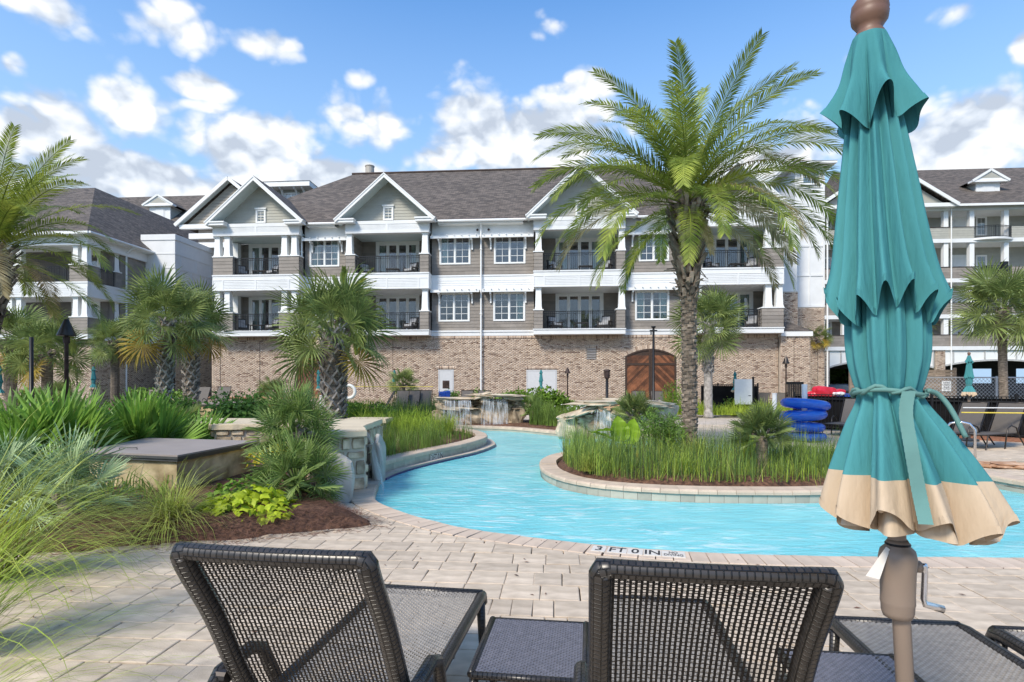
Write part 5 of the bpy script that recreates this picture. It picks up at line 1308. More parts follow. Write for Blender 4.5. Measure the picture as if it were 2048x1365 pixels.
    for s_ in (-1, 1):
        a = Vector(((ga if s_ < 0 else gb), -.82, ze-.08)); b = Vector((gm, -.82, za-.12)); dd = (b-a)/2; rk.obox((a+b)/2, dd, (0, .05, 0), Vector((-dd.z, 0, dd.x)).normalized()*.13)
    rk.box(ga+.1, -.7, ze-.2, gb-.1, -.05, ze+.1); rk.build('rake_board', M_white, r)
    u = (U(1952, 2.4)+U(1993, 2.4))/2; dormer(r, u, 2.2, B.Z(400, 1972, 2.2), 1.9, 1.55, 4); dormer(r, u+7.5, 2.2, B.Z(400, 1972, 2.2), 1.9, 1.55, 4)
    MB().box(.0, vb+.02, fl[0], W, 16, fl[4]).build('wall_core', M_siding, r)
    MB().tube([(U(1901, 0), -.1, fl[4]-.2), (U(1901, 0), -.1, .3)], .05, 8).build('downspout', M_white, r)
right_block()

# ================================================================== PLANTS
def frond_mesh(name, L, e0, drop, m, seedv, llen=.42, n=58, w=.016, twist=0.0, lax=.5, wid=1.0):
    """feather leaf: rachis bending down from elevation e0 by 'drop', leaflets on both sides; grows along +X"""
    r = random.Random(seedv); mb = MB(); pts = []; p = Vector((0, 0, 0)); N = 22
    for k in range(N+1):
        t = k/N; e = e0-drop*(t**1.6); pts.append(p.copy()); p = p+Vector((math.cos(e), math.sin(t*2.2+seedv)*.05*twist, math.sin(e)))*(L/N)
    mb.tube(pts, [lerp(.022, .004, k/N) for k in range(N+1)], 4, cap=False, flat=.6)
    for k in range(n):
        t = .10+.90*k/(n-1); f = t*N; i = min(int(f), N-1); base = pts[i].lerp(pts[i+1], f-i); d = (pts[min(i+1, N)]-pts[i]).normalized()
        side = Vector((0, 1, 0)); up = d.cross(side)*-1; up = side.cross(d)*-1 if side.cross(d).z < 0 else side.cross(d)
        ll = llen*(math.sin(PI*min(1, .12+t*.82))**.55)*r.uniform(.85, 1.1)
        for s in (-1, 1):
            sw = lerp(.55, 1.3, t)+r.uniform(-.12, .12); vv = lerp(.45, .15, t)+r.uniform(-.18, .18)
            dd = (side*s*wid+d*sw+up*vv).normalized(); tip = base+dd*ll+Vector((0, 0, -lax*ll*ll*.9*r.uniform(.5, 1.3))); mid = base+dd*ll*.5+Vector((0, 0, -lax*ll*ll*.12))
            nn = dd.cross(up).normalized()*w; tn = r.random()*.9+.01
            mb.quad(base-nn*.5, mid-nn, mid+nn, base+nn*.5, tn); mb.tri(mid-nn, tip, mid+nn, tn)
    return mb.mesh(name, m)
def fan_mesh(name, r_, pet, m, seedv, n=34, span=5.2, droop=.25, cup=.35, w=.032, stiff=True):
    """fan leaf: petiole along +X, then pleated segments; costa curves down"""
    r = random.Random(seedv); mb = MB(); mb.tube([(0, 0, 0), (pet*.5, 0, pet*.03), (pet, 0, -.01)], [.016, .011, .009], 4, cap=False)
    c = Vector((pet, 0, -.01))
    for k in range(n):
        a = -span/2+span*k/(n-1)+r.uniform(-.03, .03); L = r_*(.72+.28*math.cos(a*.55))*r.uniform(.88, 1.06)
        d = Vector((math.cos(a), math.sin(a), cup*(1-math.cos(a))*.35+.06*math.sin(k*2.9))).normalized(); nrm = Vector((-math.sin(a), math.cos(a), 0))
        m1 = c+d*L*.5; dr = droop*L*(1.0+.6*r.random()); tip = c+d*L*.95+Vector((0, 0, -dr)); m2 = c+d*L*.78+Vector((0, 0, -dr*.35)); z = Vector((0, 0, .012))
        t = r.random()*.8+.05; nw = nrm*w*(r_/1.0)**.5
        mb.quad(c, m1-nw, m1+z, c, t) if False else mb.tri(c, m1-nw, m1+z, t); mb.tri(c, m1+z, m1+nw, t*.97+.01)
        mb.quad(m1-nw, m2-nw*.55, m2+z*.5, m1+z, t); mb.quad(m1+z, m2+z*.5, m2+nw*.55, m1+nw, t*.97+.01)
        mb.tri(m2-nw*.55, tip, m2+nw*.55, t)
    return mb.mesh(name, m)
def orient(o, az, el, roll=0.0):
    """turn an object that grows along +X to azimuth az and elevation el"""
    o.rotation_euler = (Matrix.Rotation(az, 4, 'Z') @ Matrix.Rotation(-el, 4, 'Y') @ Matrix.Rotation(roll, 4, 'X')).to_euler()

FR = {}
def date_fronds(key, L, dry=False):
    if key in FR: return FR[key]
    out = []
    for i, (e0, drop) in enumerate(((1.25, .55), (1.15, .9), (.95, 1.2), (.7, 1.5), (.4, 1.55), (.1, 1.5), (-.25, 1.1), (-.6, .8))):
        out.append([frond_mesh('frond', L, e0, drop, L_date, i*3+j, llen=L*.152, n=90, w=.0135, twist=.6*j-.3, lax=.55) for j in (0, 1)])
    FR[key] = out; return out
def date_palm(label, x, y, z0, zc, L, trunk_r, nf, seedv, boots=True, lean=(0, 0), key='a', drymix=.12, group=None, crown_r=None, fr=None):
    r = random.Random(seedv); t = thing('date_palm', label, 'palm tree', (x, y, z0), 0, group); H = zc-z0; fs = date_fronds(key, L)
    pts = [(lean[0]*k/8*k/8, lean[1]*k/8*k/8, H*k/8) for k in range(9)]
    mb = MB(); N = 46; prof = []
    tp = [Vector((lean[0]*(k/N)**2, lean[1]*(k/N)**2, H*k/N)) for k in range(N+1)]
    mb.tube(tp, [trunk_r*(1.12 if k < 3 else 1.0)*(1+.05*(k % 2)) for k in range(N+1)], 14); mb.build('trunk', M_trunk, t, smooth=False)
    # persistent leaf bases: small on the lower trunk, shaggy under the crown
    bm = MB(); n = int(H*60)
    for k in range(n):
        f = k/n; z = H*f; a = k*2.39996; up = max(0, (f-.58)/.42); 
        c = Vector((lean[0]*f*f, lean[1]*f*f, z)); o = Vector((math.cos(a), math.sin(a), 0)); s = Vector((-math.sin(a), math.cos(a), 0)); rr = trunk_r*(.97 if up == 0 else .97+.6*math.sin(PI*min(1, up*.9)))
        ln = lerp(.05, .42, min(1, up*2.2))*r.uniform(.7, 1.3); wd = lerp(.055, .045, up); spl = lerp(.25, .8, up)*r.uniform(.4, 1.3); d = (o*spl+Vector((0, 0, 1))+s*r.uniform(-.25, .25)*(1 if up else .2)).normalized()
        b = c+o*rr*.94; m_ = b+d*ln; th = .022
        bm.obox((b+m_)/2+o*.005, s*wd*(1 if not up else .8), (o*d.z-Vector((0, 0, 1))*d.dot(o)).normalized()*th, d*ln/2, r.random()*.98+.01)
    for k in range(int(H*26)):   # ragged split strips hanging out of the upper trunk
        f = .60+.40*r.random(); a = r.random()*2*PI; o = Vector((math.cos(a), math.sin(a), 0)); s = Vector((-math.sin(a), math.cos(a), 0)); c = Vector((lean[0]*f*f, lean[1]*f*f, H*f)); rr = trunk_r*(1.0+.55*math.sin(PI*min(1, (f-.6)/.4*.9)))
        b = c+o*rr; d = (o*r.uniform(.2, .9)+s*r.uniform(-.7, .7)+Vector((0, 0, r.uniform(-.7, 1)))).normalized(); l = r.uniform(.12, .30); bm.obox(b+d*l/2, s*r.uniform(.008, .03), d.cross(s).normalized()*.006, d*l/2, r.random()*.98+.01)
    bm.build('leaf_base', M_boot, t, kind='stuff')
    if boots:
        rt = MB()
        for k in range(70): a = r.random()*2*PI; q = trunk_r*r.uniform(1.0, 1.35); rt.tube([(q*math.cos(a)*.8, q*math.sin(a)*.8, r.uniform(.1, .45)), (q*math.cos(a)*1.15, q*math.sin(a)*1.15, 0)], .014, 4)
        rt.build('root_skirt', M_fiber, t, kind='stuff')
    top = Vector((lean[0], lean[1], H))
    cl = [0, 0, 0, 1, 1, 1, 2, 2, 2, 2, 3, 3, 3, 3, 4, 4, 4, 4, 5, 5, 5, 6, 6, 7]
    lst = fr if fr else [(cl[int(k/nf*len(cl))], k*2.39996+r.uniform(-.2, .2), r.uniform(.88, 1.06), 0) for k in range(nf)]
    for c, az, sc, dry in lst:
        o = link('frond', fs[c][r.randrange(2)], t, top+Vector((math.cos(az), math.sin(az), 0))*trunk_r*.5+Vector((0, 0, lerp(.25, -.12, c/7)))); o.rotation_euler = (r.uniform(-.15, .15), r.uniform(-.08, .08), az); o.scale = (sc, sc, sc)
        if dry or r.random() < drymix*(c >= 5): me = o.data.copy(); me.materials.clear(); me.materials.append(L_dateold); o.data = me
    if True:   # young spear leaves in the heart and fibre under them
        h = MB()
        for k in range(16): a = r.random()*2*PI; l = L*r.uniform(.3, .5); h.tube([top+Vector((0, 0, -.1)), top+Vector((math.cos(a)*l*.12, math.sin(a)*l*.12, l*.5)), top+Vector((math.cos(a)*l*.25, math.sin(a)*l*.25, l))], [.02, .012, .002], 4)
        h.build('spear_leaf', L_date, t)
    return t

SF = {}
def sabal_leaves(key, R_, pet, m, droop=.28, w=.024, n=34):
    if key not in SF: SF[key] = [fan_mesh('fan_leaf', R_, pet, m, i+3, n, 4.9, droop*(.7+.3*i), .5, w) for i in range(4)]
    return SF[key]
def sabal(label, x, y, z0, zc, R_, tr, nl, seedv, style='boots', lean=(0, 0), yellow=.1, group=None, name='sabal_palm', key='s', m=None, pet=None, elr=(-.85, 1.3), droop=.16, cat='palm tree', w=.026):
    r = random.Random(seedv); t = thing(name, label, cat, (x, y, z0), 0, group); H = zc-z0
    if H > .25:
        N = max(6, int(H*7)); tp = [Vector((lean[0]*(k/N-1)**2*-1+lean[0], lean[1]*(k/N), H*k/N)) for k in range(N+1)]
        mb = MB(); mb.tube(tp, [tr*(1.25-.25*min(1, k/3))*(1+.03*(k % 2)) for k in range(N+1)], 12); mb.build('trunk', M_trunk if style != 'grey' else M_bootg, t)
        bm = MB(); n = int(H*34); zs = .0 if style == 'boots' else .45 if style == 'grey' else .85
        for k in range(n):
            f = k/n
            if f < zs and style != 'boots': continue
            i = min(int(f*N), N-1); c = tp[i].lerp(tp[i+1], f*N-i); a = k*2.39996*1.0; o = Vector((math.cos(a), math.sin(a), 0)); s = Vector((-math.sin(a), math.cos(a), 0))
            for sg in (-1, 1):   # split leaf base: two straps crossing the trunk like lattice
                d = (Vector((0, 0, 1))*.9+s*sg*.75+o*.22*(1+f*.5)).normalized(); b = c+o*tr*.98-s*sg*.02; ln = r.uniform(.20, .30)*max(.7, tr/.2); e = b+d*ln
                bm.obox((b+e)/2, d.cross(o).normalized()*.026, o*.014, d*ln/2, r.random()*.98+.01)
        bm.build('leaf_base', M_bootg if style in ('boots', 'grey') else M_boot, t, kind='stuff')
    top = Vector((lean[0], lean[1], H)); R_ = R_*(.70 if pet is None else 1); pet = R_*.85 if pet is None else pet; ls = sabal_leaves(key+'%.1f' % R_, R_, pet, m or L_sabal, droop, w)
    for k in range(nl):
        f = (k+.5)/nl; el = lerp(elr[1], elr[0], f**1.05)+r.uniform(-.12, .12); az = k*2.39996+r.uniform(-.2, .2); sc = r.uniform(.82, 1.08)
        o = link('fan_leaf', ls[r.randrange(4)], t, top+Vector((math.cos(az), math.sin(az), 0))*tr*.5+Vector((0, 0, lerp(.15, -.25, f)*min(1, R_)))); orient(o, az, el, r.choice((-1, 1))*r.uniform(.1, 1.25)); o.scale = (sc, sc, sc)
        if r.random() < yellow*(2.5 if f > .8 else .0): me = o.data.copy(); me.materials.clear(); me.materials.append(L_sabaly); o.data = me
    return t

# --- the palms
fr_main = [(0, 1.6, .98, 0), (0, .9, 1.0, 0), (0, -1.2, .9, 0), (1, 2.3, .9, 0), (1, .35, 1.08, 0), (1, -.3, 1.0, 0), (1, 3.5, .95, 0), (1, -2.1, .9, 0),
           (2, .05, 1.08, 0), (2, 3.05, 1.1, 0), (2, 1.3, 1, 0), (2, -.9, .95, 0), (2, 2.6, 1.0, 0), (2, 4.2, .9, 0), (2, .6, 1.05, 0),
           (3, 3.3, 1.08, 0), (3, -.15, 1.1, 0), (3, 2.2, 1.05, 0), (3, .9, 1, 0), (3, 4.0, 1.0, 0), (3, -.7, .95, 0), (3, 5.2, .9, 0), (3, 2.85, 1.1, 0), (3, .25, 1.1, 1),
           (4, 3.0, 1.06, 0), (4, 3.6, 1.06, 0), (4, .1, 1.08, 0), (4, .55, 1.04, 1), (4, -.45, 1.0, 0), (4, 2.4, 1, 0), (4, 4.4, .95, 0), (4, 1.5, 1, 0), (4, 5.6, .95, 0),
           (5, 3.2, 1.0, 0), (5, 2.7, 1.0, 0), (5, 3.9, .98, 0), (5, -.2, 1.0, 0), (5, .35, .95, 0), (5, 5.3, .9, 0), (5, 1.2, .9, 0), (5, 4.7, .85, 0),
           (6, 3.4, .85, 0), (6, 2.9, .8, 0), (6, -.3, .85, 0), (6, .2, .8, 1), (6, 4.5, .75, 0), (6, 5.5, .6, 0), (7, 3.6, .6, 0), (7, -.5, .55, 0), (7, 4.9, .42, 1), (7, 5.0, .35, 0)]+[(c, a*2.39996+.3, s_, 0) for a, (c, s_) in enumerate(((1, .8), (2, .9), (3, 1), (4, 1), (5, 1), (3, 1.02), (4, 1.02), (5, .95), (2, .95), (4, .98), (5, .9), (3, .95), (6, .8), (5, .85))[::2])]
date_palm('tall date palm with shaggy trunk and wide crown, standing on the planted island', 3.74, 12.0, .1, 5.35, 3.3, .142, 50, 4, lean=(-.06, 0), fr=fr_main)
date_palm('date palm with arching fronds at the left edge of the picture', -12.9, 14.0, 0, 4.75, 3.3, .2, 46, 9, lean=(.1, 0), drymix=.4)
date_palm('small grey green date palm rising behind the middle sabal palm', -7.1, 24, 0, 4.3, 2.1, .16, 34, 12, boots=False, key='b', drymix=0)
SG = 'sabal palms around the pool'
sabal('leaning sabal palm with grey lattice trunk, left of the pair behind the palmetto', -12.35, 20, 0, 3.75, 1.45, .2, 34, 1, 'boots', lean=(.25, 0), yellow=.2, group=SG)
sabal('sabal palm with grey lattice trunk, right of the pair behind the palmetto', -12.9+.35, 22.3, 0, 3.9, 1.3, .22, 30, 2, 'boots', yellow=.35, group=SG)
sabal('shady sabal palm against the brick corner of the left block', -20.9, 30, 0, 3.7, 1.15, .2, 34, 3, 'smooth', yellow=.15, group=SG)
sabal('stout sabal palm with crossed brown leaf bases in front of the left plank gate', -4.95, 16, 0, 3.05, 1.4, .25, 36, 5, 'boots', lean=(-.1, 0), yellow=.12, group=SG)
sabal('slender sabal palm with lattice neck right behind the island date palm', 8.95, 26, 0, 4.25, 1.55, .19, 34, 6, 'grey', yellow=.0, group=SG)
sabal('bright sabal palm with dark smooth trunk at the right edge', 17.3, 20.0, 0, 4.15, 1.5, .13, 40, 7, 'smooth', lean=(-.1, 0), yellow=0, group=SG)
sabal('sabal palm whose crown shows on both sides of the folded teal parasol', 19.1, 28.5, 0, 4.9, 1.7, .18, 38, 8, 'smooth', yellow=.1, group=SG)
sabal('small palm beside the downspout of the white stair tower', 18.7, 35, 0, 4.3, .8, .12, 22, 9, 'smooth', yellow=.5, group=SG)
sabal('low sabal palm with drooping leaves near the left picture edge', -19.0, 21.6, 0, 3.1, 1.35, .2, 36, 10, 'smooth', yellow=.35, group=SG)
sabal('sabal palm with wide open fans left of the cone shaded lamp', -15.9, 19.5, 0, 2.6, 1.15, .16, 26, 11, 'smooth', yellow=.15, group=SG)
sabal('palm on short trunk against the brick wall behind the pool umbrella', -5.6, 29.2, 0, 1.5, .75, .14, 18, 13, 'smooth', yellow=0, key='ss', name='fan_palm')
sabal('dark fan palm growing in the bed below the white drain pipe', -11.8, 28.0, .1, .9, .85, .14, 24, 14, 'smooth', yellow=.2, key='ss', name='fan_palm')
sabal('small fan palm at the foot of the lamp on the far left', -20.2, 25.5, .1, .8, .85, .14, 22, 15, 'smooth', yellow=0, key='ss', name='fan_palm')
FG = 'low fan palms in the beds'
def low_fan(label, x, y, z0, zc, R_, n, seedv, key, m=L_fan, tr=.09, elr=(-.25, 1.45), pet=None, droop=.05):
    return sabal(label, x, y, z0, zc, R_, tr, n, seedv, 'smooth', yellow=0, group=FG, name='fan_palm', key=key, m=m, pet=pet, elr=elr, droop=droop, cat='fan palm', w=.012)
low_fan('bright fan palm, upper crown on a short stem before the stone wall', -2.95, 7.75, .12, .92, .55, 34, 21, 'f1')
low_fan('spiky fan palm low on the mulch under the taller fan palm', -2.72, 7.2, .1, .34, .55, 42, 22, 'f1', elr=(-.8, 1.3))
low_fan('dwarf fan palm on the island near the blue tubes', 4.12, 9.4, .15, .72, .46, 34, 23, 'f2', m=L_sabal, elr=(-.1, 1.4))
low_fan('small fan palm with open crown behind the grey lid', -7.0, 12.0, .14, .72, .42, 20, 24, 'f2', elr=(-.1, .9))
low_fan('small fan palm on the island in front of the right waterfall rock', 2.75, 12.9, .2, .85, .5, 26, 25, 'f2', m=L_sabal)
low_fan('green fan palm beside the hedge behind the left waterfall', .75, 20.9, .1, .55, .6, 24, 26, 'f1', m=L_fan)
low_fan('silver leaved palmetto in front of the grey lidded box', -4.75, 6.1, .1, .36, .46, 17, 27, 'f3', m=L_silver, elr=(-.1, 1.5), pet=.35)
low_fan('silver leaved palmetto behind the long grass at the left edge', -5.6, 6.2, .1, .38, .5, 18, 28, 'f3', m=L_silver, elr=(0, 1.4), pet=.35)
# saw palmetto with long upright leaves
def palmetto(label, x, y, n, seedv, sc=1.0):
    r = random.Random(seedv); t = thing('saw_palmetto', label, 'palmetto', (x, y, .12), 0, 'green palmettos left of the grey lidded box')
    if 'pl' not in SF: SF['pl'] = [fan_mesh('palmetto_leaf', .72, .4, L_palmetto, 40+i, 24, 2.5+.4*i, .02, .2, .032) for i in range(3)]
    for k in range(n):
        az = r.uniform(-.6, PI+.6) if k % 3 else r.uniform(-PI, 0); o = link('palmetto_leaf', SF['pl'][k % 3], t, (r.gauss(0, .22), r.gauss(0, .16), 0)); orient(o, az, r.uniform(.45, 1.45), r.uniform(-1.2, 1.2)); s = sc*r.uniform(.8, 1.15); o.scale = (s, s, s)
    return t
palmetto('tall green palmetto with pointed leaves below the cone shaded lamp', -7.1, 8.7, 26, 1, 1.35)
palmetto('green palmetto right behind the grey lid with leaves leaning right', -6.7, 10.4, 24, 2, 1.25)
palmetto('dark green palmetto behind the long grass at far left', -8.6, 8.2, 24, 3, 1.2)

def blades(mb, x, y, z, n, L, spread, w, seedv, bend=.6, aim=None, rad=.08, seg=5, up=.25):
    r = random.Random(seedv)
    for k in range(n):
        a = r.random()*2*PI if aim is None else aim[0]+r.gauss(0, aim[1]); l = L*r.uniform(.55, 1.1); q = r.random()**.5*rad; b = r.random()*2*PI
        p = Vector((x+math.cos(b)*q, y+math.sin(b)*q, z)); tilt = r.random()**.8*spread+up*.2; o = Vector((math.cos(a), math.sin(a), 0)); s = Vector((-math.sin(a), math.cos(a), 0)); t = r.random()*.98+.01; e = PI/2-tilt; prev = p; pw = w*r.uniform(.7, 1.2)
        bd = bend*r.uniform(.5, 1.4)
        for j in range(seg):
            e -= bd/seg*(j+1)*.6; q2 = prev+(o*math.cos(e)+Vector((0, 0, math.sin(e))))*(l/seg); w0 = pw*(1-j/seg)**.6; w1 = pw*(1-(j+1)/seg)**.6
            if j == seg-1: mb.tri(prev-s*w0, prev+s*w0, q2, t)
            else: mb.quad(prev-s*w0, prev+s*w0, q2+s*w1, q2-s*w1, t)
            prev = q2
def grass(label, x, y, z, n, L, spread, w, seedv, m=L_grass, name='grass_clump', group=None, cat='ornamental grass', dry=0, **kw):
    t = thing(name, label, cat, (x, y, z), 0, group); mb = MB(); blades(mb, 0, 0, 0, n, L, spread, w, seedv, **kw); mb.build('grass_blades', m, t, kind='stuff')
    if dry: mb = MB(); blades(mb, 0, 0, 0, dry, L*.62, spread*1.35, w*.9, seedv+99, **kw); mb.build('dry_blades', L_grassd, t, kind='stuff')
    return t
grass('wispy green and tan muhly grass clump before the grey lidded box', -3.62, 6.05, .08, 800, .92, 1.25, .0034, 1, dry=650, rad=.1, bend=.9)
LG = 'long grasses at the left edge'
grass('long yellow green grass arching in from the left edge over the pine straw', -4.3, 4.6, .0, 260, 1.75, .95, .0058, 2, rad=.25, bend=.62, aim=(.35, .6), group=LG, seg=8, dry=40)
grass('bright grass nearest the left edge reaching up over the palmettos', -3.35, 3.3, .0, 190, 1.6, .85, .0052, 3, m=L_grassb, rad=.2, bend=.5, aim=(.55, .5), group=LG, seg=8, dry=20)
grass('fine grass at the lower left corner spreading low over the pavers', -2.55, 2.35, .0, 120, 1.35, 1.15, .0028, 4, rad=.2, bend=.55, aim=(.5, .4), group=LG, seg=8)
# reeds
def reeds(label, poly, n, h, w, seedv, m=L_reed, z=.12, name='reed_bed', tilt=.12, edge=.0, kind='stuff', bend=.15):
    r = random.Random(seedv); xs = [p[0] for p in poly]; ys = [p[1] for p in poly]; mb = MB(); k = 0
    while k < n:
        x, y = r.uniform(min(xs), max(xs)), r.uniform(min(ys), max(ys))
        if not inside((x, y), poly): continue
        k += 1; a = r.random()*2*PI; l = h*r.uniform(.35, 1.1)*(.62+.5*abs(math.sin(x*2.1+seedv)*math.cos(y*2.7+seedv*2))); p = Vector((x, y, z)); tl = abs(r.gauss(0, tilt)); o = Vector((math.cos(a), math.sin(a), 0)); s = Vector((-math.sin(a), math.cos(a), 0))*w; t = r.random()*.98+.01; e = PI/2-tl; s2 = Vector((math.cos(a), math.sin(a), 0))*w
        m1 = p+(o*math.cos(e)+Vector((0, 0, math.sin(e))))*l*.5; e -= bend*r.random()*2; m2 = m1+(o*math.cos(e)+Vector((0, 0, math.sin(e))))*l*.5
        mb.quad(p-s, p+s, m1+s*.8, m1-s*.8, t); mb.tri(m1-s*.8, m1+s*.8, m2, t)
        if w > .004: mb.quad(p-s2, p+s2, m1+s2*.8, m1-s2*.8, t); mb.tri(m1-s2*.8, m1+s2*.8, m2, t)
    return mb.build(name, m, kind=kind, label=label, cat='reeds')
def ring(cx, cy, rx, ry, n=14): return [(cx+rx*math.cos(2*PI*k/n), cy+ry*math.sin(2*PI*k/n)) for k in range(n)]
isl_r = offset_closed(isle, .42)
reeds('upright green reeds along the near rim of the island bed', [p for p in isl_r if p[1] < 9.4]+[(5.7, 10.2), (3, 9.8), (1.1, 10.4)], 1700, .78, .0036, 1, tilt=.16, bend=.3)
reeds('thin green grass filling the island around the palm', isl_r, 3600, .70, .004, 2, m=L_grassb, tilt=.5, bend=.8)
reeds('tan dry stems scattered among the island grasses', isl_r, 700, .62, .0036, 31, m=L_grassd, tilt=.35, bend=.7)
reeds('dark green reeds in patches across the island', isl_r, 1500, .82, .0042, 32, m=L_reedd, tilt=.14, bend=.25)
reeds('tan dry stems among the reeds of the left bank', [(-2.6, 10.1), (-2.2, 11.2), (-1.7, 12.6), (-1.5, 13.2), (-2.2, 14.5), (-3.6, 14), (-3.4, 11)], 400, .7, .004, 33, m=L_grassd, tilt=.3, bend=.6)
reeds('dense upright reeds at the left tip of the island', [p for p in isl_r if p[0] < 2.0 and p[1] < 12.5], 1100, .95, .0038, 3, bend=.25)
reeds('dark upright rushes on the right end of the island', [(4.6, 8.6), (5.8, 9.1), (6.0, 10.2), (5.0, 10.5), (4.5, 9.6)], 520, .75, .0045, 4, m=L_reed)
reeds('tall reeds behind the left curb of the pool', [(-2.6, 10.1), (-2.2, 11.2), (-1.7, 12.6), (-1.5, 13.2), (-2.2, 14.5), (-3.6, 14), (-3.4, 11)], 2000, .80, .0042, 5, bend=.3)
reeds('sparse short reeds near the tip of the left bank', [(-1.5, 13.6), (-1.1, 14.8), (-1.1, 16), (-2.2, 17), (-3, 15)], 420, .6, .0055, 6)
reeds('bright grass tufts on the left bank behind the reeds', [(-3.4, 12.5), (-1.9, 13.5), (-1.9, 16.4), (-4.5, 16.8)], 1700, .95, .007, 7, m=L_grassb, tilt=.25, bend=.4)
reeds('dark green rushes left of the back waterfall', [(-4.6, 21), (-2.8, 21.2), (-2.9, 23.5), (-5, 24)], 1500, 1.15, .009, 8, m=L_reedd, z=0)
reeds('green reeds right of the back waterfall', [(.6, 20.0), (1.9, 18.6), (2.2, 19.4), (1.6, 22), (.7, 22)], 1500, 1.0, .008, 9)
reeds('grass strip growing along the foot of the brick wall', [(-22, 30.8), (-6.5, 29.6), (-6.5, 30.4), (-22, 31.8)], 5200, .75, .016, 10, m=L_shrubb, z=.15, tilt=.5, bend=.9)
reeds('pale grass in the beds right of the double door', [(3.4, 26.5), (13.6, 25.4), (13.8, 26.8), (3.4, 28.5)], 3600, .85, .014, 11, m=L_grassb, z=.1, tilt=.35, bend=.6)
reeds('grass behind the left bank in front of the deck chairs', [(-8.5, 18.9), (-3.2, 21.3), (-4.8, 24), (-9.5, 23)], 3200, .8, .011, 12, m=L_grassb, z=0, tilt=.35, bend=.6)
reeds('grey green grass around the second grey lidded box', [(-14, 14.8), (-9, 14.6), (-8, 16.4), (-13, 15.7)], 1500, .6, .009, 13, m=L_grass, z=.12, tilt=.5, bend=.9)
reeds('thin reeds in the bed behind the palmettos', [(-9.5, 9.8), (-6.4, 10.2), (-6.4, 13.5), (-9.5, 13.6)], 2200, .62, .006, 14, m=L_reed, z=.14)
reeds('green ground cover between the palmettos and the lidded box', [(-8, 6.2), (-4.4, 6.6), (-4.2, 7.2), (-6.8, 9.6), (-9, 9.6)], 1800, .5, .008, 15, m=L_shrub, z=.12, tilt=.7, bend=.8)

def shrub(label, x, y, z, rx, ry, rz, n, s, m, seedv, name='shrub', group=None, cat='shrub', thin=False):
    """many small leaves through a lumpy volume"""
    r = random.Random(seedv); mb = MB(); lumps = [(r.uniform(-.55, .55), r.uniform(-.55, .55), r.uniform(.2, .65), r.uniform(.35, .55)) for _ in range(11)]
    k = 0
    while k < n:
        l = lumps[r.randrange(len(lumps))]; th = r.random()*2*PI; ph = math.acos(r.uniform(-.4, 1)); q = l[3]*(r.random()**.33)*r.uniform(.85, 1.12)
        p = Vector(((l[0]+q*math.sin(ph)*math.cos(th))*rx, (l[1]+q*math.sin(ph)*math.sin(th))*ry, (l[2]+q*math.cos(ph))*rz))
        if p.z < 0: continue
        k += 1; d = Vector((r.gauss(0, 1), r.gauss(0, 1), r.gauss(.5, .8))).normalized(); u = d.cross(Vector((r.gauss(0, 1), r.gauss(0, 1), r.gauss(0, 1)))).normalized(); ss = s*r.uniform(.6, 1.3); wd = ss*(.12 if thin else .42); v = d.cross(u); t = r.random()*.98+.01
        mb.quad(p, p+u*ss*.5+v*wd+d*wd*.3, p+u*ss, p+u*ss*.5-v*wd+d*wd*.3, t)
    t_ = thing(name, label, cat, (x, y, z), 0, group); mb.build('foliage', m, t_, kind='stuff')
    st = MB(); 
    for k in range(7): a = r.random()*6.28; st.tube([(0, 0, -.05), (math.cos(a)*rx*.3, math.sin(a)*ry*.3, rz*.5), (math.cos(a)*rx*.5, math.sin(a)*ry*.5, rz*.85)], [.012, .008, .003], 4)
    st.build('stem', M_trunk, t_)
    return t_
SH = 'rounded shrubs in the beds'
shrub('bright feathery mounded shrub left of the two behind the stone wall', -4.25, 17.2, .1, 1.15, .9, .95, 3600, .10, L_shrubb, 1, group=SH, thin=True)
shrub('bright feathery mounded shrub right of the two behind the stone wall', -3.05, 16.4, .1, .95, .8, .75, 2800, .10, L_shrubb, 2, group=SH, thin=True)
shrub('dark rounded shrub at the foot of the leaning sabal palm', -11.3, 18.9, 0, 1.0, .9, 1.2, 2200, .11, L_shrub, 3, group=SH)
shrub('dark shrub right of the second grey lidded box', -8.9, 18.6, 0, 1.1, .9, 1.25, 2200, .11, L_shrub, 4, group=SH)
shrub('fine leaved round shrub at the left foot of the island palm', 3.05, 11.6, .15, .58, .5, .82, 3200, .085, L_shrub, 5, group=SH, thin=True)
shrub('broad green hedge behind the back waterfall and before the double door', .95, 23.6, 0, 2.0, .8, 1.3, 5200, .12, L_shrubb, 6, name='hedge', group=SH)
shrub('dark clipped shrub under the white downspout', -1.7, 28.6, .1, .65, .6, 1.15, 1300, .12, L_shrub, 7, group=SH)
shrub('dark shrub against the wall left of the gate', -3.0, 28.9, .1, .6, .6, 1.1, 1200, .12, L_shrub, 8, group=SH)
shrub('low green shrub right of the middle sabal palm', -4.9, 19.6, 0, 1.3, .9, .9, 2200, .11, L_shrub, 9, group=SH)
shrub('dark bush growing at the wall behind the pair of sabal palms', -17.2, 28.5, .1, 2.2, .8, 1.2, 3000, .16, L_shrub, 10, group=SH)
shrub('low bush with white flowers beside the back waterfall hedge', 3.1, 22.4, .1, 1.2, .6, .7, 1600, .09, L_shrub, 11, group=SH)
shrub('bush of mixed foliage against the wall on the far left', -22.5, 27.5, 0, 1.8, .9, 1.5, 2200, .16, L_shrub, 12, group=SH)
shrub('bamboo like shrub before the right plank gate', 7.0, 24.6, 0, .8, .6, 1.6, 1400, .13, L_shrubb, 13, group=SH, thin=True)
shrub('low green mound behind the date palm trunk on the deck edge', 11.2, 28.3, 0, .9, .6, .8, 900, .12, L_shrub, 14, group=SH)
wf = MB(); r_ = random.Random(6)
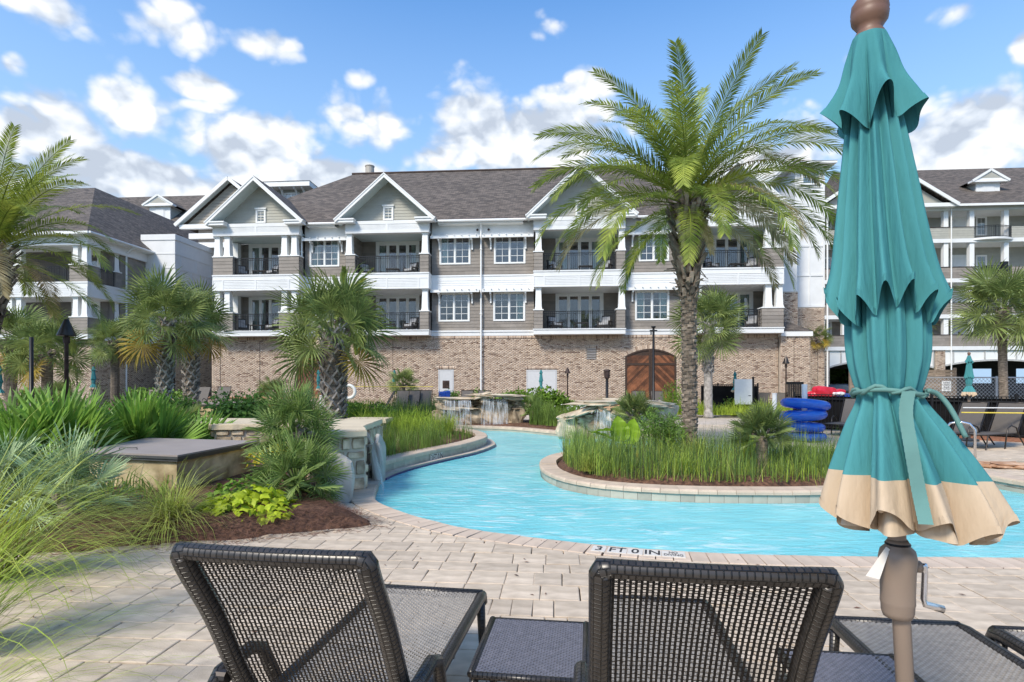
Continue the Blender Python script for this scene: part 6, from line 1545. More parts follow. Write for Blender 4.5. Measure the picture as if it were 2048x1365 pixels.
for k in range(160): 
    x, y, z = r_.gauss(3.0, .5), 21.95+r_.gauss(0, .15), r_.uniform(.35, .8); wf.obox((x, y, z), (.022, 0, .01), (0, .02, 0), (0, 0, .014))
wf.build('white_flowers', M_pvc, kind='stuff', label='small white flowers in front of the back waterfall hedge', cat='flowers')
shrub('distant dark trees seen through the garage openings', 25, 66, 0, 16, 3, 6, 7000, 1.9, L_shrub, 15, name='tree_line', cat='trees')

GI = 'grass tussocks on the island and bank'
for k, (lb, x, y, n, L_, m_) in enumerate((('feathery tussock right of the island palm trunk', 4.5, 10.9, 420, .95, L_grassb), ('arching tussock at the left tip of the island', 1.25, 9.3, 260, .55, L_grass), ('yellow green tussock in the middle of the island rim', 2.7, 9.0, 260, .5, L_grassb), ('tall tussock on the tip of the left bank', -1.75, 15.6, 300, .95, L_grassb), ('tussock with tan blades under the island palm', 3.4, 10.4, 300, .7, L_grass))):
    grass(lb, x, y, .16, n, L_, .7, .0045, 70+k, m=m_, group=GI, rad=.12, bend=.7, dry=60)
# sweet potato vines: lobed leaves
def vine(label, x, y, z, rx, ry, rz, n, s, m, seedv):
    r = random.Random(seedv); t = thing('sweet_potato_vine', label, 'trailing plant', (x, y, z), 0, 'lime vines')
    def leaf():
        mb = MB(); P_ = [(0, 0), (.15, .34), (.38, .50), (.52, .24), (1.0, 0), (.52, -.24), (.38, -.50), (.15, -.34)]
        for a, b in zip(P_, P_[1:]+P_[:1]): mb.tri((.1, 0, .0), (a[0], a[1], -abs(a[1])*.25-(a[0]**2)*.25), (b[0], b[1], -abs(b[1])*.25-(b[0]**2)*.25))
        return mb.mesh('leaf', m)
    lm = leaf()
    def place(k, asobj, mb=None):
        a = r.random()*2*PI; q = r.random()**.55; px, py = math.cos(a)*q*rx, math.sin(a)*q*ry; pz = rz*(1-q*q)*r.uniform(.35, 1.05)+.02+.05*math.sin(px*9)*math.cos(py*11)
        az = a+r.gauss(0, .7); sc = s*r.uniform(.6, 1.2); rot = Matrix.Rotation(az, 4, 'Z') @ Matrix.Rotation(r.uniform(-.1, .9), 4, 'Y') @ Matrix.Rotation(r.uniform(-.5, .5), 4, 'X')
        if asobj: o = link('leaf', lm, t, (px, py, pz)); o.rotation_euler = rot.to_euler(); o.scale = (sc, sc, sc)
        else:
            i = len(mb.v); T = Matrix.Translation((px, py, pz)) @ rot @ Matrix.Scale(sc, 4); tn = r.random()*.98+.01
            mb.v += [tuple(T @ v.co) for v in lm.vertices]; mb.f += [tuple(i+q_ for q_ in p.vertices) for p in lm.polygons]; mb.t += [tn]*len(lm.polygons)
    for k in range(min(n, 260)): place(k, True)
    if n > 260:
        mb = MB()
        for k in range(n-260): place(k, False, mb)
        mb.build('leaves', m, t, kind='stuff')
vine('lime green vine with lobed leaves on the mulch before the fan palms', -2.98, 6.45, .1, .62, .42, .30, 420, .115, L_lime, 1)
vine('darker green vine leaves against the wall of the grey lidded box', -3.35, 7.05, .12, .5, .3, .34, 200, .10, L_shrubb, 2)
vine('bright yellow vine between the two stone walls', -3.55, 8.9, .35, .6, .35, .42, 330, .09, L_yell, 3)
# elephant ear
def ear():
    t = thing('elephant_ear', 'large bright green elephant ear leaves on the island', 'elephant ear', (2.1, 11.0, .08)); r = random.Random(2)
    for (az, el, L, W, sx, sz, lean_) in ((1.4, 1.25, .46, .17, 0, .42, -.12), (.5, 1.15, .44, .15, .17, .40, .22), (2.9, .5, .50, .17, -.16, .4, 0), (3.3, .1, .40, .15, -.20, .58, .0), (-1.2, .2, .35, .14, .05, .35, 0)):
        mb = MB(); N = 10; M_ = 5
        grid = [[None]*(2*M_+1) for _ in range(N+1)]
        for i in range(N+1):
            u = i/N; w = W*(math.sin(PI*min(1, u**.62*.97+.03))**.75)+(.0 if i else .0)
            for j in range(-M_, M_+1):
                v = j/M_; rip = .012*math.sin(i*2.1)*abs(v); grid[i][j+M_] = (L*u-(.12*L*abs(v)*(1-u)**2 if u < .3 else 0), w*v*1.15, .22*w*abs(v)**1.5-.18*L*u*u+rip)
        for i in range(N):
            for j in range(2*M_): mb.quad(grid[i][j], grid[i+1][j], grid[i+1][j+1], grid[i][j+1])
        o = mb.build('leaf', L_ear, t, (sx, 0, sz), smooth=True); o.rotation_euler = (Matrix.Rotation(az, 4, 'Z') @ Matrix.Rotation(-el, 4, 'Y') @ Matrix.Rotation(1.2 if el > 1 else .2, 4, 'X')).to_euler()
        if el > 1: o.rotation_euler = (Matrix.Rotation(lean_, 4, 'Y') @ Matrix.Rotation(PI/2, 4, 'X') @ Matrix.Rotation(PI/2, 4, 'Z')).to_euler()
        MB().tube([(0, 0, -.1), (sx*.6, 0, sz*.6), (sx, 0, sz)], [.014, .01, .008], 5).build('stalk', L_lime, t)
    d = MB(); 
    for k in range(26): a = r.random(); d.tri((.02*math.cos(k), .02*math.sin(k), -a*.2), (.05*math.cos(k), .05*math.sin(k), -.22-a*.05), (.05*math.cos(k+1), .03*math.sin(k+1), -.1), r.random())
    d.build('dry_leaf', L_sabaly, t, (.05, -1.2, .38))
ear()

# ================================================================== STONEWORK
def rock_mesh(name, sx, sy, sz, m, seedv, rough=.16, sub=3, flat=0.0):
    bm = bmesh.new(); bmesh.ops.create_cube(bm, size=2); bmesh.ops.subdivide_edges(bm, edges=bm.edges[:], cuts=sub+1, use_grid_fill=True); r = random.Random(seedv); ph = [r.uniform(0, 9) for _ in range(6)]
    for v in bm.verts:
        p = v.co.copy(); n = p.normalized()*1.22; q = p.lerp(n, .62)
        k = 1+rough*(math.sin(p.x*2.3+ph[0])*math.cos(p.y*2.9+ph[1])+.6*math.sin(p.z*4.1+ph[2]+p.x*3)+.5*math.sin(p.y*5.3+ph[3]))+r.gauss(0, rough*.22)
        v.co = Vector((q.x*k*sx, q.y*k*sy, q.z*(1+(k-1)*.6)*sz))
    me = bpy.data.meshes.new(name); bm.to_mesh(me); bm.free(); me.materials.append(m); return me
def rock(parent, loc, s, m, seedv, rot=(0, 0, 0), name='rock', rough=.22, **kw): return link(name, rock_mesh(name, s[0], s[1], s[2], m, seedv, rough), parent, loc, rot, **kw)
def stone_face(root, a, b, z0, z1, seedv, thick=.05, smin=.14, smax=.36):
    """irregular fitted stones over a wall face a-b; outward is right of a->b"""
    r = random.Random(seedv); a, b = Vector((*a, 0)), Vector((*b, 0)); L = (b-a).length; d = (b-a)/L; n = Vector((d.y, -d.x, 0)); z = z0
    while z < z1-.04:
        h = min(r.uniform(smin, smax)*.75, z1-z); h = z1-z if z1-z-h < .08 else h; s = 0
        while s < L-.01:
            w = min(r.uniform(smin, smax), L-s); w = L-s if L-s-w < .1 else w; g = .012; j = lambda q: r.uniform(-q, q)
            cs = [(s+g, z+g), (s+w*.5, z+g+j(.012)), (s+w-g, z+g), (s+w-g+j(.01), z+h*.5), (s+w-g, z+h-g), (s+w*.5, z+h-g+j(.012)), (s+g, z+h-g), (s+g+j(.01), z+h*.5)]
            c0 = Vector((s+w/2, z+h/2)); m = MB(); k8 = len(cs); cc = [(c0+(Vector(q)-c0)*(.97 if i % 2 else .88)) for i, q in enumerate(cs)]; dep = r.uniform(.4, 1)*thick
            V = [a+d*q.x+Vector((0, 0, q.y))+n*.001 for q in cc]+[a+d*(c0.x+(q.x-c0.x)*.86)+Vector((0, 0, c0.y+(q.y-c0.y)*.86))+n*dep for q in cc]
            o = a+d*c0.x+Vector((0, 0, c0.y)); m.v = [tuple(v-o) for v in V]
            for i in range(k8): m.f.append((i, (i+1) % k8, k8+(i+1) % k8, k8+i)); m.t.append(0)
            m.f.append(tuple(range(k8, 2*k8))); m.t.append(0)
            m.build('stone', M_stone, root, o); s += w
        z += h
def wallbox(root, poly, z0, z1, m, name='core'): return MB().prism(poly, z0, z1).build(name, m, root)
def grow(poly, d):
    c = Vector((sum(p[0] for p in poly)/len(poly), sum(p[1] for p in poly)/len(poly))); return [tuple(c+(Vector(p)-c)*(1+d/(Vector(p)-c).length)) for p in poly]
def lidded(label, corners, zl, th=.09):
    root = thing('equipment_box', label, 'equipment box', (corners[0][0], corners[0][1], 0)); o = Vector((corners[0][0], corners[0][1])); C = [tuple(Vector(p)-o) for p in corners]
    MB().prism(grow(C, -.10), .0, zl-th-.002).build('box_wall', M_stucco, root)
    l = MB().prism(C, zl-.022, zl).build('lid', M_lid, root); MB().prism(grow(C, -.004), zl-th*.62, zl-.0225).build('lid_edge', M_lidedge, root); MB().prism(grow(C, -.03), zl-th, zl-th*.63).build('lid_frame', M_lidedge, root)
    return root, l, C
# lid corners: front, right, back, left (clockwise from above reversed to anticlockwise)
bx, lid, Cb = lidded('near stained stone equipment box with a flat grey hinged lid', [G(355, 911, .65), G(515, 882, .65), G(294, 876, .65), G(160, 903, .65)], .65)
hp = Vector(G(256, 899.5, .65))-Vector(G(355, 911, .65)); MB().tube([(hp.x-.12, hp.y, .65), (hp.x-.12, hp.y, .675), (hp.x+.12, hp.y+.01, .675), (hp.x+.12, hp.y+.01, .65)], .008, 6).build('lid_handle', M_lidedge, bx)
d = (Vector(Cb[1])-Vector(Cb[0])).normalized(); n = Vector((d.y, -d.x)); q = Vector(Cb[0])
for s, z in ((1.05, .40), (.62, .16)):
    c = q+d*s-n*(.10-.005); MB().obox((c.x, c.y, z), (d.x*.045, d.y*.045, 0), (n.x*.02, n.y*.02, 0), (0, 0, .06)).build('vent_slot', M_black, bx)
lidded('second stained stone equipment box with dark lid, farther off behind the cream capped wall', [(-12.0, 23.5), (-11.6, 25.6), (-13.4, 26.2), (-13.9, 24.0)], .70)

# cream capped stone walls that carry the side waterfalls
def capped_wall(label, cap, zc, th, faces, seedv, name='stone_wall'):
    root = thing(name, label, 'stone wall', (cap[0][0], cap[0][1], 0)); o = Vector(cap[0]); C = [tuple(Vector(p)-o) for p in cap]; core = grow(C, -.09)
    MB().prism(core, -.15, zc-th-.001).build('core', M_mortar, root); m = MB(); r = random.Random(seedv)
    edge = []
    for i in range(len(C)):
        a, b = Vector(C[i]), Vector(C[(i+1) % len(C)]); k = max(2, int((b-a).length/.12))
        for j in range(k): p = a.lerp(b, j/k); edge.append((p.x+r.uniform(-.012, .012)*(j > 0), p.y+r.uniform(-.012, .012)*(j > 0)))
    m.prism(edge, zc-th, zc-.012); m.prism(grow(edge, -.014), zc-.0119, zc); m.build('capstone', M_cap, root)
    for k in faces: stone_face(root, core[k], core[(k+1) % len(core)], .0, zc-th-.005, seedv+k)
    return root, C, core
w2, C2, core2 = capped_wall('cream capped stone wall with water pouring off its pool side, beside the curb', [(-2.86, 7.95), (-2.14, 8.42), (-2.42, 9.3), (-2.50, 11.0), (-3.95, 11.1)], .89, .085, (0, 1, 2, 4), 5)
w1, C1, core1 = capped_wall('cream capped stone wall behind the grey lid with a white plate at its left end', [G(423, 850, .8), G(625, 847, .8), G(625, 837.5, .8), G(400, 836.5, .8), G(387, 843, .8)], .80, .10, (0, 4), 9)
pl = Vector(core1[4]).lerp(Vector(core1[0]), .0); MB().box(pl.x-.14, pl.y-.05, .36, pl.x-.03, pl.y-.03, .60).build('plate', M_pvc, w1)
capped_wall('low pale slab wall half hidden behind the middle fan palm', [(-3.9, 13.0), (-2.9, 13.1), (-2.9, 13.9), (-3.9, 13.9)], .75, .09, (0,), 12)
def fall_sheet(label, top, bot, n=10, sag=.1, name='waterfall', group=None, out=(0, 0)):
    """curved sheet of falling water between a lip line and a foot line"""
    m = MB(); T = spline([tuple(p) for p in top], 8) if len(top) > 2 else [tuple(Vector(top[0]).lerp(Vector(top[1]), k/10)) for k in range(11)]
    Bt = spline([tuple(p) for p in bot], 8) if len(bot) > 2 else [tuple(Vector(bot[0]).lerp(Vector(bot[1]), k/10)) for k in range(11)]
    N = len(T); L = sum((Vector(T[i+1])-Vector(T[i])).length for i in range(N-1)); H = T[0][2]-Bt[0][2]; r = random.Random(int(abs(H)*100)); jit = [r.uniform(-.02, .02) for _ in range(N)]
    def pt(i, k):
        t = k/n; a, b = Vector(T[i]), Vector(Bt[min(i, len(Bt)-1)]); p = a.lerp(b, t); h = t**.5; p.x = lerp(a.x, b.x, h); p.y = lerp(a.y, b.y, h); return p+Vector((jit[i]*t, jit[i]*t, 0))
    for i in range(N-1):
        for k in range(n): m.quad(pt(i, k), pt(i+1, k), pt(i+1, k+1), pt(i, k+1), 0, [(L*i/N, H*k/n), (L*(i+1)/N, H*k/n), (L*(i+1)/N, H*(k+1)/n), (L*i/N, H*(k+1)/n)])
    return m.build(name, M_fall, smooth=True, label=label, cat='waterfall', group=group)
fall_sheet('clear sheet of water sliding off the near stone wall into the pool', [(-2.16, 8.42, .82), (-2.36, 9.0, .83), (-2.44, 9.4, .83)], [(-1.92, 8.35, -.1), (-2.02, 8.95, -.1), (-2.16, 9.5, -.1)])
rock(None, (-2.42, 7.78, .22), (.23, .2, .36), M_boulder, 3, (0, .06, .3), 'boulder', .06, label='rounded pale grey boulder at the foot of the near stone wall', cat='boulder')
rock(None, (-2.28, 9.75, .2), (.09, .24, .42), M_boulder, 4, (0, 0, .1), 'boulder', .14, label='upright grey rock beside the water sheet, behind the stone wall', cat='boulder')
# back waterfall
def wf1():
    t = thing('rock_waterfall', 'back waterfall of stacked flat rocks with two spouts', 'rock waterfall', (-1.1, 21.0, 0)); q = lambda x, y, z, s, m, sd, rot=(0, 0, 0): rock(t, (x, y, z), s, m, sd, rot)
    M2 = M_rock
    q(-.95, .3, .25, (.55, .35, .35), M_rocko, 1); q(-.3, .35, .2, (.45, .35, .4), M_rock, 2); q(.45, .4, .35, (.65, .35, .45), M_rock, 3); q(1.25, .1, .35, (.22, .3, .42), M_rock, 4, (0, .2, .3)); q(-1.45, .1, .55, (.2, .3, .35), M_rock, 5, (0, -.3, 0))
    q(-.9, .1, .62, (.62, .42, .05), M_rockp, 6); q(-.85, .35, .75, (.5, .3, .12), M_rock, 7); q(-1.35, .2, .92, (.22, .3, .09), M_rockp, 8); q(-.95, .2, 1.0, (.72, .4, .045), M_rockp, 9, (0, .0, .02))
    q(.05, .1, .98, (.16, .3, .16), M_rock, 10, (0, -.5, .2)); q(.35, .4, .85, (.7, .3, .12), M_rock, 11); q(.6, .1, 1.12, (.82, .45, .05), M_rockp, 12, (0, .02, 0)); q(.0, .0, 1.12, (.28, .32, .07), M_rockp, 13, (0, -.35, .1)); q(1.15, .0, 1.02, (.34, .3, .08), M_rockp, 14, (0, .1, .1)); q(1.45, .15, .8, (.3, .3, .09), M_rock, 15, (0, .15, .2)); q(1.35, .1, .65, (.28, .3, .07), M_rock, 16, (0, -.1, .1)); q(-1.55, .0, .28, (.22, .25, .3), M_rock, 17)
wf1()
fall_sheet('wide veil of water falling from the higher spout of the back waterfall', [(-1.1, 20.75, 1.0), (-.2, 20.75, 1.0)], [(-1.12, 20.55, -.02), (-.1, 20.5, -.02)])
fall_sheet('thin trickles over the lower left step of the back waterfall', [(-2.5, 20.75, .93), (-1.5, 20.75, .93)], [(-2.5, 20.55, -.02), (-1.45, 20.55, -.02)])
def wf2():
    t = thing('rock_waterfall', 'front waterfall rock pile with tilted pale slabs and an orange stone', 'rock waterfall', (3.1, 17.1, 0)); q = lambda x, y, z, s, m, sd, rot=(0, 0, 0): rock(t, (x, y, z), s, m, sd, rot)
    q(-1.45, .2, .2, (.24, .3, .38), M_rockp, 21); q(-1.1, .3, .15, (.25, .3, .28), M_rock, 22); q(-.5, .5, .25, (.5, .4, .4), M_rock, 23); q(.5, .5, .3, (.7, .4, .5), M_rock, 24); q(1.2, .4, .3, (.5, .4, .45), M_rockp, 25)
    q(-1.1, .1, .68, (.5, .35, .075), M_rockp, 26, (0, -.32, .1)); q(-.85, .3, .5, (.3, .3, .12), M_rock, 27); q(-.35, .2, .98, (.8, .5, .07), M_rockp, 28, (0, -.03, .1)); q(-.38, -.12, .84, (.17, .22, .11), M_rocko, 29); q(.25, .1, .90, (.55, .4, .09), M_rocko, 30, (0, .0, 0)); q(.3, .05, .68, (.42, .35, .15), M_rock, 31); q(.8, .1, .98, (.85, .5, .085), M_rockp, 32, (0, .07, 0)); q(1.55, .1, .78, (.26, .35, .2), M_rockp, 33, (0, .3, 0)); q(-.1, .1, .62, (.22, .3, .16), M_rockp, 34)
wf2()
fall_sheet('narrow white fall dropping beside the orange stone of the front waterfall', [(2.45, 16.85, .82), (3.2, 16.8, .72)], [(2.4, 16.7, -.1), (3.3, 16.6, -.1)])
t = thing('flat_stones', 'few flat tan stones lying on the deck at the right edge', 'stones', (9.3, 10.7, .0))
for k, (x, y, sx, sy, z) in enumerate(((0, 0, .36, .22, .05), (.55, .1, .32, .2, .04), (.2, -.3, .34, .16, .03), (.75, -.25, .35, .2, .06), (-.35, .15, .2, .16, .03), (1.2, .0, .3, .2, .05))): rock(t, (x, y, z), (sx, sy, .045), M_rockp if k % 2 else M_rocko, 50+k, (0, 0, k))

# ================================================================== LOUNGERS AND TABLES IN THE FOREGROUND
def weave(mb, fn, ns, nt, ws, wt, amp, nrm, toff=0):
    """ns strands run along t, nt strands run along s; fn(s,t)->point; nrm(s,t)->normal"""
    r = random.Random(ns*nt)
    for i in range(ns):
        s = (i+.5)/ns; tn = r.random()*.98+.01; prev = None
        for j in range(nt+1):
            t = j/nt; h = amp*(1 if (i+j) % 2 else -1); c = fn(s, t)+nrm(s, t)*h; e = (fn(min(1, s+.01), t)-fn(max(0, s-.01), t)).normalized()*ws
            if prev: mb.quad(prev[0]-prev[1], prev[0]+prev[1], c+e, c-e, tn)
            prev = (c, e)
    for j in range(nt):
        t = (j+.5)/nt; tn = r.random()*.98+.01; prev = None
        for i in range(ns+1):
            s = i/ns; h = amp*(-1 if (i+j) % 2 else 1); c = fn(s, t)+nrm(s, t)*h; e = (fn(s, min(1, t+.01))-fn(s, max(0, t-.01))).normalized()*wt
            if prev: mb.quad(prev[0]-prev[1], prev[0]+prev[1], c+e, c-e, tn)
            prev = (c, e)
def lounger(label, x, y, ax, loc_hinge=True):
    """woven pool lounger; origin on the ground under the back hinge, foot end towards +Y"""
    t = thing('woven_lounger', label, 'sun lounger', (x, y, 0), ax, 'dark woven loungers in the foreground'); hw = .305; zs = .37; Ls = 1.24
    bk = spline([(0, .0, .40), (0, -.10, .56), (0, -.235, .82), (0, -.36, 1.02), (0, -.385, 1.075)], 5); B = [Vector(p) for p in bk]; n = len(B)
    def bp(tt): f = tt*(n-1); i = min(int(f), n-2); return B[i].lerp(B[i+1], f-i)
    # frame of the back
    top = B[-1]
    pts = [Vector((-hw, p.y, p.z)) for p in B[:-1]]+[Vector((-hw+.03, top.y, top.z))]+[Vector((x_, top.y-.012*(1-(x_/hw)**2), top.z)) for x_ in (-.2, 0, .2)]+[Vector((hw-.03, top.y, top.z))]+[Vector((hw, p.y, p.z)) for p in B[:-1][::-1]]
    rr = [.034]*(n-1)+[.027]*5+[.034]*(n-1)
    MB().tube(pts, rr, 12, uvs=True).build('back_frame', M_wrap, t, smooth=True)
    m = MB(); sx = lambda s: lerp(-hw+.028, hw-.028, s)
    weave(m, lambda s, u: Vector((sx(s), 0, 0))+bp(u*.965+.005)+Vector((0, .02*math.sin(PI*s), 0)), 34, 60, .0042, .0023, .0015, lambda s, u: Vector((0, .8, .5)))
    m.build('woven_back', M_wicker, t, kind='stuff')
    # seat
    def sp(s, u): y_ = lerp(.03, Ls, u); return Vector((sx(s), y_, zs+.012-.035*math.sin(PI*s)*math.sin(PI*min(1, u*1.0))**.5+(.0 if u < .93 else -.0)))
    m = MB(); weave(m, sp, 38, 86, .0062, .0052, .0022, lambda s, u: Vector((0, 0, 1))); m.build('woven_seat', M_wicker_sheen, t, kind='stuff')
    for s in (-1, 1): MB().tube([(s*hw, -.12, zs-.005), (s*hw, .3, zs), (s*hw, Ls-.05, zs), (s*hw, Ls+.02, zs-.01), (s*hw, Ls+.035, zs-.05)], .027, 10, uvs=True, flat=1.2).build('side_rail', M_wrap, t, smooth=True)
    MB().tube([(-hw, Ls+.02, zs), (hw, Ls+.02, zs)], .027, 10, uvs=True).build('foot_rail', M_wrap, t, smooth=True)
    MB().tube([(-hw, .62, zs-.05), (0, .62, zs-.065), (hw, .62, zs-.05)], .018, 8, uvs=True).build('cross_bar', M_wrap, t, smooth=True)
    for s in (-1, 1):
        for yy in (Ls-.03, .02): MB().tube([(s*(hw-.0), yy, zs-.03), (s*(hw+.01), yy+.02*(1 if yy > .5 else -1), .0)], [.026, .02], 8, uvs=True).build('leg', M_wrap, t, smooth=True)
        MB().tube([(s*(hw+.03), -.22, .40), (s*(hw+.055), -.20, .50), (s*(hw+.06), -.12, .56), (s*(hw+.06), .06, .565), (s*(hw+.06), .14, .53), (s*(hw+.055), .20, .42), (s*(hw+.03), .215, .34)], .026, 10, uvs=True).build('armrest', M_wrap, t, smooth=True)
        k = MB(); k.tube([(s*(hw+.02), -.13, .55), (s*(hw+.06), -.13, .55)], .026, 12); k.tube([(s*(hw+.061), -.13, .55), (s*(hw+.066), -.13, .55)], .013, 6); k.tube([(s*(hw+.045), -.13, .55), (s*(hw+.03), -.24, .30), (s*(hw+.0), -.30, .12)], .012, 8); k.build('recline_strut', M_bronze, t, smooth=False)
    return t
# hinge sits .38 m in front of the top bar along each lounger's own axis
def place_l(label, tx, ty, ang):
    """tx,ty = centre of the top bar on plan, ang = how far the foot end swings to the right"""
    d = Vector((math.sin(ang), math.cos(ang))); p = Vector((tx, ty))+d*.385; return lounger(label, p.x, p.y, -ang)
place_l('left front woven lounger, its dark back turned to the viewer beside the grasses', -.73, 1.728, math.radians(9))
L0 = CHILD
def clone_l(src, label, tx, ty, ang): d = Vector((math.sin(ang), math.cos(ang))); p = Vector((tx, ty))+d*.385; return copy_tree(src, None, (p.x, p.y, 0), -ang, label)
src_l = bpy.data.objects['woven_lounger']
clone_l(src_l, 'middle front woven lounger, its dark back between the low table and the parasol pole', .553, 1.571, math.radians(7.6))
clone_l(src_l, 'woven lounger whose seat shows behind the taupe parasol pole', 1.76, 1.27, math.radians(6.5))
clone_l(src_l, 'woven lounger at the lower right corner, only its foot end in view', 2.50, 1.15, math.radians(6.5))
def side_table(label, cx, cy, ang, w=.47, d=.55, h=.40):
    t = thing('woven_side_table', label, 'side table', (cx, cy, 0), -ang, 'low woven side tables between the loungers'); m = MB(); f = lambda s, u: Vector((lerp(-w/2, w/2, s), lerp(-d/2, d/2, u), h))
    m.box(-w/2+.01, -d/2+.01, h-.03, w/2-.01, d/2-.01, h-.006, .5); weave(m, f, 38, 44, .0058, .0058, .0014, lambda s, u: Vector((0, 0, 1))); m.build('table_top', M_wicker_blue, t, kind='stuff')
    for s in (-1, 1):
        MB().tube([(s*w/2, -d/2, h-.008), (s*w/2, d/2, h-.008)], .018, 10, uvs=True).build('edge_rail', M_wrap, t, smooth=True); MB().tube([(-w/2, s*d/2, h-.012), (w/2, s*d/2, h-.012)], .016, 10, uvs=True).build('edge_rail', M_wrap, t, smooth=True)
        for q in (-1, 1): MB().tube([(s*(w/2-.01), q*(d/2-.01), h-.02), (s*(w/2-.0), q*(d/2-.0), 0)], .02, 8, uvs=True).build('leg', M_wrap, t, smooth=True)
    return t
side_table('low woven side table between the left and middle front loungers', .10, 2.60, math.radians(7.6))
side_table('low woven side table right of the middle front lounger', 1.40, 2.26, math.radians(7))

# ================================================================== PARASOLS
def parasol(label, x, y, sc=1.0, res=1.0, detail=True, rz=0.0, group='folded teal parasols round the pool', wind=1.0, tilt=(0, 0)):
    """closed market parasol, real height 2.58 m"""
    t = thing('parasol', label, 'parasol', (x, y, 0), rz, group); t.scale = (sc, sc, sc)
    lean = lambda z: Vector(((z-1.2)*tilt[0], (z-1.2)*tilt[1], 0))
    NP = int(200*res)//8*8; NZ = max(6, int(26*res))
    def fold(a, z, amp, ph, k=8, sharp=.7):
        w = math.cos(k*a+ph+.5*math.sin(2*a+ph)+.35*math.sin(3*a-ph)); w2 = math.cos(2*k*a+ph*1.7)*.22
        return 1+amp*(2*abs(math.cos(.5*(k*a+ph+.5*math.sin(2*a+ph)+.35*math.sin(3*a-ph))))**.7-1+w2)
    HEM = ('top_valance', 'canopy', 'tan_border')
    def tier(name, prof, m, ph, k=8, hem=None, off=(0, 0), squash=None, solid=.0, zsplit=None):
        """prof: list of (z, radius, fold amplitude, offset x)"""
        mb = MB(); grid = []; P_ = spline(prof, max(2, int(6*res)))
        for (z, rad, amp, ox) in P_:
            row = []
            for j in range(NP):
                a = 2*PI*j/NP; f = fold(a, z, amp, ph, k); rr = rad*f; zz = z
                if hem: u = (z-prof[0][0])/(prof[-1][0]-prof[0][0]); zz = z+hem*(u**3)*(math.cos(k*a+ph+.5*math.sin(2*a+ph)+.35*math.sin(3*a-ph))*.5+.35*math.sin(3*a+ph))
                row.append(Vector((rr*math.cos(a)+ox, rr*math.sin(a)*(squash or 1), zz))+lean(zz))
            grid.append(row)
        for i in range(len(grid)-1):
            for j in range(NP):
                j2 = (j+1) % NP; mb.quad(grid[i][j], grid[i+1][j], grid[i+1][j2], grid[i][j2])
        o = mb.build(name, m, t, smooth=True); bm = bmesh.new(); bm.from_mesh(o.data); bmesh.ops.remove_doubles(bm, verts=bm.verts, dist=1e-5); bm.to_mesh(o.data); bm.free(); o.data.polygons.foreach_set('use_smooth', [True]*len(o.data.polygons))
        if name in HEM and detail:   # stitched hem: a doubled strip just outside the last centimetres
            hm = MB(); n0 = len(grid)-2
            for j in range(NP):
                j2 = (j+1) % NP
                def e(i, j, k): p = grid[i][j]; q = grid[-1][j]; c = lean(p.z); v = Vector((p.x-c.x, p.y-c.y, 0)); u = (q-grid[-4][j]).normalized() if k else None; p = q-(q-grid[-4][j]).normalized()*k; return p+v.normalized()*.0016
                hm.quad(e(-1, j, .0001), e(-1, j, .016), e(-1, j2, .016), e(-1, j2, .0001))
            hm.build('hem', m, o, smooth=True)
        return o, grid
    tier('top_valance', [(2.415, .034, .02, 0), (2.40, .038, .05, 0), (2.36, .045, .16, 0), (2.31, .051, .26, 0), (2.26, .060, .40, .0), (2.215, .068, .50, .0)], M_teal, .4, 7, hem=.055)
    tier('canopy', [(2.33, .036, .05, 0), (2.22, .047, .20, 0), (2.08, .061, .24, .0), (1.95, .073, .25, .0), (1.85, .084, .25, .002), (1.79, .094, .27, .004), (1.775, .095, .27, .004)], M_teal, 1.1, 15, hem=.06)
    w = wind
    low = [(1.86, .060, .18, .004), (1.75, .069, .22, .004), (1.66, .068, .22, .002), (1.60, .059, .2, .0), (1.577, .056, .16, 0), (1.55, .060, .2, .004*w), (1.50, .078, .28, .012*w), (1.44, .098, .32, .022*w), (1.385, .116, .33, .030*w)]
    tier('lower_canopy', low, M_teal, 2.2, 11, hem=0)
    tier('tan_border', [low[-1], (1.355, .124, .34, .034*w), (1.315, .134, .34, .038*w), (1.285, .139, .33, .040*w)], M_tan, 2.2, 11, hem=.05)
    if detail:
        tier('tan_lining', [(1.40, .08, .2, .03*w), (1.33, .105, .3, .036*w), (1.265, .120, .35, .040*w)], M_tan, 3.6, 9, hem=.0)
    m = MB(); tp = [Vector((.072*math.cos(a), .072*math.sin(a), 1.577+.006*math.sin(2*a)))+lean(1.577) for a in [2*PI*k/40 for k in range(41)]]; m.tube(tp, .0055, 6, flat=1.0); m.tube([q+Vector((0, 0, .008*math.sin(i*1.1)+.002))+Vector((q.x, q.y, 0)).normalized()*.004*math.cos(i*1.1) for i, q in enumerate(tp)], .0045, 6); m.build('tie_strap', M_teald, t, smooth=True)
    if detail:
        m = MB(); pts = [(-.03, -.078, 1.580), (-.048, -.095, 1.53), (-.056, -.125, 1.45), (-.06, -.152, 1.37), (-.066, -.18, 1.31)]; P_ = spline(pts, 6)
        for a, b in zip(P_[:-1], P_[1:]): a, b = Vector(a), Vector(b); m.quad(a+Vector((-.013, 0, 0)), b+Vector((-.014, 0, 0)), b+Vector((.014, -.006, 0)), a+Vector((.013, -.006, 0)))
        P2 = spline([(.015, -.077, 1.582), (.04, -.076, 1.572), (.058, -.088, 1.54), (.075, -.108, 1.48)], 6); m.tube(P2, .0055, 6); m.build('strap_end', M_teald, t, smooth=True)
    MB().lathe([(.0, 0), (.030, 0), (.034, .014), (.031, .028), (.025, .038), (.031, .048), (.038, .058), (.040, .074), (.0385, .078), (.040, .082), (.038, .098), (.030, .110), (.0, .118)], 20, tuple(lean(2.40)+Vector((0, 0, 2.393)))).build('finial', M_finial, t, smooth=True)
    n = 14 if detail else 6
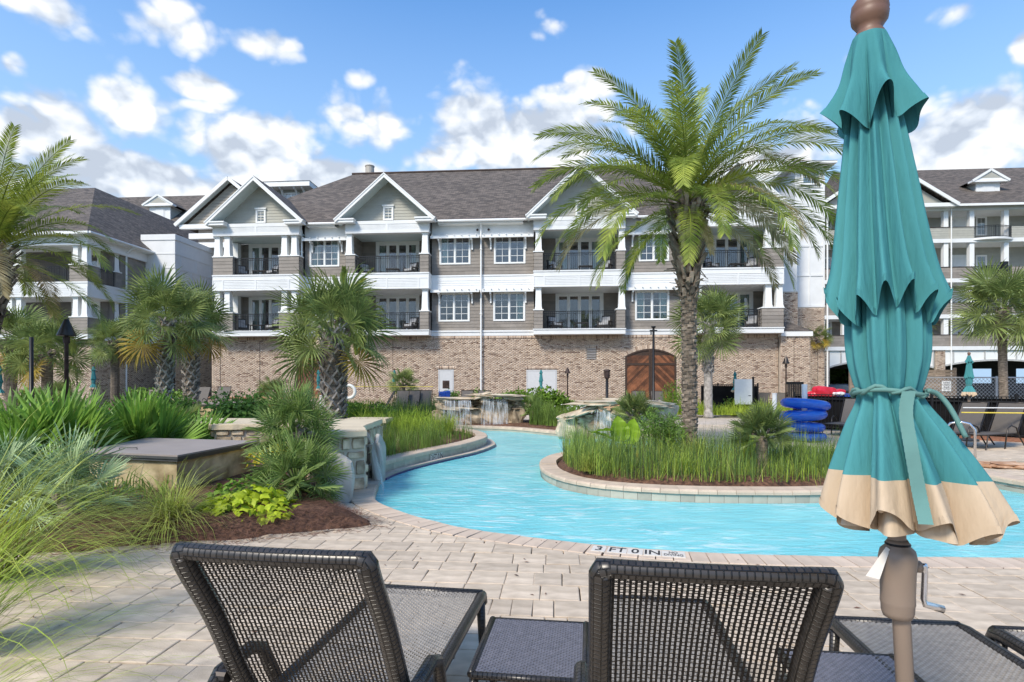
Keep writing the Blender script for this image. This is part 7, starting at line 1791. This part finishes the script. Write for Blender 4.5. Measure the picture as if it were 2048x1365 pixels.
    MB().tube([lean(0)*0+Vector((lean(0).x, lean(0).y, .02)), Vector((0, 0, 1.2)), lean(2.40)+Vector((0, 0, 2.40))], .019, n).build('pole', M_pole, t, smooth=True)
    h = MB(); h.lathe([(.020, 1.045), (.030, 1.048), (.034, 1.06), (.0345, 1.075), (.036, 1.08), (.036, 1.085), (.0355, 1.10), (.037, 1.15), (.040, 1.185), (.036, 1.205), (.026, 1.215), (.025, 1.222), (.020, 1.23)], 20); c = h.build('crank_housing', M_pole, t, smooth=True)
    if detail:
        MB().lathe([(.0255, 1.216), (.027, 1.219), (.0255, 1.222)], 20).build('rubber_ring', M_black, t)
        MB().tube([(.034, 0, 1.165), (.052, 0, 1.165)], .014, 12).build('crank_hub', M_pole, c, smooth=True)
        MB().tube([(.052, 0, 1.165), (.062, 0, 1.168), (.064, 0, 1.15), (.060, -.002, 1.09), (.062, -.004, 1.078), (.10, -.01, 1.068)], [.008, .008, .007, .007, .008, .009], 10).build('crank_handle', M_chrome, c, smooth=True)
        g = MB(); g.quad((-.034, -.01, 1.215), (-.028, -.015, 1.21), (-.062, -.03, 1.145), (-.088, -.02, 1.15)); g.build('paper_tag', M_signw, t)
    MB().lathe([(.24, 0), (.25, .03), (.22, .055), (.04, .075), (.035, .22), (.02, .23)], 20 if detail else 10).build('base', M_lidedge, t, smooth=False)
    return t
big = parasol('large folded teal parasol with tan border standing in the foreground', .91, 1.345, 1.0, 1.0, True, 0.0, group=None, tilt=(-.055, 0.0))
small = parasol('folded teal parasol against the left plank gate', *G(637, 828), .92, .34, False, 0, tilt=(0, 0))
for lb, px, Y, z, top, rz in (('folded teal parasol in front of the brick wall left of the grey door', 789, 29.5, 0, 735, 1), ('folded teal parasol before the white double door', 1082, 28.5, 0, 734, 2), ('folded teal parasol beside the white board and deck chairs', 1470, 28, 0, 738, 3),
                           ('folded teal parasol standing by the black fence on the right', 1938, 15.6, 0, 700, 4), ('folded teal parasol near the brick corner of the left block', 187, 27.5, .0, 727, 5), ('folded teal parasol cut off by the left picture edge', -2, 19, 0, 722, 6)):
    X = (px-1024)/FPX*Y; H = EYE+(HZ-top)*Y/FPX; c = copy_tree(small, None, (X, Y, 0), rz, lb); c.scale = (H/2.58,)*3

# ================================================================== POOLSIDE THINGS
def tubes():
    X, Y = 7.98, 15.55; r = random.Random(2)
    lab = ('lowest blue ring of the stack on the deck', 'second blue ring from the bottom of the stack', 'third blue ring, wider, near the top of the stack', 'topmost blue ring tilted on the stack')
    for k, (lb, z, R_, rr, tx, ty, dx) in enumerate(((lab[0], .13, .40, .125, 0, 0, .03), (lab[1], .40, .36, .15, .05, .03, .0), (lab[2], .70, .44, .17, -.05, .06, -.06), (lab[3], 1.0, .46, .16, .05, -.1, .02))):
        m = MB(); N = 40; Q = 14; base = 0
        for i in range(N):
            a = 2*PI*i/N; pk = 1+.025*math.cos(a*20)
            for j in range(Q):
                b = 2*PI*j/Q; q = R_+rr*math.cos(b)*pk; m.v.append((q*math.cos(a), q*math.sin(a), rr*.82*math.sin(b)))
        for i in range(N):
            for j in range(Q): m.f.append((i*Q+j, ((i+1) % N)*Q+j, ((i+1) % N)*Q+(j+1) % Q, i*Q+(j+1) % Q)); m.t.append(0)
        o = m.build('pool_tube', M_blue, None, (X+dx, Y, z), smooth=True, label='translucent '+lb, cat='swim ring', group='blue inflatable rings stacked on a post'); o.rotation_euler = (tx, ty, k)
        MB().tube([(R_*.9, -.05, rr*.8), (R_*.9, .05, rr*.8)], .012, 6).build('valve', M_pvc, o)
    MB().lathe([(.07, 0), (.07, 1.5), (.075, 1.5), (.075, 1.54), (.0, 1.55)], 14, (0, 0, 0)).build('post', M_pvc, None, (X, Y, 0), label='white post standing through the stack of blue rings', cat='post', group='white posts on the deck')
    for px, Y2, h, lb in ((1549, 19.5, 1.22, 'short white post on the deck left of the blue rings'), (610, 24, 1.0, 'white post left of the left plank gate umbrella'), (643, 24, .85, 'white post right of the left plank gate umbrella')):
        MB().lathe([(.075, 0), (.075, h-.03), (.085, h-.03), (.085, h), (.0, h+.01)], 12).build('post', M_pvc, None, ((px-1024)/FPX*Y2, Y2, .0 if px > 1000 else .2), label=lb, cat='post', group='white posts on the deck')
tubes()
def sling(label, x, y, rz, z=0.0, back=62, group='brown sling loungers on the deck'):
    if 'sl' in SF: return copy_tree(SF['sl'], None, (x, y, z), rz, label)
    t = thing('deck_lounger', label, 'sun lounger', (x, y, z), rz, group); hw = .31; b = math.radians(back); zs = .36
    m = MB(); n = 8
    P_ = [Vector((0, -.02-math.cos(b)*.82*k/n, zs+math.sin(b)*.82*k/n)) for k in range(n+1)]
    for a, c in zip(P_[:-1], P_[1:]): m.obox((a+c)/2, (hw-.03, 0, 0), (c-a)/2, Vector((0, math.sin(b), math.cos(b)))*.004)
    m.build('back_sling', M_sling, t)
    m = MB(); m.box(-hw+.03, .0, zs-.01, hw-.03, 1.25, zs); m.build('seat_sling', M_sling, t)
    fr = MB()
    for s in (-1, 1): fr.tube([(s*hw, 1.28, zs-.005), (s*hw, 0, zs), tuple(P_[-1]+Vector((s*hw, 0, 0)))], .016, 6)
    fr.tube([tuple(P_[-1]+Vector((-hw, 0, 0))), tuple(P_[-1]+Vector((hw, 0, 0)))], .016, 6); fr.tube([(-hw, 1.28, zs-.005), (hw, 1.28, zs-.005)], .016, 6); fr.build('frame', M_bronze, t, smooth=True)
    for s in (-1, 1):
        MB().tube([(s*(hw+.02), -.30, 0.0), (s*(hw+.03), .0, .30), (s*(hw+.04), .12, .50), (s*(hw+.04), .32, .56), (s*(hw+.04), .45, .50), (s*(hw+.03), .50, .3), (s*(hw+.02), .54, 0)], .017, 6).build('arm_leg', M_bronze, t, smooth=True)
        MB().tube([(s*hw, 1.15, zs-.01), (s*hw, 1.24, 0)], .015, 6).build('leg', M_bronze, t)
        MB().tube([(s*(hw-.02), -.20, .70), (s*(hw-.02), -.34, .38)], .009, 5).build('recline_strut', M_bronze, t)
    SF['sl'] = t; return t
def SL(px, py, rz, lb, z=0.0, dx=0): x, y = G(px, py, z); sling(lb, x+dx, y, rz, z)
SL(1482, 830, 2.2, 'brown sling lounger left of the slender sabal, leftmost of three')
SL(1512, 830, 2.2, 'brown sling lounger in front of the white board, middle of three', dx=.2)
SL(1540, 831, 2.2, 'brown sling lounger rightmost of the three by the white board', dx=.35)
SL(1700, 868, 2.25, 'brown sling lounger just right of the blue rings')
SL(1738, 874, 2.25, 'brown sling lounger partly behind the teal parasol folds')
SL(1930, 892, 1.95, 'brown sling lounger left of the pole of the far right parasol')
SL(2005, 894, 1.95, 'brown sling lounger before the black fence at the right picture edge')
for k, (px, lb) in enumerate(((400, 'brown lounger back seen over the second lidded box, left one'), (441, 'brown lounger back seen over the second lidded box, right one'))): sling(lb, (px-1024)/FPX*26.5, 26.5, PI, .3)
for px, Y, rz, lb in ((772, 27, 1.9, 'brown lounger turned sideways at the near end of the back row'), (803, 28, PI, 'brown lounger back behind the green rushes, first of the back row'), (826, 28.3, PI, 'brown lounger back behind the green rushes, middle of the back row'), (850, 28.5, PI, 'brown lounger back behind the green rushes, last of the back row'),
                      (934, 28, PI, 'brown lounger back before the wall right of the grey door'), (968, 27.8, PI, 'brown lounger back under the white downspout'), (1280, 26.5, PI, 'brown lounger back in front of the right plank gate, left one'), (1318, 26.5, PI, 'brown lounger back in front of the right plank gate, right one')):
    sling(lb, (px-1024)/FPX*Y, Y, rz, .1)

def torch(label, px, Y, ztop, cw=.42, ch=.42, pr=.05, z0=0, group='cone shaded torch lamps'):
    x = (px-1024)/FPX*Y; t = thing('torch_lamp', label, 'garden torch', (x, Y, z0), 0, group); h = ztop-z0
    MB().lathe([(pr, 0), (pr*.9, h-ch), (pr*.9, h-ch+.02)], 10).build('pole', M_rust, t, smooth=True); MB().lathe([(pr*1.4, h-ch-.2), (pr*1.5, h-ch-.02)], 10).build('burner', M_rust, t)
    MB().lathe([(cw/2, h-ch), (cw/2*1.0, h-ch+.015), (cw*.13, h-.02), (cw*.10, h), (.0, h+.005)], 24).build('cone_shade', M_bronze if cw > .3 else M_rust, t, smooth=True); return t
torch('large bronze cone shaded torch lamp rising over the green palmettos', 133, 15.5, 3.32, .45, .46, .055)
torch('small cone topped torch lamp by the brick corner of the left block', 154, 29, 2.35, .25, .25, .03)
torch('thin cone topped torch lamp right of the double door', 1135, 25, 2.25, .26, .26, .03)
torch('slim torch lamp with small cone before the brick annex', 1572, 27.5, 2.85, .32, .36, .035)
def pole(label, px, Y, ztop, kind='cross', r=.06):
    x = (px-1024)/FPX*Y; t = thing('lamp_post', label, 'lamp post', (x, Y, 0), 0, 'dark lamp posts')
    MB().lathe([(r*1.3, 0), (r*1.3, .12), (r, .14), (r*.85, ztop)], 10).build('pole', M_black, t, smooth=True)
    if kind == 'cross': m = MB(); m.box(-.16, -.05, ztop-.14, .16, .05, ztop-.08); m.box(-.13, -.04, ztop-.3, -.09, .04, ztop-.141); m.lathe([(.05, ztop), (.1, ztop+.03), (.1, ztop+.08), (.0, ztop+.1)], 10); m.build('cross_arm', M_black, t)
    if kind == 'lantern': m = MB(); m.lathe([(.06, ztop), (.13, ztop+.06), (.13, ztop+.32), (.16, ztop+.34), (.14, ztop+.42), (.0, ztop+.44)], 10); m.build('lantern', M_rust, t)
    if kind == 'arm': m = MB(); m.obox((-.5, 0, ztop-.05), (.48, 0, -.08), (0, .16, 0), (.01, 0, .045)); m.box(-.12, -.1, ztop-.2, .1, .1, ztop+.3); m.build('lamp_head', M_black, t)
    return t
pole('tall slim black lamp post in front of the right plank gate', 1307, 25.5, 4.02, 'cross', .06); pole('low brown bollard lantern left of the right plank gate', 1214, 25.5, 1.75, 'lantern', .07)
pole('black floodlight post with flat head above the right edge sabal', 2009, 26, 6.8, 'arm', .11); pole('black post among the palms at the far left', 63, 17, 2.95, 'none', .06)

# fences on the right
def iron_fence(label, a, b, h=1.22):
    a, b = Vector((*a, 0)), Vector((*b, 0)); L = (b-a).length; d = (b-a)/L; n = Vector((-d.y, d.x, 0)); t = thing('iron_fence', label, 'fence', tuple(a), 0)
    for z in (h-.03, h-.17, .12): MB().obox(d*L/2+Vector((0, 0, z)), d*L/2, n*.018, (0, 0, .014)).build('rail', M_black, t)
    k = 0; s = 0; pm = MB().box(-.009, -.009, .04, .009, .009, h-.045).mesh('picket', M_black)
    while s <= L: 
        if k % 18 == 0: o = MB().box(-.03, -.03, 0, .03, .03, h+.06).build('post', M_black, t, d*s)
        else: link('picket', pm, t, d*s)
        s += .105; k += 1
    MB().quad(n*.05+Vector((0, 0, .05)), d*L+n*.05+Vector((0, 0, .05)), d*L+n*.05+Vector((0, 0, h-.04)), n*.05+Vector((0, 0, h-.04))).__class__
    m = MB(); m.obox(d*L/2+n*.06+Vector((0, 0, h/2-.02)), d*L/2, n*.004, (0, 0, h/2-.06)); m.build('screen_cloth', mat('black_mesh_cloth', (.012, .012, .013), .95, .3, 3, spec=.02), t)
    return t
iron_fence('black iron picket fence with dark screen cloth along the right deck', (9.6, 19.4), (17.4, 12.9)); iron_fence('black iron picket fence before the brick annex', (11.9, 27.6), (9.7, 29.2), 1.5)
def chain():
    a, b = Vector((15.2, 21.5, 0)), Vector((24, 21.0, 0)); L = (b-a).length; d = (b-a)/L; t = thing('chain_link_fence', 'silver chain link fence behind the black fence on the right', 'fence', tuple(a)); h = 1.78
    M_g = mat('galvanised', (.42, .43, .44), .45, .1, metal=.5); m = MB(); s = -h; p = .14
    while s < L:
        for sg in (1, -1):
            s0, s1 = (s, s+h) if sg > 0 else (s+h, s); z0, z1 = 0.02, h-.02
            def cl(sv, zv, so, zo): 
                if sv < 0: return (0, zv+(0-sv)*(zo-zv)/(so-sv)) if so != sv else (0, zv)
                if sv > L: return (L, zv+(L-sv)*(zo-zv)/(so-sv)) if so != sv else (L, zv)
                return (sv, zv)
            A_, B_ = cl(s0, z0, s1, z1), cl(s1, z1, s0, z0)
            if max(A_[0], B_[0]) <= 0 or min(A_[0], B_[0]) >= L: continue
            A3, B3 = d*A_[0]+Vector((0, .003*sg, A_[1])), d*B_[0]+Vector((0, .003*sg, B_[1])); e = (B3-A3).normalized(); m.obox((A3+B3)/2, (B3-A3)/2, (0, .003, 0), e.cross(Vector((0, 1, 0)))*.006)
        s += p
    m.build('wire_mesh', M_g, t, kind='stuff'); MB().tube([(0, 0, h), tuple(d*L+Vector((0, 0, h)))], .025, 6).build('top_rail', M_g, t)
    for k in range(4): q = d*L*k/3; MB().tube([(q.x, q.y, 0), (q.x, q.y, h+.05)], .035, 8).build('post', M_g, t)
chain()
def woodfence():
    a, b = Vector((13.3, 22.5, 0)), Vector((17.3, 22.2, 0)); L = (b-a).length; d = (b-a)/L; n = Vector((-d.y, d.x, 0)); t = thing('wooden_fence', 'weathered horizontal board fence with a small white notice', 'fence', tuple(a)); r = random.Random(4)
    for p in range(3):
        s0, s1 = L*p/3+.05, L*(p+1)/3-.05
        for k in range(17): MB().obox(d*(s0+s1)/2+Vector((0, 0, .14+k*.118))-n*.02*(k % 2), d*(s1-s0)/2, n*.009, (0, 0, .052)).build('board', M_fencewood, t)
        for s in (s0, s1): MB().obox(d*s+Vector((0, 0, 1.08)), d*.04, n*.04, (0, 0, 1.08)).build('post', M_fencewood, t)
    s = MB().obox(d*(L*.90)+Vector((0, 0, 1.45))-n*.06, d*.17, n*.004, (0, 0, .2)).build('notice', M_pvc, t); lines = MB()
    for k in range(5): lines.obox(d*(L*.90)+Vector((0, 0, 1.58-k*.06))-n*.066, d*(.12-.02*(k % 2)), n*.001, (0, 0, .010))
    lines.build('print', M_bronze, s)
woodfence()
m = MB(); m.tube([(11.0, 13.9, .98), (17.5, 13.2, .97)], .014, 6); m.build('white_rope', M_pvc, None, label='white rope line stretched across in front of the right loungers', cat='rope'); m = MB(); m.tube([(11.0, 13.95, .86), (17.5, 13.25, .83)], .016, 6); m.build('yellow_rope', M_yellow, None, label='yellow rope line below the white one on the right', cat='rope', group='yellow ropes')
m = MB(); m.tube([(-8.0, 26, 1.42), (-5.6, 25.6, 1.40), (-3.6, 26, 1.40)], .02, 6); m.build('yellow_rope', M_yellow, None, label='yellow rope line behind the middle sabal palm', cat='rope', group='yellow ropes')
m = MB(); m.tube([(9.35, 12.3, 0), (9.35, 12.3, .6), (9.42, 12.25, .72), (9.55, 12.15, .76), (9.68, 12.05, .72), (9.75, 12.0, .6), (9.75, 12.0, 0)], .024, 10); m.build('handrail', M_chrome, None, (.0, 0, 0), smooth=True, label='chrome pool handrail showing right of the large parasol', cat='handrail')
t = thing('white_board', 'blank white board on a black post behind the deck loungers', 'board', ((1488-1024)/FPX*27, 27, 0)); MB().box(-.45, -.02, .55, .38, .02, 1.75).build('panel', M_pvc, t); MB().box(.40, -.04, 0, .47, .04, 1.85).build('post', M_black, t); MB().box(.2, -.03, .95, .32, -.021, .98).build('handle', M_black, t)
t = thing('slatted_enclosure', 'dark slatted enclosure panel beside the brick annex', 'enclosure', ((1588-1024)/FPX*27, 27, 0)); 
for k in range(9): MB().box(-.32+k*.085, -.02, 0, -.255+k*.085, .0, 1.55-.0).build('slat', M_black, t)
MB().box(-.36, .001, 1.5, .46, .05, 1.62).build('rail', M_black, t)
# life ring, cart, red and blue floats
m = MB(); N, Q = 24, 8
for i in range(N):
    for j in range(Q): a, b = 2*PI*i/N, 2*PI*j/Q; m.v.append(((.27+.07*math.cos(b))*math.cos(a), .06*math.sin(b), (.27+.07*math.cos(b))*math.sin(a)))
for i in range(N):
    for j in range(Q): m.f.append((i*Q+j, ((i+1) % N)*Q+j, ((i+1) % N)*Q+(j+1) % Q, i*Q+(j+1) % Q)); m.t.append(0)
m.build('life_ring', M_pvc, None, ((697-1024)/FPX*24, 24, 1.2), smooth=True, label='white life ring hanging by the middle sabal palm', cat='life ring')
t = thing('towel_cart', 'blue bag cart standing before the grey door', 'cart', ((888-1024)/FPX*28, 28, .2)); rock(t, (0, 0, .75), (.22, .16, .2), M_navy, 5, name='bag'); f = MB()
for s in (-1, 1): f.tube([(s*.26, 0, .12), (s*.26, 0, .9), (s*.2, 0, 1.08)], .015, 6)
f.tube([(-.26, 0, .45), (.26, 0, .45)], .015, 6); f.build('frame', M_chrome, t)
for s in (-1, 1): MB().tube([(s*.28-.02, 0, .12), (s*.28+.02, 0, .12)], .12, 14).build('wheel', M_black, t)
t = thing('red_float', 'heap of red inflatable floats beyond the black fence', 'pool float', (11.9, 22, .0), 0, None); 
for k, (x, z, s) in enumerate(((0, 1.25, .26), (.32, 1.22, .24), (.1, .85, .4), (.75, 1.18, .2), (-.2, 1.1, .2))): rock(t, (x, k*.03, z), (s, .2, s*.72), M_red, 60+k, name='float', rough=.08)
rock(None, (12.75, 21.8, 1.02), (.26, .18, .12), M_navy, 66, name='blue_float', label='blue inflatable float lying beside the red floats', cat='pool float'); rock(None, (12.45, 21.7, 1.16), (.15, .15, .06), M_pvc, 67, name='folded_towel', label='white bundle between the red and the blue float', cat='bundle')
# parked dark car under the building
def car():
    t = thing('parked_car', 'black car parked in the covered car park on the right', 'car', (21.2, 38, 0), .1); P_ = [(-2.2, .35), (-2.25, .75), (-1.9, .95), (-1.2, 1.02), (-.7, 1.42), (.7, 1.48), (1.4, 1.05), (2.1, .9), (2.25, .6), (2.2, .35)]
    m = MB(); n = len(P_)
    for s in (-1, 1):
        m.poly([(x, s*(.88 if z < 1.1 else .68), z) for x, z in (P_ if s < 0 else P_[::-1])])
    for k in range(n): (x0, z0), (x1, z1) = P_[k], P_[(k+1) % n]; w0, w1 = (.88 if z0 < 1.1 else .68), (.88 if z1 < 1.1 else .68); m.quad((x0, -w0, z0), (x0, w0, z0), (x1, w1, z1), (x1, -w1, z1))
    m.build('body', mat('black_car_paint', (.012, .012, .014), .15, .05, coat=.8), t)
    g = MB()
    for s in (-1, 1): g.poly([(-1.05, s*.885, 1.04), (-.62, s*.72, 1.38), (.62, s*.72, 1.42), (1.2, s*.885, 1.06)])
    g.build('side_window', mat('car_glass', (.05, .06, .07), .08), t)
    for x in (-1.4, 1.4):
        for s in (-1, 1): w = MB().tube([(x, s*.74, .33), (x, s*.92, .33)], .33, 18).build('wheel', M_black, t); MB().tube([(x, s*.92, .33), (x, s*.93, .33)], .2, 12).build('rim', M_chrome, w)
    for s in (-1, 1): MB().box(-2.26, s*.55-.15, .62, -2.2, s*.55+.15, .74).build('headlight', M_pvc, t)
car()
# planter wall under the brick facade on the left
t = thing('planter_wall', 'low tan planter wall with terracotta cap below the brick facade', 'wall', (-15.8, 27.6, 0), -.04); MB().box(0, 0, 0, 6.9, .3, .82).build('wall', M_planter, t)
for k in range(14): MB().box(k*.493+.004, -.03, .822, k*.493+.487, .33, .90).build('cap_brick', M_terra, t)
t = thing('fire_box', 'small dark framed box on a pale stone base between the sabal trunks', 'box', (-13.3, 21.4, 0)); MB().box(-.5, 0, 0, .6, .6, 1.0).build('base', M_cap, t); m = MB(); m.box(-.32, -.02, 1.0, -.26, .3, 1.32); m.box(.26, -.02, 1.0, .32, .3, 1.32); m.box(-.2599, -.02, 1.26, .2599, .3, 1.32); m.box(-.2599, .28, 1.0, .2599, .3, 1.259); m.build('frame', M_lid, t); MB().box(-.26, .1, 1.0, .26, .12, 1.258).build('dark_glass', M_black, t)

# ------------------------------------------------------------------ balcony furniture
M_bal = mat('dark_wicker_far', (.025, .022, .02), .6, .2, 20); M_cush = mat('cushion', (.35, .36, .38), .8, .25, 9)
def bchair():
    t = thing('balcony_chair', 'x', 'armchair', (0, 0, 0), 0, 'dark wicker chairs on the balconies'); MB().box(-.3, -.28, .18, .3, .28, .3).build('seat', M_bal, t); MB().box(-.26, -.27, .301, .26, .2, .42).build('cushion', M_cush, t)
    m = MB(); m.obox((0, .30, .56), (.3, 0, 0), (0, .035, -.01), (0, .07, .30)); m.build('backrest', M_bal, t); m = MB(); m.obox((0, .22, .6), (.23, 0, 0), (0, .05, -.01), (0, .05, .18)); m.build('back_cushion', M_cush, t)
    for s in (-1, 1): m = MB(); m.box(s*.33-.04, -.28, .45, s*.33+.04, .3, .51); m.box(s*.33-.03, -.27, 0, s*.33+.03, -.2, .449); m.box(s*.33-.03, .2, 0, s*.33+.03, .27, .449); m.build('arm', M_bal, t)
    return t
def btable():
    t = thing('balcony_table', 'x', 'small table', (0, 0, 0), 0, 'low dark tables on the balconies'); MB().box(-.38, -.24, .40, .38, .24, .44).build('table_top', M_bal, t)
    for sx in (-1, 1):
        for sy in (-1, 1): MB().box(sx*.33-.02, sy*.2-.02, 0, sx*.33+.02, sy*.2+.02, .399).build('leg', M_bal, t)
    return t
bc, bt = bchair(), btable(); used_c = used_t = False
names = ('first bay from the left', 'second bay from the left', 'third bay from the left', 'fourth bay from the left')
for bi, (pa, pb) in enumerate(((468, 555), (712, 838), (1090, 1230), (1408, 1522))):
    for li, (zf, fn) in enumerate(((S2T, 'lower'), (S3T, 'upper'))):
        for ci, (f, rz) in enumerate(((.14, .6), (.86, -.5))):
            u = lerp(A.U(pa, 1.1), A.U(pb, 1.1), f); x, y = A.W(u, 1.25); lb = 'dark wicker chair at the %s of the %s balcony, %s' % (('left', 'right')[ci], fn, names[bi])
            if not used_c: o = bc; o.location = (x, y, zf); o.rotation_euler = (0, 0, rz); o['label'] = lb; used_c = True
            else: copy_tree(bc, None, (x, y, zf), rz, lb)
        u = lerp(A.U(pa, 1.1), A.U(pb, 1.1), .52+.06*li); x, y = A.W(u, 1.2); lb = 'low dark table between chairs on the %s balcony, %s' % (fn, names[bi])
        if not used_t: o = bt; o.location = (x, y, zf); o['label'] = lb; used_t = True
        else: copy_tree(bt, None, (x, y, zf), 0, lb)
print('objects', len(COL.objects), 'tris', sum(sum(len(p.vertices)-2 for p in m.polygons) for m in bpy.data.meshes))
